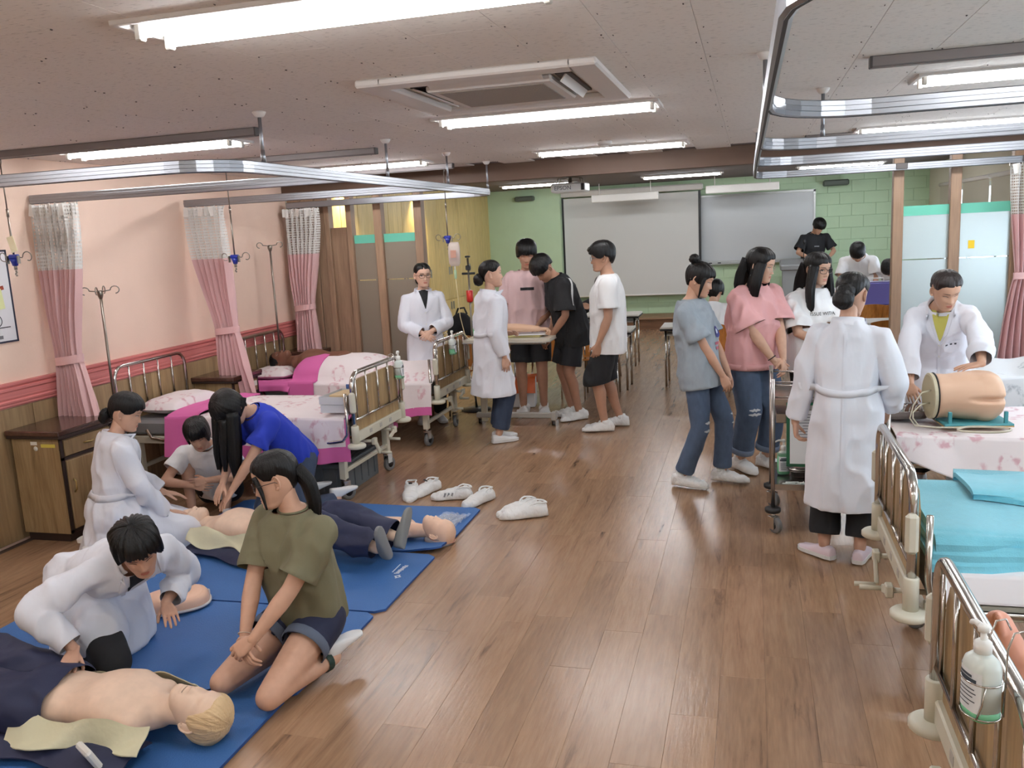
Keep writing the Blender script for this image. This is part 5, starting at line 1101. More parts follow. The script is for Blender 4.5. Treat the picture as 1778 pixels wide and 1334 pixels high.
t = thing('litter_bin', 'white bin box with an orange bag hanging over its rim', 'bin', (-2.38, 8.92, 0), .15); MB().box((0, 0, .16), (.26, .24, .31), bev=.008).build('body', m_box, t); mb = MB(); P = drape(-.14, .14, -.125, .125, .33, .16, .1, seed=3, fold=.012, nx=30); mb.grid(P); mb.build('bag', mat('orange_bag', (206, 96, 44), .4, bump=.4, bscale=30), t)
# ---------------------------------------------------------------- steel trolley
t = thing('trolley', 'stainless steel two shelf trolley on castors beside the nurse', 'trolley', (.385, 5.48, 0)); m_ss = mat('stainless', (172, 166, 162), .22, metal=.95); hw, hd = .265, .25
for sx in (-1, 1):
    for sy in (-1, 1):
        p = MB().cyl((sx*hw, sy*hd, .13), (sx*hw, sy*hd, .94), .0125, 12).build('post', m_ss, t); MB().lathe([(.042, .125), (.047, .132), (.047, .15), (.03, .158)], (sx*hw, sy*hd, 0), 20).build('bumper', m_black, p); caster(p, sx*hw, sy*hd, .05, .125, -.9)
for z in (.79, .27):
    q = MB().box((0, 0, z), (2*hw, 2*hd, .012))
    for s in (-1, 1): q.box((s*hw, 0, z+.012), (.008, 2*hd, .035)); q.box((0, s*hd, z+.012), (2*hw, .008, .035))
    q.build('shelf', m_ss, t)
q = MB()
for z in (.90, .83): 
    for s in (-1, 1): q.cyl((-hw, s*hd, z), (hw, s*hd, z), .0055, 8); q.cyl((s*hw, -hd, z), (s*hw, hd, z), .0055, 8)
q.build('guard_rails', m_ss, t); t2 = MB().box((0, 0, .70), (2*hw-.03, 2*hd-.03, .06), bev=.004).build('drawer', m_ss, t)
bottle('green sanitizer bottle on the lower shelf of the steel trolley', (.19, 5.52, .283), .2, .038, .15, .92, group=None)
t = thing('instrument_tray', 'shiny steel instrument tray on the lower trolley shelf', 'tray', (.37, 5.52, .283)); q = MB(); q.loft([ering(A(0, 0, z), A(1, 0, 0), A(0, 1, 0), a, b_, 28, 5) for z, a, b_ in ((0, .13, .09), (.04, .145, .105), (.042, .155, .115), (.045, .155, .115), (.042, .143, .103), (.006, .128, .088))]); q.build('dish', m_ss, t); q = MB(); q.loft([ering(A(0, 0, z), A(1, 0, 0), A(0, 1, 0), a, b_, 28, 5) for z, a, b_ in ((.05, .155, .115), (.056, .155, .115), (.066, .12, .085))]); q.build('lid', m_ss, t); MB().box((-.03, 0, .080), (.06, .03, .025), R=rot('Z', 20), bev=.006).build('gauze', m_heading, t)
for k, (x, y, a) in enumerate(((.24, 5.30, 8), (.31, 5.285, -6), (.36, 5.305, 20), (.22, 5.27, 0), (.38, 5.27, 4))):
    t = thing('syringe', 'small clear syringe on the lower trolley shelf', 'syringe', (x, y, .290), math.radians(a), 'syringes lying on the trolley'); MB().cyl((-.045, 0, 0), (.03, 0, 0), .0075, 10).build('barrel', m_milky, t); MB().cyl((.03, 0, 0), (.06, 0, 0), .004, 8).cyl((.058, 0, 0), (.061, 0, 0), .009, 10).build('plunger', m_pump, t); MB().cyl((-.045, 0, 0), (-.075, 0, 0), .0016, 6).build('needle', m_wire, t)
t = thing('clipboard', 'green clipboard with a printed form leaning on the trolley', 'clipboard', (.325, 5.205, .42)); R = rot('X', -4); MB().box((0, 0, .19), (.26, .006, .38), R=R, bev=.002).build('board', mat('clip_green', (24, 92, 62), .4), t); MB().box((.002, -.006, .185), (.225, .003, .33), R=R).build('paper', m_label, t); MB().box((0, -.012, .355), (.09, .012, .03), R=R, bev=.003).build('clip', m_wire, t)
q = MB()
for k in range(16): q.box((-.03+.02*(k % 2), -.0085-.0012*(k-8)*.09, .06+.017*k), (.12-.03*(k % 3), .0012, .004))
q.build('printed_lines', mat('form_ink', (120, 124, 132), .6), t)
# ---------------------------------------------------------------- on the hip model bed
t = thing('kidney_tray', 'steel instrument tray with forceps at the end of the hip model bed', 'tray', (.87, 5.66, .632), .05); q = MB(); q.loft([ering(A(0, 0, z), A(1, 0, 0), A(0, 1, 0), a, b_, 32, 5) for z, a, b_ in ((0, .15, .11), (.045, .16, .12), (.05, .166, .126), (.046, .157, .117), (.008, .146, .106))]); q.build('dish', m_ss, t)
for k in range(3): MB().tube([(.02+.03*k, -.05, .03), (.04+.03*k, .02, .045), (.07+.03*k, .07, .06)], .004, 6).build('forceps', m_ss, t)
bottle('green antiseptic bottle standing in the steel tray by the hip model', (.86, 5.63, .645), .1, .032, .095, .95, group=None)
t = thing('hip_model', 'flesh coloured hip training model lying on a turquoise board', 'training model', (1.21, 5.52, .632), .10); t.scale = (.88, 1, 1)
mb = MB()
for s in (-1, 1):
    pass
R = []
for x, a, b_, zc in ((-.205, .125, .128, .155), (-.20, .13, .132, .155), (-.12, .135, .128, .155), (-.02, .150, .140, .155), (.08, .165, .148, .155), (.15, .165, .140, .155), (.19, .150, .120, .155), (.205, .12, .09, .155)): R.append(np.stack([0*np.arange(32)+x, a*np.cos(np.arange(32)/16*np.pi), zc+b_*np.sin(np.arange(32)/16*np.pi)], 1))
mb.loft(R)
mb.ball((.10, -.055, .215), (.10, .085, .085), 20, k=12); mb.ball((.10, -.060, .095), (.10, .085, .085), 20, k=12)
v, f = remesh(mb, .007, 6)
gd = np.exp(-((v[:, 2]-.155)/.014)**2)*sstep(-.06, .10, v[:, 0])*(v[:, 1] < .02); v[:, 1] += gd*.028
g = MB(); g.add(v, f.tolist(), 0, True); g.build('body', m_plas, t)
q = MB(); q.loft([np.stack([0*np.arange(32)+x, a*np.cos(np.arange(32)/16*np.pi), .155+a*1.0*np.sin(np.arange(32)/16*np.pi)], 1) for x, a in ((-.235, .125), (-.23, .136), (-.212, .136), (-.206, .130))], sm=False); q.build('end_plate', mat('plate_cream', (206, 196, 166), .5), t)
q = MB(); q.loft([np.stack([0*np.arange(32)+x, a*np.cos(np.arange(32)/16*np.pi), .155+a*1.02*np.sin(np.arange(32)/16*np.pi)], 1) for x, a in ((-.207, .135), (-.2, .137))]); q.build('seal', m_black, t)
MB().box((.03, -.02, .012), (.42, .30, .012), bev=.002).build('board', mat('teal_board', (74, 150, 158), .5), t); MB().box((.03, -.02, .003), (.42, .30, .008)).build('ply', mat('ply', (190, 160, 110), .6), t)
for x in (-.14, .20): MB().box((x, -.14, .05), (.022, .02, .07), bev=.003).build('bracket', mat('teal_board'), t)
m_tubing = mat('clear_tubing', (216, 208, 186), .25, alpha=.8)
for k in range(2): MB().tube([(-.235, -.06+.02*k, .20-.08*k), (-.30, -.08, .19-.07*k), (-.36, -.11, .12-.04*k), (-.385+.02*k, -.13, .05), (-.36+.02*k, -.16, .012), (-.25, -.19, .008), (-.10, -.21, .008)], .005, 8).build('tubing', m_tubing, t)
k = np.linspace(0, 4*np.pi, 60); MB().tube(np.stack([.02+(.155+.006*np.sin(k*2.3))*np.cos(k), -.27+.075*np.sin(k)+.004*np.cos(3*k), .008+.006*k/12], 1), .005, 8).build('coiled_tubing', m_tubing, t)
# ---------------------------------------------------------------- classroom
m_plywood = wood_mat('chair_ply', (140, 84, 34), (172, 108, 48), (190, 126, 62), .35, 'Z', 1, .03)
def desk(label, x0, x1, y0, y1, h=.70):
    t = thing('classroom_table', label, 'table', ((x0+x1)/2, (y0+y1)/2, 0), 0, 'classroom tables'); w, d = x1-x0, y1-y0
    MB().box((0, 0, h-.015), (w, d, .030), bev=.012).build('top', mat('desk_top', (206, 202, 192), .35), t); MB().box((0, 0, h-.036), (w+.006, d+.006, .022), bev=.008).build('edge', m_black, t); MB().box((0, .02, h-.10), (w-.12, d-.12, .02)).build('shelf', m_lam_edge, t)
    for sx in (-1, 1):
        for sy in (-1, 1): MB().cyl((sx*(w/2-.06), sy*(d/2-.06), 0), (sx*(w/2-.06), sy*(d/2-.06), h-.04), .014, 8).build('leg', m_chrome, t)
    return t
desk('long white classroom table behind the boys, front row at left', -2.95, -1.32, 9.75, 10.25); desk('long white classroom table behind the boys, second row at left', -3.0, -1.45, 11.5, 12.0)
desk('long white classroom table behind the girls, front row at right', -1.02, .62, 10.0, 10.5); desk('long white classroom table by the frosted partition, front row', .75, 2.4, 10.0, 10.5); desk('long white classroom table under the purple case', .6, 2.3, 11.7, 12.25)
def make_chair():
    t = thing('classroom_chair', '', 'chair', (0, 0, 0), 0, 'plywood classroom chairs')
    u = np.linspace(-1, 1, 14); mb = MB(); P = []
    for z in np.linspace(.47, .80, 8): q = (z-.47)/.33; w = .20*(1-.12*q**6)*(1-.06*(1-q)); P.append(np.stack([u*w, -.20-.05*q+.03*u*u*-1+.03, z-.02*q**3*u*u], 1))
    P = np.array(P); mb.grid(P); mb.grid(P[:, ::-1]+A(0, -.012, 0)); e = np.concatenate([P[0], P[1:, -1], P[-1, ::-1][1:], P[::-1, 0][1:]]); mb.grid(np.stack([e, e+A(0, -.012, 0)])); mb.build('backrest', m_plywood, t)
    mb = MB(); mb.box((0, 0, .435), (.40, .40, .016), bev=.006); mb.build('seat', m_plywood, t)
    for s in (-1, 1):
        mb = MB(); mb.tube([(s*.185, .17, 0), (s*.18, .15, .40), (s*.17, .10, .425), (s*.17, -.16, .425), (s*.17, -.205, .50), (s*.17, -.235, .62)], .010, 8); mb.build('leg', m_chrome, t); mb = MB(); mb.tube([(s*.185, -.22, 0), (s*.175, -.14, .42)], .010, 8); mb.build('leg', m_chrome, t)
    return t
ch0 = make_chair(); 
CH = [((-.42, 9.62, 0), 0, 'plywood chair of the seated girl with her back turned'), ((-1.78, 10.55, 0), pi, 'plywood chair of the seated boy behind the front left table'), ((-1.62, 9.52, 0), .1, 'plywood chair tucked under the front left table behind the white shirt boy'), ((-2.2, 9.5, 0), -.1, 'plywood chair at the front left table behind the black shirt boy'), ((.10, 9.62, 0), .05, 'plywood chair behind the girl in the pink shirt'), ((1.32, 9.6, 0), .05, 'plywood chair nearest the frosted partition at the front right table'), ((1.36, 11.3, 0), .1, 'plywood chair before the purple case table'), ((1.72, 11.3, 0), -.1, 'plywood chair touching the partition post at the purple case table'), ((.30, 11.3, 0), 0, 'plywood chair standing between the two girls in the second row'), ((-3.12, 8.62, 0), 2.6, 'plywood chair half hidden behind the nurse in glasses')]
for i, (p, r_, l) in enumerate(CH):
    o = ch0 if i == 0 else dup(ch0, (0, 0, 0)); o.location = p; o.rotation_euler = (0, 0, r_); o['label'] = l; o['group'] = 'plywood classroom chairs'
t = thing('carrying_case', 'purple hard case standing open on the classroom table', 'case', (1.56, 11.95, .702), .05); m_pur = mat('purple_case', (92, 84, 148), .5); MB().box((0, 0, .15), (.40, .14, .30), bev=.02).build('shell', m_pur, t); MB().box((0, 0, .302), (.36, .12, .012), bev=.004).build('rim', mat('case_rim', (150, 146, 176), .5), t); MB().tube([(-.10, 0, .30), (-.10, 0, .345), (.06, 0, .345), (.06, 0, .30)], .008, 8).build('handle', m_heading, t)
lc = thing('lectern', 'grey lectern with a microphone beside the boy in black', 'lectern', (.74, 15.45, 0)); m_lect = mat('lectern_grey', (140, 142, 142), .5); MB().prism([(-.24, 0), (.24, 0), (.24, 1.02), (-.24, 1.02)], -.18, .18).xf(np.array([[1, 0, 0, 0], [0, 0, 1, 0], [0, 1, 0, 0], [0, 0, 0, 1]])).build('body', m_lect, lc); MB().box((0, -.01, 1.08), (.56, .46, .10), R=rot('X', 10), bev=.02).build('desk', m_lect, lc); MB().tube([(.10, .05, 1.1), (.11, .06, 1.28), (.115, .04, 1.42)], .006, 8).build('microphone_stem', m_black, lc); MB().ball((.115, .035, 1.45), (.03, .03, .045), 14).build('microphone', m_black, lc)
sc = thing('projection_screen', 'large white pull down projection screen on the green wall', 'screen', (-2.17, 16.35, 0)); MB().box((0, 0, 1.50), (2.50, .006, 1.84)).build('cloth', mat('screen_white', (214, 214, 210), .8), sc)
for s in (-1, 1): MB().box((s*1.265, -.001, 1.50), (.045, .008, 1.86)).build('border', m_black, sc)
MB().cyl((-1.29, 0, .575), (1.29, 0, .575), .016, 10).build('bottom_bar', m_heading, sc); MB().box((0, 0, 2.50), (2.66, .10, .11), bev=.02).build('roller_case', m_heading, sc)
wb = thing('whiteboard', 'framed whiteboard with a pen tray right of the projection screen', 'whiteboard', (.05, 16.56, 1.72)); MB().box((0, 0, 0), (2.05, .02, 1.16)).build('surface', mat('board_white', (206, 210, 212), .2), wb)
for s in (-1, 1): MB().box((s*1.03, -.005, 0), (.035, .04, 1.23)).build('frame', m_alu, wb); MB().box((0, -.005, s*.60), (2.09, .04, .035)).build('frame', m_alu, wb)
tr = MB().box((0, -.06, -.63), (2.0, .10, .02), bev=.004).build('pen_tray', m_alu, wb)
for x in (-.85, -.78, -.62): MB().box((x, -.07, -.612), (.06, .03, .02), bev=.004).build('marker', m_black, tr)
for x0, x1, z, lab in ((-2.72, -1.55, 2.36, 'long cream board lamp hanging before the projection screen'), (-.75, .45, 2.40, 'long cream board lamp hanging above the whiteboard')):
    t = thing('board_lamp', lab, 'lamp', ((x0+x1)/2, 15.5, z), 0, 'board lamps'); MB().box((0, 0, 0), (x1-x0, .12, .13), bev=.01).build('hood', m_heading, t)
    for s in (-1, 1): MB().cyl((s*.45, 0, .06), (s*.45, 0, CEIL2-z), .008, 8).build('rod', m_heading, t)
pj = thing('projector', 'white ceiling projector with grey lettering hung beyond the brown beam', 'projector', (-1.92, 9.6, 2.31), 0); MB().box((0, 0, 0), (.38, .30, .10), bev=.015).build('body', m_pump, pj); MB().box((.165, -.152, 0), (.035, .006, .07)).build('vent', m_dark, pj)
q = MB(); q.cyl((0, 0, .05), (0, 0, .27), .022, 10).lathe([(.06, .27), (.06, .31)], n=16)
for s in (-1, 1): q.tube([(s*.14, -.08, .05), (s*.12, -.07, .10), (0, 0, .12)], .006, 6); q.tube([(s*.14, .08, .05), (s*.12, .07, .10), (0, 0, .12)], .006, 6)
q.build('mount', m_steel, pj)
def text(s, size, m, parent, M, name='lettering', ext=.0008):
    c = bpy.data.curves.new('txt', 'FONT'); c.body = s; c.size = size; c.align_x = 'CENTER'; c.align_y = 'CENTER'; c.extrude = ext; c.resolution_u = 3; o = bpy.data.objects.new('txt', c); COL.objects.link(o); me = bpy.data.meshes.new_from_object(o.evaluated_get(bpy.context.evaluated_depsgraph_get())); bpy.data.objects.remove(o); me.transform(Matrix(M)); me.materials.clear(); me.materials.append(m); r = bpy.data.objects.new(name, me); COL.objects.link(r); r.parent = parent; return r
FRONT = lambda x, y, z: Matrix(((1, 0, 0, x), (0, 0, 1, y), (0, 1, 0, z), (0, 0, 0, 1)))
def front(x, y, z): return Matrix.Translation((x, y, z)) @ Matrix.Rotation(math.pi/2, 4, 'X')
text('EPSON', .062, mat('print_grey'), pj, front(-.055, -.152, -.005)); 
t = thing('wall_speaker', 'dark grey box speaker high on the green wall by the post', 'speaker', (1.42, 16.42, 2.42)); MB().box((0, 0, 0), (.42, .2, .10), bev=.02).build('body', mat('speaker_grey', (88, 96, 86), .6), t)
t = thing('wall_speaker', 'dark grey box speaker high on the green pier at left', 'speaker', (-4.1, 16.1, 2.46)); MB().box((0, 0, 0), (.36, .16, .09), bev=.02).build('body', mat('speaker_grey'), t)
# blinds at the classroom window
for i in range(4):
    ya = 9.25+1.54*i; t = thing('window_blind', 'pale roller blind lowered over the classroom window, pane %s from the partition' % ('one two three four'.split()[i]), 'blind', (XR-.06, ya+.77, 0), 0, 'classroom window blinds'); MB().box((0, 0, 2.02), (.006, 1.44, .42)).build('cloth', mat('blind_cloth', (206, 200, 180), .8, trans=.2), t); MB().cyl((0, -.74, 2.25), (0, .74, 2.25), .03, 10).build('roller', m_heading, t)

for i, (x, y) in enumerate(((-4.62, 9.9), (-4.62, 12.4))):
    t = thing('downlight', 'small recessed downlight washing the wardrobes, the %s one' % ('nearer', 'farther')[i], 'ceiling light', (x, y, CEIL2), 0, 'wardrobe downlights'); MB().lathe([(.06, .004), (.062, -.006), (.045, -.006), (.042, .003)], n=20).build('rim', m_fix, t); MB().lathe([(.04, -.001), (.04, .002)], n=16).build('lens', mat('lamp_lens', (255, 226, 170), .3, emit=12), t)
    l = bpy.data.lights.new('spot', 'SPOT'); l.energy = 60; l.color = (1, .82, .52); l.spot_size = 1.7; l.spot_blend = .8; l.shadow_soft_size = .04; lo = bpy.data.objects.new('lamp', l); COL.objects.link(lo); lo.parent = t; lo.location = (-.1, 0, -.03)
# ---------------------------------------------------------------- garments' cloth
m_coat = mat('coat_white', (226, 228, 236), .85, bump=.9, bscale=9, stretch=(1, 1, .4)); m_shoe = mat('shoe_white', (232, 232, 232), .5); m_sole = mat('shoe_sole', (222, 222, 220), .6); m_sock = mat('sock_white', (226, 226, 226), .8)
def cl(nm, c, **k): return mat('cloth_'+nm, c, .85, bump=k.get('b', .7), bscale=k.get('s', 11), stretch=(1, 1, .6), noise=k.get('n', 0), nscale=30)
m_blk = cl('black', (26, 26, 29)); m_blk2 = cl('soft_black', (30, 30, 34)); m_navy = cl('navy', (30, 36, 62)); m_jean = cl('jean', (72, 88, 112), n=.12); m_jean_d = cl('dark_jean', (48, 60, 82), n=.08); m_olive = cl('olive', (110, 106, 82)); m_pinkt = cl('dusty_pink', (214, 184, 184)); m_pinkg = cl('rose', (222, 168, 167)); m_greyt = cl('grey_marl', (146, 156, 164), n=.05); m_whitet = cl('white_knit', (232, 232, 232)); m_royal = cl('royal_blue', (28, 52, 168)); m_lemon = cl('lemon', (196, 190, 96))
KN = dict(toe=(0, -1, -.12), sole=(0, -.15, 1))
def kneel(w=.12, ay=-.10, az=.065, kx=.135, ky=.285, kz=.068):
    return tuple(dict(a=(sg*w, ay, az), K=(sg*kx, ky, kz), **KN) for sg in (1, -1))
def coat_thighs(r0=.155, r1=.135, t=1.08, back=True, flare=0):
    def f(s, mb, cuts):
        k = s.k
        for i in (0, 1):
            j = s.J[i]; d = unit(j['kn']-j['hip']); limb(mb, [j['hip']-d*.02, j['hip']+(j['kn']-j['hip'])*.5, j['hip']+(j['kn']-j['hip'])*t], [r0*k, (r0+r1)/2*k, r1*k], 14, True, True)
        if back:
            c, R, F, U = s.sp(0.); z = c[2]; q = [np.stack([c[0]+a*np.cos(t_), c[1]+oy+b*np.sin(t_), 0*t_+zz], 1) for zz, a, b, oy in ((.012, .24*k, .22*k, -.03), (.08, .235*k, .21*k, -.02), (z*.7, .21*k, .18*k, 0), (z+.03, .17*k, .14*k, 0)) for t_ in [np.linspace(0, 2*np.pi, 24, endpoint=False)]]; mb.loft(q)
    return f
# 1 girl in olive kneeling in front
p = Person('girl in glasses and olive T-shirt kneeling on the blue mat, hands in lap', (-1.92, 3.12, .013), 164, 1.62, True, pelvis=(0, -.10, .265), lean=(6, 5), head=(-50, 14, 4), near=True, skin=(204, 162, 138), wide=1.04,
    arms=({'w': (.035, .245, .235), 'hint': (1, -.5, .1), 'fd': (-.55, .45, -.6), 'pn': (-.4, -.5, -.4), 'curl': .5}, {'w': (-.03, .265, .26), 'hint': (-1, -.5, .1), 'fd': (.6, .45, -.5), 'pn': (.3, -.6, -.5), 'curl': .5}),
    legs=kneel(.135, -.095, .065, .135, .285, .070))
p.body(.3, lips=1)
hd = p.hp
p.hair(front=.056, side=.012, back=-.075, t=.010, part=.0, top=.003, locks=[([(hd(.052, .075, .045), .012, .010), (hd(.070, .068, -.01), .009, .006), (hd(.072, .072, -.09), .007, .005), (hd(.068, .080, -.15), .003, .003)], (0, 1, 0)), ([(hd(-.055, .072, .045), .012, .010), (hd(-.072, .060, -.02), .009, .006), (hd(-.070, .064, -.10), .004, .004)], (0, 1, 0)), ([(hd(0, -.09, .02), .035, .03), (hd(0, -.125, -.05), .034, .03), (hd(0, -.12, -.15), .03, .026), (hd(0, -.10, -.24), .014, .012)], (1, 0, 0))])
p.glasses((56, 40, 36), .025, .019, .0019)
p.tee(m_olive, hem=-.06, hang=(.172, .132), sleeve=.80, r0=.066, r1=.086, wr=.018, freq=8).pants(m_navy, to=.40, r=(.104, .102, .098, .09), waist=.10, name='shorts', cuff=mat('cuff_denim', (88, 98, 116), .9)).shoes('sock', m_sock)
for i in (0, 1):
    j = p.J[i]; d = unit(j['an']-j['kn']); a = j['an']-d*.055; X = unit(np.cross(d, A(1, 0, .3))); Y = np.cross(d, X); g = MB(); g.loft([ering(a-d*.016, X, Y, .042, .042, 20), ering(a+d*.016, X, Y, .042, .042, 20)], cap=False); g.build('sock_band', mat('sock_band', (30, 52, 44), .8), p.root)
g = MB(); c_ = p.J[0]['wr']-unit(p.J[0]['wr']-p.J[0]['el'])*.012; d = unit(p.J[0]['wr']-p.J[0]['el']); X = unit(np.cross(d, A(1, 0, 0))); g.tube(ering(c_, X, np.cross(d, X), .0275, .0275, 18), .0022, 6, closed=True); g.build('bracelet', mat('bracelet', (210, 190, 170), .4), p.root)
# 2 instructor leaning over the front manikin
p = Person('woman with short black hair in white coat leaning over the front manikin', (-2.88, 3.15, .013), -115, 1.60, True, pelvis=(0, -.10, .36), lean=(60, 74), head=(-20, 30, 10), near=True, skin=(194, 151, 128),
    arms=({'W': (-2.70, 2.72, .265), 'hint': (.8, -.8, .5), 'fd': (.55, .65, -.3), 'pn': (0, -.2, -1), 'curl': .12}, {'w': (-.13, .27, .27), 'hint': (-.8, -.6, .2), 'fd': (.3, 1, -.3), 'pn': (0, -.2, -1), 'curl': .2}),
    legs=(dict(a=(.13, -.12, .07), K=(.14, .27, .10), **KN), dict(a=(-.17, -.79, .07), K=(-.14, -.38, .085), **KN)))
p.body(.15, lips=1).hair(front=.040, side=-.01, back=-.085, t=.024, top=.010, fuzz=.014, bang=1, seed=4)
p.coat(m_coat, skirt=coat_thighs(.150, .125, .62, True), sleeve=1.90, r0=.068, r1=.052, wr=.019, inner=m_blk, belt=None, pocket=True, buttons=2, freq=7)
p.pants(m_blk, to=1.9, r=(.10, .095, .085, .06)); p.shoes('sneaker', m_shoe, m_sole)
# 3 nurse kneeling at left
p = Person('nurse with low bun in white coat kneeling beside the left cabinet', (-3.80, 4.40, .0), -40, 1.62, True, pelvis=(0, -.06, .29), lean=(4, 10), head=(-24, 20, 0), near=True, skin=(202, 161, 138),
    arms=({'w': (.17, .20, .25), 'hint': (1, -.8, 0), 'fd': (-.2, 1, -.3), 'pn': (0, -.3, -1), 'curl': .2}, {'w': (-.13, .25, .30), 'hint': (-1, -.8, 0), 'fd': (.2, 1, -.3), 'pn': (0, -.3, -1), 'curl': .2}), legs=kneel(.10))
p.body(.25).hair(front=.036, side=.004, back=-.07, t=.012, bang=1, top=.004, lumps=[((0, -.112, -.055), (.040, .034, .050))])
p.coat(m_coat, skirt=coat_thighs(.15, .14, 1.12, True), sleeve=1.93, r0=.064, r1=.052, wr=.019, inner=m_blk, belt=(75, 285), freq=7); p.shoes('sneaker', m_shoe, m_sole)
# 4 girl in blue pressing the second manikin
p = Person('girl with long black hair in royal blue T-shirt pressing the second manikin chest', (-3.08, 5.12, .013), 152, 1.60, True, pelvis=(0, -.08, .42), lean=(34, 46), head=(0, 62, 0), near=True, skin=(194, 153, 130),
    arms=({'W': (-3.29, 4.665, .335), 'hint': (1, 0, .2), 'fd': (-.15, .55, -.65), 'pn': (0, -.6, -.8), 'curl': .15}, {'W': (-3.22, 4.675, .32), 'hint': (-1, 0, .2), 'fd': (.15, .55, -.65), 'pn': (0, -.6, -.8), 'curl': .15}),
    legs=(dict(a=(.12, -.26, .07), hint=(.1, 1, -.3), **KN), dict(a=(-.14, -.30, .07), hint=(-.1, 1, -.3), **KN)))
p.body(.1); hd = p.hp
def hang(a, L, r, dx=0, dy=0): return [(a, r[0], r[1]), (a+A(dx*.3, dy*.3, -L*.35), r[0]*1.05, r[1]), (a+A(dx*.8, dy*.8, -L*.7), r[0]*.9, r[1]*.9), (a+A(dx, dy, -L), r[0]*.35, r[1]*.4)]
p.hair(front=.030, side=-.03, back=-.10, t=.022, top=.004, bang=1, locks=[(hang(hd(.066, .03, .02), .46, (.050, .034), .01, .02), (0, 1, 0)), (hang(hd(-.066, .03, .02), .44, (.048, .034), -.01, .02), (0, 1, 0)), (hang(hd(.045, .09, .05), .34, (.034, .026), .0, .02), (1, 0, 0)), (hang(hd(-.045, .09, .05), .34, (.034, .026), 0, .02), (1, 0, 0)), (hang(hd(.0, -.085, -.02), .16, (.08, .035), 0, .05), (1, 0, 0))])
p.tee(m_royal, hem=-.07, hang=(.172, .130), sleeve=.72, r0=.064, r1=.080, wr=.011).pants(m_jean_d, to=1.9, r=(.10, .092, .078, .064)).shoes('sock', m_sock)
p.decal('shirt_print', mat('print_white', (206, 206, 190), .7, noise=.3, nscale=60), lambda u, v: (-.05+.10*u, .26-.10*v), 6, 6, .004, .2)
# 5 girl crouching behind
p = Person('girl with bobbed hair in white T-shirt crouching with arms round her knees', (-3.72, 5.20, .0), -162, 1.52, True, pelvis=(0, -.13, .14), lean=(22, 40), head=(8, 30, 8), near=True, skin=(188, 147, 124),
    arms=({'w': (.06, .27, .27), 'hint': (1, .1, -.3), 'fd': (-1, .2, -.1), 'pn': (0, -1, -.2), 'curl': .4}, {'w': (-.05, .27, .30), 'hint': (-1, .1, -.3), 'fd': (1, .2, -.1), 'pn': (0, -1, -.2), 'curl': .4}),
    legs=(dict(a=(.12, .16, .075), hint=(.25, .6, 1), toe=(.2, 1, 0)), dict(a=(-.12, .16, .075), hint=(-.25, .6, 1), toe=(-.2, 1, 0))))
p.body(.2).hair(front=.022, side=-.045, back=-.10, t=.017, top=.004, bang=1, seed=7); p.tee(m_whitet, hem=-.04, hang=(.172, .13), sleeve=.62, r0=.062, r1=.074, wr=.011).pants(m_blk2, to=.35, r=(.10, .098, .094, .09), name='shorts').shoes('sock', m_sock)
# 6 nurse in glasses facing the camera
p = Person('nurse with brown glasses standing hands clasped by the brown partition', (-3.15, 8.10, 0), -152, 1.62, True, lean=(0, 0), head=(10, 2, 0), skin=(212, 172, 150),
    arms=({'w': (.05, .19, .93), 'hint': (1, -.7, -.1), 'fd': (-.7, .4, -.45), 'pn': (-.2, -1, -.2), 'curl': .45}, {'w': (-.04, .20, .95), 'hint': (-1, -.7, -.1), 'fd': (.7, .3, -.5), 'pn': (.2, -1, -.2), 'curl': .45}))
p.body(.8).hair(front=.060, side=.022, back=-.07, t=.009, part=.008, lumps=[((.0, -.105, -.06), (.045, .034, .04))], fuzz=.002); p.glasses((92, 60, 34), .026, .018, .0024)
p.coat(m_coat, hem=-.42, r_hem=(.215, .175), inner=m_blk, belt=(110, 250), wr=.016).pants(m_blk).shoes('sneaker', m_shoe, m_sole)
# 7 nurse from behind at the overbed table
p = Person('nurse with bun seen from behind in white coat and jeans by the overbed table', (-2.24, 7.34, 0), -50, 1.64, True, lean=(0, 3), head=(-18, -4, 0), skin=(204, 164, 142),
    arms=({'w': (.235, .02, .80), 'hint': (.4, -1, 0), 'fd': (0, .1, -1), 'pn': (-1, .1, 0), 'curl': .35}, {'w': (-.16, .20, .95), 'hint': (-.5, -1, 0), 'fd': (.4, .6, .1), 'pn': (.6, -.2, -.6), 'curl': .4}),
    legs=(dict(a=(.07, .0, .085), toe=(.05, 1, 0)), dict(a=(-.07, .06, .085), toe=(-.05, 1, 0))))
p.body(.6).hair(front=.058, side=.022, back=-.07, t=.011, lumps=[((.0, -.115, -.035), (.055, .046, .052))]); 
p.coat(m_coat, hem=-.46, r_hem=(.225, .19), inner=m_blk, belt=(110, 250), wr=.016).pants(m_jean_d, r=(.095, .088, .082, .082), to=1.88).shoes('sneaker', m_shoe, m_sole)
# 8 boy in dusty pink
p = Person('tall boy in dusty pink T-shirt with black box print behind the overbed table', (-2.17, 8.50, 0), -170, 1.79, False, lean=(-2, 4), head=(4, 14, 0), skin=(176, 133, 110),
    arms=({'w': (.25, .05, .80), 'hint': (.4, -1, 0), 'curl': .4}, {'w': (-.235, .16, .93), 'hint': (-.4, -1, 0), 'fd': (-.05, .8, -.5), 'pn': (.2, -.3, -1), 'curl': .35}))
p.body(.15).hair(front=.016, side=-.012, back=-.06, t=.022, bang=1, top=.008, seed=2); p.tee(m_pinkt, hang=(.200, .145), sleeve=.80, r0=.066, r1=.088, wr=.019)
p.decal('box_print', m_blk, lambda u, v: (-.065+.13*u, .345-.028*v), 8, 3, .004, .2, thick=.002)
p.pants(m_blk, to=.86, r=(.094, .102, .102, .100), wx=.155, name='shorts').shoes('cover', m_cover, wr=.018)
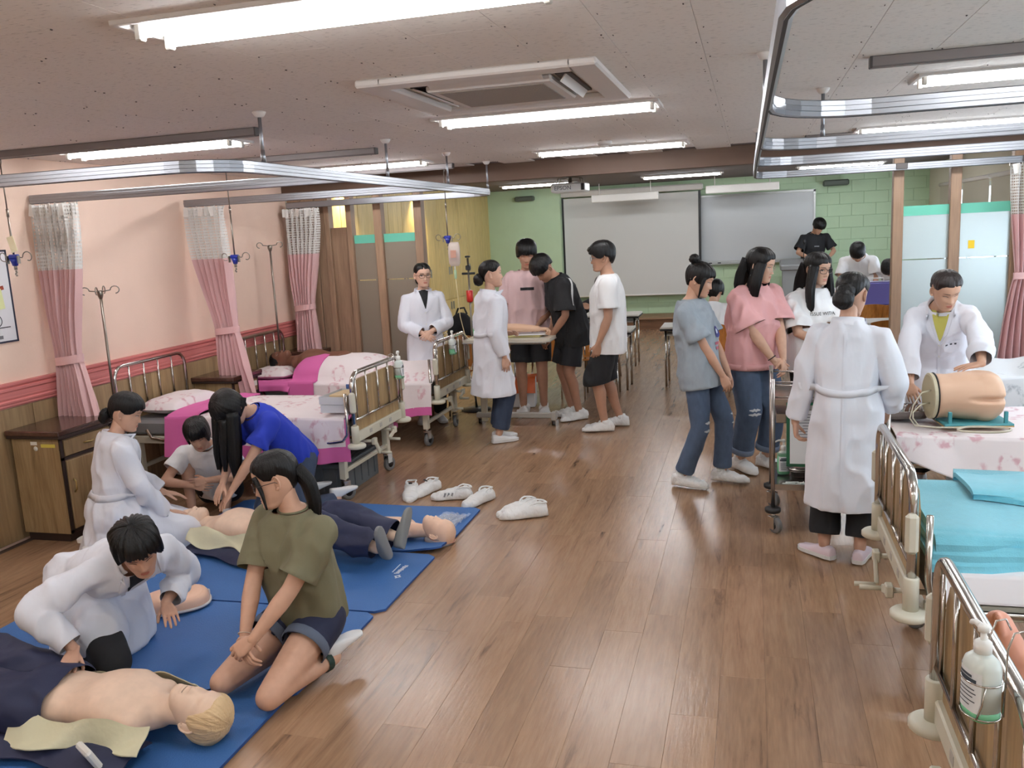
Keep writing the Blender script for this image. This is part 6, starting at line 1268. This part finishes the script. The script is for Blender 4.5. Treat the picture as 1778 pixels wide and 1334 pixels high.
# 9 boy in black bending his head
p = Person('boy in black T-shirt with white shoulder tape bowing his head to the pink shirt boy', (-1.72, 8.34, 0), 122, 1.74, False, lean=(8, 26), head=(18, 52, -10), skin=(170, 127, 104),
    arms=({'w': (.17, .26, .96), 'hint': (.8, -.7, -.2), 'fd': (-.1, .7, -.5), 'pn': (-.4, -.2, -1), 'curl': .55}, {'w': (-.12, .24, .86), 'hint': (-.9, -.6, 0), 'fd': (.3, .6, -.7), 'pn': (.5, -.4, -.6), 'curl': .45}))
p.body(.1).hair(front=.030, side=.02, back=-.03, t=.018, bang=1, top=.008, seed=5); p.tee(m_blk, hem=-.20, hang=(.200, .148), sleeve=.86, r0=.068, r1=.092, wr=.018)
sh, el = p.J[1]['sh'], p.J[1]['el']; g = MB(); rows = []
for q in np.linspace(-.35, .95, 14):
    c_ = sh+(el-sh)*max(q, 0)+(p.nb-sh)*max(-q, 0)*1.1; o_ = unit(A(-.6, -.5, .7)); row = []
    for w_ in (-.014, .014):
        a_ = c_+unit(A(.5, -.8, -.1))*w_; h_ = p.tree.ray_cast(Vector(a_+o_*.4), Vector(-o_), .6); row.append((np.array(h_[0]) if h_[0] is not None else a_+o_*.08)+o_*.005)
    rows.append(row)
g.grid(np.array(rows)); g.build('shoulder_tape', mat('tape_white', (220, 220, 220), .7), p.root)
p.pants(m_blk2, to=.84, r=(.094, .104, .108, .110), wx=.155, name='shorts').shoes('cover', m_cover, wr=.018)
# 10 boy in white facing left
p = Person('smiling boy with glasses in long white T-shirt and black knee shorts', (-1.27, 7.88, 0), 98, 1.74, False, lean=(-3, 2), head=(0, 4, 0), skin=(180, 138, 114), wide=1.05,
    arms=({'w': (.25, .06, .84), 'hint': (.3, -1, 0), 'curl': .5}, {'w': (-.235, .09, .84), 'hint': (-.3, -1, 0), 'fd': (.1, .25, -1), 'pn': (.9, .2, 0), 'curl': .55}),
    legs=(dict(a=(.11, -.08, .09), toe=(.1, 1, 0)), dict(a=(-.10, .06, .09), toe=(-.05, 1, 0))))
p.body(.4, smile=1).hair(front=.030, side=-.004, back=-.055, t=.020, bang=1, top=.012, seed=8, lumps=[((.0, .075, .075), (.06, .045, .030))]); p.glasses((120, 120, 124), .024, .018, .0016)
p.tee(m_whitet, hem=-.20, hang=(.200, .155), hemw=.214, sleeve=.74, r0=.070, r1=.092, wr=.012); p.decal('hem_label', m_blk, lambda u, v: (-.125+.035*u, -.150-.022*v), 3, 3, .005, .3, thick=.002)
p.decal('shirt_print', mat('print_teal', (60, 130, 150), .7), lambda u, v: (-.06+.10*u, .20-.03*v), 5, 3, .004, .2)
p.pants(m_blk, to=1.10, r=(.094, .102, .108, .108), wx=.155, name='shorts', wr=.012).shoes('cover', m_cover, wr=.010)
# 11 girl in grey with a top knot
p = Person('girl with top knot in grey printed T-shirt and ripped jeans beside the trolley', (-.36, 6.17, 0), -103, 1.62, True, lean=(-8, -3), head=(4, 18, 0), skin=(194, 152, 128),
    arms=({'w': (.05, .235, .72), 'hint': (1, -.25, 0), 'fd': (-.15, .35, -.9), 'pn': (-.6, -.6, 0), 'curl': .4}, {'w': (-.06, .235, .72), 'hint': (-1, -.25, 0), 'fd': (.2, .3, -.9), 'pn': (.6, -.6, 0), 'curl': .4}),
    legs=(dict(a=(.10, -.10, .09), toe=(.15, 1, 0), hint=(.1, 1, 0)), dict(a=(-.11, .13, .09), toe=(0, 1, 0), hint=(-.1, 1, 0))))
p.body(.2); hd = p.hp
p.hair(front=.034, side=-.022, back=-.065, t=.010, bang=1, part=.03, lumps=[((.0, -.075, .125), (.038, .036, .034)), ((.0, -.050, .105), (.03, .03, .03))], locks=[([(hd(s_*.066, .045, .03), .014, .012), (hd(s_*.074, .042, -.04), .010, .010), (hd(s_*.068, .044, -.115), .004, .004)], (0, 1, 0)) for s_ in (1, -1)], seed=3)
p.tee(m_greyt, hem=-.16, hang=(.178, .140), sleeve=.78, r0=.062, r1=.082, wr=.018)
p.decal('round_print', mat('print_navy', (52, 56, 120), .7), lambda u, v: (-.02+.045*v*math.cos(u*6.284), .24+.045*v*math.sin(u*6.284)), 16, 3, .004, .2)
p.decal('round_print', mat('print_pale', (180, 190, 210), .7), lambda u, v: (-.015+.018*v*math.cos(u*6.284), .245+.020*v*math.sin(u*6.284)), 12, 3, .006, .2)
for k in range(2): p.decal('letter_print', mat('print_red', (176, 96, 110), .7), lambda u, v: (-.065+.09*u, .165-.035*k-.022*v), 6, 3, .004, .2)
p.pants(m_jean, to=1.93, r=(.092, .082, .068, .070)).shoes('cover', m_cover, wr=.010)
def ripped(p, i, qs):
    j = p.J[i]
    for q, w in qs:
        c_ = j['kn']+(j['an']-j['kn'])*q if q > 0 else j['kn']+(j['hip']-j['kn'])*-q; g = MB(); F_ = A(.25*j['sg'], 1, .1); F_ = unit(F_); X = unit(np.cross(F_, A(0, 0, 1))); P = []
        for e in (-1, -.3, .3, 1):
            P.append([(lambda o_, h_: (np.array(h_[0]) if h_[0] is not None else o_-F_*.3)+F_*.004)(c_+X*a*w+A(0, 0, e*.010*(1-a*a*.7)+.004*math.sin(a*9))+F_*.4, p.ptree.ray_cast(Vector(c_+X*a*w+A(0, 0, e*.010*(1-a*a*.7)+.004*math.sin(a*9))+F_*.4), Vector(-F_), .5)) for a in np.linspace(-1, 1, 8)])
        g.grid(np.array(P)); g.build('rip', mat('rip_threads', (196, 198, 200), .9), p.root)
ripped(p, 0, ((.05, .04), (-.10, .035))); ripped(p, 1, ((.05, .04), (-.12, .04)))
# 12 girl in pink
p = Person('girl with shoulder length hair and glasses in loose rose pink top', (.0, 6.62, 0), -138, 1.68, True, lean=(2, 4), head=(28, 12, 0), skin=(202, 162, 138), wide=1.08,
    arms=({'w': (.01, .275, .82), 'hint': (1, -.3, 0), 'fd': (-.6, .4, -.55), 'pn': (-.3, -1, 0), 'curl': .45}, {'w': (-.05, .275, .86), 'hint': (-1, -.3, 0), 'fd': (.3, .4, -.8), 'pn': (.3, -1, 0), 'curl': .45}),
    legs=(dict(a=(.10, -.02, .09)), dict(a=(-.10, .04, .09))))
p.body(.3); hd = p.hp
LK = [([(hd(s_*.058, .018, .03), .034, .050), (hd(s_*.082, .010, -.05), .028, .058), (hd(s_*.090, .010, -.13), .028, .060), (hd(s_*.084, .014, -.205), .020, .05)], (1, 0, 0)) for s_ in (1, -1)]+[([(hd(0, -.075, .03), .075, .035), (hd(0, -.095, -.07), .085, .034), (hd(0, -.090, -.15), .085, .034), (hd(0, -.08, -.215), .070, .024)], (1, 0, 0))]
p.hair(front=.052, side=-.03, back=-.09, t=.014, part=.0, locks=LK); p.glasses((176, 160, 140), .026, .020, .0013)
p.tee(m_pinkg, hem=-.12, hang=(.200, .160), hemw=.196, sleeve=.86, r0=.070, r1=.104, wr=.019); p.band('waistband', m_pinkg, -.095, 0, 360, .024)
g = MB(); d = unit(p.J[0]['wr']-p.J[0]['el']); c_ = p.J[0]['wr']-d*.015; X = unit(np.cross(d, A(1, 0, 0))); g.tube(ering(c_, X, np.cross(d, X), .029, .029, 18), .0036, 6, closed=True); g.build('wrist_band', m_blk, p.root)
p.pants(m_jean, to=1.84, r=(.096, .096, .084, .076), cuff=mat('cuff_pale', (110, 124, 146), .9)).shoes('cover', m_cover, wr=.010); ripped(p, 0, ((.02, .05), (-.06, .045))); ripped(p, 1, ((.02, .05),))
# 13 girl in white tee with glasses
p = Person('girl with very long hair and glasses in white lettered T-shirt, arms folded low', (.44, 6.85, 0), -158, 1.62, True, lean=(0, 3), head=(20, 8, 0), skin=(200, 160, 136), wide=1.06,
    arms=({'w': (-.02, .24, .95), 'hint': (1, -.3, -.2), 'fd': (-1, .2, .1), 'pn': (0, -1, -.3), 'curl': .4}, {'w': (.03, .26, .91), 'hint': (-1, -.3, -.2), 'fd': (1, .1, 0), 'pn': (0, -1, -.3), 'curl': .4}))
p.body(.5); hd = p.hp
LK = [([(hd(s_*.058, .022, .03), .034, .048), (hd(s_*.082, .030, -.06), .030, .050), (hd(s_*.100, .045, -.16), .030, .046), (hd(s_*.100, .070, -.27), .026, .036), (hd(s_*.095, .08, -.33), .012, .018)], (1, 0, 0)) for s_ in (1, -1)]+[([(hd(0, -.075, .03), .075, .035), (hd(0, -.095, -.08), .085, .034), (hd(0, -.085, -.2), .09, .03), (hd(0, -.08, -.28), .06, .02)], (1, 0, 0))]
p.hair(front=.046, side=-.02, back=-.09, t=.012, part=-.01, locks=LK, seed=6); p.glasses((60, 34, 36), .027, .019, .0022)
p.tee(m_whitet, hem=-.16, hang=(.195, .150), sleeve=.90, r0=.068, r1=.104, wr=.019); p.pants(m_blk).shoes('cover', m_cover, wr=.01)
def shirt_text(p, s, size, m, q, x=0):
    c = bpy.data.curves.new('txt', 'FONT'); c.body = s; c.size = size; c.align_x = 'CENTER'; o = bpy.data.objects.new('txt', c); COL.objects.link(o); me = bpy.data.meshes.new_from_object(o.evaluated_get(bpy.context.evaluated_depsgraph_get())); bpy.data.objects.remove(o)
    c0, R_, F_, U_ = p.sp(q)
    for v in me.vertices:
        o_ = c0+R_*(-v.co.x+x)*-1+U_*v.co.y+F_*.5; 
        o_ = c0+R_*(v.co.x*-1+x)+U_*v.co.y+F_*.5; h_ = p.tree.ray_cast(Vector(o_), Vector(-F_), .6); v.co = Vector((np.array(h_[0]) if h_[0] is not None else o_-F_*.38)+F_*.004)
    me.materials.clear(); me.materials.append(m); r = bpy.data.objects.new('shirt_lettering', me); COL.objects.link(r); r.parent = p.root
shirt_text(p, 'ISSUE WITH', .034, m_blk, .30)
# 14 nurse from behind
p = Person('nurse with netted bun seen from behind in long white coat and black trousers', (.485, 4.84, 0), -12, 1.585, True, lean=(2, 6), head=(-14, 16, 0), near=True, skin=(194, 154, 132),
    arms=({'w': (.20, .16, .82), 'hint': (.6, -1, 0), 'curl': .4}, {'w': (-.265, .02, .76), 'hint': (-.5, -.9, 0), 'fd': (.05, .05, -1), 'pn': (.9, 0, 0), 'curl': .65}),
    legs=(dict(a=(.085, -.02, .085), toe=(.1, 1, 0)), dict(a=(-.10, -.02, .085), toe=(-.85, .6, 0))))
p.body(.4).hair(front=.055, side=.022, back=-.06, t=.011, lumps=[((.0, -.118, -.045), (.056, .048, .056)), ((.0, -.10, .0), (.05, .04, .045))])
p.coat(m_coat, hem=-.58, r_hem=(.205, .175), inner=m_blk, belt=(104, 256), wr=.018, buttons=0); g = MB(); 
p.decal('back_seam', m_coat, lambda u, v: (-.006+.012*u, .44-1.0*v), 3, 26, .004, .5, back=True)
p.pants(m_blk, to=1.86, r=(.096, .090, .086, .086)).shoes('sneaker', mat('shoe_pale_pink', (226, 208, 216), .5), m_sole)
# 15 nurse bending over the hip model
p = Person('nurse in white coat over lemon top leaning on the hip model', (1.22, 6.30, 0), 168, 1.63, True, lean=(25, 43), head=(28, 27, 4), near=True, skin=(202, 160, 135),
    arms=({'W': (.95, 5.78, .74), 'hint': (.8, -.5, .1), 'fd': (-.2, .8, -.6), 'pn': (-.3, -.3, -1), 'curl': .45}, {'W': (1.31, 5.56, .93), 'hint': (-1, -.2, .3), 'fd': (.85, .45, -.12), 'pn': (0, -.15, -1), 'curl': .12}))
p.body(.15).hair(front=.062, side=.024, back=-.07, t=.010, top=.003, part=-.012, lumps=[((0, -.112, -.02), (.042, .036, .04))], m=mat('hair_brown', (34, 24, 22), .36, spec=.4, bump=.35, bscale=80, stretch=(3, 3, .15)), bang=0)
p.coat(m_coat, hem=-.50, r_hem=(.225, .18), inner=m_lemon, wr=.018, hang=(0, 0, -1), r1=.062, sleeve=1.82, freq=7).pants(m_blk).shoes('sneaker', m_shoe, m_sole)
q = MB(); 
for k in range(3): p.decal('name_embroidery', m_ink, lambda u, v: (-.098+.026*k+.013*u, .272-.014*v), 3, 3, .007, .2)
# 16-20 in the classroom
def sit(f=1): return tuple(dict(a=(sg*.11, .40, .085), hint=(sg*.05, .3, 1)) for sg in (1, -1))
p = Person('seated girl with bobbed black hair in white shirt turning her back', (-.42, 9.66, 0), -8, 1.62, True, pelvis=(0, -.02, .53), lean=(8, 18), head=(-6, 26, 0), legs=sit(), arms=({'w': (.18, .36, .78), 'hint': (1, -.4, -.4)}, {'w': (-.18, .36, .78), 'hint': (-1, -.4, -.4)}))
p.body(.4).hair(front=.03, side=-.03, back=-.10, t=.022, bang=1, seed=9).tee(m_whitet, hem=-.06, hang=(.178, .135), sleeve=.8, wr=.016).pants(m_navy).shoes('sneaker', m_shoe, m_sole)
p = Person('seated boy in black with a grey cuff on his arm behind the white shirt boy', (-1.74, 10.62, 0), 176, 1.68, False, pelvis=(0, -.02, .53), lean=(4, 10), head=(0, 16, 0), skin=(184, 141, 116), legs=sit(), arms=({'w': (.34, .28, .80), 'hint': (1, -.4, -.5), 'fd': (.8, .5, 0), 'curl': .3}, {'w': (.10, .30, .92), 'hint': (-1, -.4, -.4), 'fd': (.7, .3, .2), 'curl': .5}))
p.body(.3).hair(front=.02, side=-.01, back=-.06, t=.02, bang=1).tee(m_blk, hem=-.06, hang=(.19, .14), sleeve=.7, wr=.01).pants(m_jean_d).shoes('sneaker', m_shoe, m_sole)
j = p.J[0]; g = MB(); limb(g, [j['el']+(j['wr']-j['el'])*.05, j['el']+(j['wr']-j['el'])*.55], [.062, .056], 18, False, False); g.build('pressure_cuff', mat('cuff_grey', (120, 124, 120), .8, bump=.3, bscale=60), p.root)
p = Person('boy in black T-shirt bending his head at the grey lectern', (1.02, 15.98, .19), -165, 1.70, False, lean=(6, 20), head=(14, 42, 0), skin=(188, 145, 120), arms=({'w': (.16, .34, .98), 'hint': (1, -.6, -.2), 'curl': .4}, {'w': (-.16, .34, .98), 'hint': (-1, -.6, -.2), 'curl': .4}))
p.body(.2).hair(front=.015, side=-.012, back=-.05, t=.022, bang=1, top=.008, seed=11); p.tee(m_blk, hang=(.19, .14), sleeve=.8, r1=.088, wr=.01).pants(m_blk2).shoes('sneaker', m_shoe, m_sole); p.decal('shirt_print', mat('print_grey'), lambda u, v: (-.04+.08*u, .31-.02*v), 4, 2, .004, .2)
p = Person('boy in white T-shirt bending over the classroom table by the purple case', (1.42, 12.72, 0), 170, 1.70, False, lean=(24, 46), head=(0, 60, 0), skin=(186, 143, 118), arms=({'w': (.20, .46, .78), 'hint': (1, -.3, .2), 'fd': (0, 1, -.2), 'pn': (0, 0, -1), 'curl': .2}, {'w': (-.20, .46, .78), 'hint': (-1, -.3, .2), 'fd': (0, 1, -.2), 'pn': (0, 0, -1), 'curl': .2}))
p.body(.2).hair(front=.018, side=-.01, back=-.055, t=.021, bang=1, top=.006, seed=12).tee(m_whitet, hang=(.19, .14), sleeve=.75, wr=.01).pants(m_blk).shoes('sneaker', m_shoe, m_sole)
p = Person('girl in white shirt bent low over the table behind the purple case', (1.88, 12.62, 0), 160, 1.60, True, lean=(34, 66), head=(0, 74, 0), skin=(196, 155, 132), arms=({'w': (.17, .46, .76), 'hint': (1, -.3, .2), 'fd': (0, 1, -.2), 'pn': (0, 0, -1), 'curl': .2}, {'w': (-.17, .46, .76), 'hint': (-1, -.3, .2), 'fd': (0, 1, -.2), 'pn': (0, 0, -1), 'curl': .2}))
p.body(.2).hair(front=.03, side=-.03, back=-.10, t=.018, bang=1, part=0, seed=13).tee(m_whitet, hang=(.178, .135), sleeve=.85, wr=.01).pants(m_navy).shoes('sneaker', m_shoe, m_sole)
# ---------------------------------------------------------------- manikins
def lay(p, head_plus_x, loc, tilt=0):
    Z = A(1 if head_plus_x else -1, tilt, 0); Z = unit(Z); Y = A(0, 0, 1); X = np.cross(Y, Z); M = np.stack([X, Y, Z], 1); p.root.rotation_euler = Matrix(M.tolist()).to_euler(); p.root.location = loc
m_mhair = mat('moulded_hair', (222, 192, 148), .55, bump=.5, bscale=60, stretch=(2, 2, .4)); m_cream_cloth = mat('cream_lining', (216, 212, 180), .85, bump=.35, bscale=16); m_nav = mat('navy_track', (30, 36, 66), .7, bump=.3, bscale=14)
MSKIN = (232, 202, 178)
def flap(p, name, m, xs, zs, y0, lift, seed, parent):
    # open jacket flap lying beside the body: xs across, zs along the body (local: z up the body, y up from the mat)
    U = np.linspace(0, 1, 22); V_ = np.linspace(0, 1, 30); P = np.zeros((22, 30, 3))
    for i, u_ in enumerate(U):
        for j_, v_ in enumerate(V_):
            x = xs[0](v_)*(1-u_)+xs[1](v_)*u_; P[i, j_] = (x, y0+lift(u_, v_), zs[0]+(zs[1]-zs[0])*v_)
    n_ = vnoise(P.reshape(-1, 3)*11+seed).reshape(22, 30); P[..., 1] += .022*n_*(1-.4*U[:, None]); P[..., 0] += .012*n_*U[:, None]; P[..., 1] = np.maximum(P[..., 1], y0-.05)
    mb = MB(); mb.grid(P); lo = P-A(0, .005, 0); mb.grid(lo[:, ::-1]); e = np.concatenate([P[0], P[1:, -1], P[-1, ::-1][1:], P[::-1, 0][1:]]); mb.grid(np.stack([e, e-A(0, .005, 0)])); mb.build(name, m, parent)
def manikin(label, plus, loc, H, head, near, hairm, feet, legs=None, tilt=0, open_=1):
    p = Person(label, (0, 0, 0), 0, H, False, head=head, lean=(0, 0), skin=MSKIN, near=near, cat='manikin', name='training_manikin', group='training manikins on the mats', legs=legs or (dict(a=(.10, .0, .09), toe=(.5, .9, .1), sole=(0, 0, -1)), dict(a=(-.10, .0, .09), toe=(-.5, .9, .1), sole=(0, 0, -1))))
    p.body(None, lips=0, brow=False, parts=('stump', 'legs')); p.hair(front=.055, side=-.012, back=-.06, t=.008, fuzz=.006, m=hairm, top=.002)
    g = MB(); M = np.stack([p.HR, p.HFd, p.HU], 1)*p.kh
    for z_, w_, o_ in ((-.0665, .021, .0008),): x_ = np.linspace(-w_, w_, 9); g.grid(np.stack([np.stack([x_, face_y(x_, z_+e+0*x_)+.0012, z_+e+0*x_], 1) for e in (-.0012, .0012)]))
    g.v = [v@M.T+p.hc for v in g.v]; g.build('mouth_slit', m_black, p.root)
    p.pants(m_nav, to=1.97, r=(.105, .098, .088, .08), waist=.07, wr=.018)
    k = p.k; b = -.085*k
    flap(p, 'jacket_outside', m_nav, (lambda v: .10, lambda v: .34-.06*v+.03*math.sin(v*7)), (.78*k, 1.42*k), b, lambda u, v: .0+.03*math.sin(u*3.14), 2, p.root); flap(p, 'jacket_outside', m_nav, (lambda v: -.10, lambda v: -.32+.05*v+.03*math.sin(v*6)), (.80*k, 1.42*k), b, lambda u, v: .03*math.sin(u*3.14), 5, p.root)
    for sg in (1, -1): flap(p, 'jacket_lining', m_cream_cloth, (lambda v: sg*(.145+.03*math.sin(v*3.1)), lambda v: sg*(.255-.05*v+.03*math.sin(v*9+sg))), (.86*k, 1.46*k), b+.02, lambda u, v: .082*(1-u)**1.1+.014+.012*math.sin(v*11+u*4), 7+sg, p.root)
    p.shoes(feet[0], feet[1], which=(0, 1), names='shoe') ; return p
p = manikin('full size training manikin with moulded fair hair lying nearest the camera', True, None, 1.68, (6, -16, 0), True, m_mhair, ('sneaker', mat('old_shoe', (130, 132, 132), .7))); lay(p, True, (-3.58, 2.56, .128), .02)
p = manikin('full size training manikin lying on the second mat under the blue girl hands', False, None, 1.64, (0, -12, 0), True, m_mhair, ('sneaker', mat('old_shoe'))); lay(p, False, (-1.97, 4.42, .124), .12)
p = Person('dark skinned training manikin head showing above the magenta blanket', (0, 0, 0), 0, 1.66, False, head=(-14, -10, 0), skin=(110, 71, 54), cat='manikin', name='training_manikin', legs=(dict(a=(.1, 0, .09)), dict(a=(-.1, 0, .09))))
p.body(.1, lips=1, parts=('stump',)).hair(front=.05, side=.0, back=-.055, t=.006); lay(p, False, (-2.90, 7.48, .735))
g = MB(); M = np.stack([p.HR, p.HFd, p.HU], 1)*p.kh; g.ball((0, .085, -.067), (.016, .010, .010), 14); g.v = [v@M.T+p.hc for v in g.v]; g.build('open_mouth', m_black, p.root)
# half manikin: head and flat torso
p = Person('half manikin of head and flat chest lying on the back mat', (0, 0, 0), 0, 1.52, True, head=(0, -14, 0), skin=(234, 196, 170), cat='manikin', name='half_manikin')
p.T = [(.08, .12, .020, .0), (.09, .15, .045, 0), (.16, .165, .058, .0), (.30, .175, .062, 0), (.38, .165, .058, 0), (.43, .12, .048, 0), (.46, .06, .04, 0)]
p.body(None, lips=0, brow=False, parts=()); lay(p, True, (-3.26, 4.83, .075), -.04)
g = MB(); k = np.linspace(-1.9, 1.9, 22); M = np.stack([p.HR, p.HFd, p.HU], 1)*p.kh; g.tube(np.stack([.078*np.sin(k), -.035+0*k, .012+.108*np.cos(k)], 1), .0035, 6); g.v = [v@M.T+p.hc for v in g.v]; g.build('mask_rim', mat('mask_rim', (206, 150, 128), .5), p.root)
g = MB(); g.loft([p.hc+np.array([(.085*math.cos(a)*q, -.10*w, .10*math.sin(a)*q) for a in np.linspace(0, 6.283, 24, endpoint=False)])*p.kh for q, w in ((.92, .30), (1.0, .5), (1.0, .7), (.9, .84), (.4, .9))]); g.build('head_shell', mat('shell_clear', (176, 170, 172), .3, alpha=.8), p.root)
# loose chest skin
t = thing('chest_skin', 'loose pinkish chest skin with clear clips behind the white coat woman', 'chest skin', (-2.93, 3.66, .016), .62); mb = MB(); R = []
for z, q in ((0, .96), (.02, 1.0), (.05, .97), (.065, .90), (.074, .7), (.080, .3)): R.append(np.stack([.17*q*np.sign(np.cos(a))*abs(np.cos(a))**.7, .125*q*np.sign(np.sin(a))*abs(np.sin(a))**.8, 0*a+z], 1) if (a := np.linspace(0, 2*np.pi, 40, endpoint=False)) is not None else 0)
mb.loft(R); mb.build('skin', mat('chest_plastic', (234, 190, 162), .45), t); a = np.linspace(0, 2*np.pi, 40, endpoint=False); g = MB(); g.tube(np.stack([.172*np.sign(np.cos(a))*abs(np.cos(a))**.7, .127*np.sign(np.sin(a))*abs(np.sin(a))**.8, 0*a+.012], 1), .008, 6, closed=True); g.build('rim', mat('rim_clear', (206, 200, 198), .3), t)
g = MB(); g.tube(np.stack([.14*np.sign(np.cos(a))*abs(np.cos(a))**.7, .100*np.sign(np.sin(a))*abs(np.sin(a))**.8, 0*a+.066], 1), .004, 6, closed=True); g.build('step_edge', mat('chest_plastic'), t)
for k in range(6): b_ = k*1.047+.3; MB().box((.172*math.cos(b_), .125*math.sin(b_), .028), (.016, .016, .04), R=rot('Z', math.degrees(b_)), bev=.004).build('clip', mat('rim_clear'), t)
# white hand unit at the bottom edge and a cable
t = thing('hand_unit', 'small white plastic unit standing at the bottom edge beside the front manikin', 'device', (-2.30, 2.325, .016), -.5); MB().box((0, 0, .055), (.11, .026, .13), R=rot('X', 24), bev=.008).build('body', mat('unit_white', (226, 224, 216), .4), t); MB().tube([(.05, .0, .02), (.15, .06, .006), (.28, .05, .006), (.34, .10, .006)], .003, 6).build('cable', m_black, t)
# injection arm
mb = MB(); limb(mb, [A(-.24, 0, .06), A(-.10, 0, .062), A(.04, 0, .056), A(.12, 0, .050)], [.046, .044, .034, .026], 16); v, f = remesh(mb, .006, 3); g = MB(); g.add(v, f.tolist(), 0, True); hv, hf = hand_mesh(.85, .4, 30, .0045); g.add(hv@np.array([[0, -1, 0], [1, 0, 0], [0, 0, 1]])+A(.12, 0, .050), hf.tolist(), 0, True); g.build('arm', mat('plastic_skin'), ar); ar.location = (-2.08, 8.0, .894)
# foot of a manikin on the nearest right bed
t = thing('manikin_foot', 'flesh coloured manikin foot standing toes up behind the nearest right foot rail', 'manikin foot', (.62, 2.33, .665), 0); mb = MB(); limb(mb, [A(.26, 0, .02), A(.12, 0, .03), A(.04, 0, .06)], [.045, .042, .042], 14); limb(mb, [A(.06, 0, .0), A(.02, 0, .08), A(-.01, 0, .15)], [.036, .040, .034], 14)
for k in range(5): limb(mb, [A(-.01, -.032+.016*k, .14), A(-.02, -.036+.018*k, .185-.008*abs(k-.5))], [.011, .0095], 10)
v, f = remesh(mb, .0045, 3); g = MB(); g.add(v, f.tolist(), 0, True); g.build('foot', mat('foot_plastic', (214, 152, 128), .5), t)
# nurse's clog left behind her
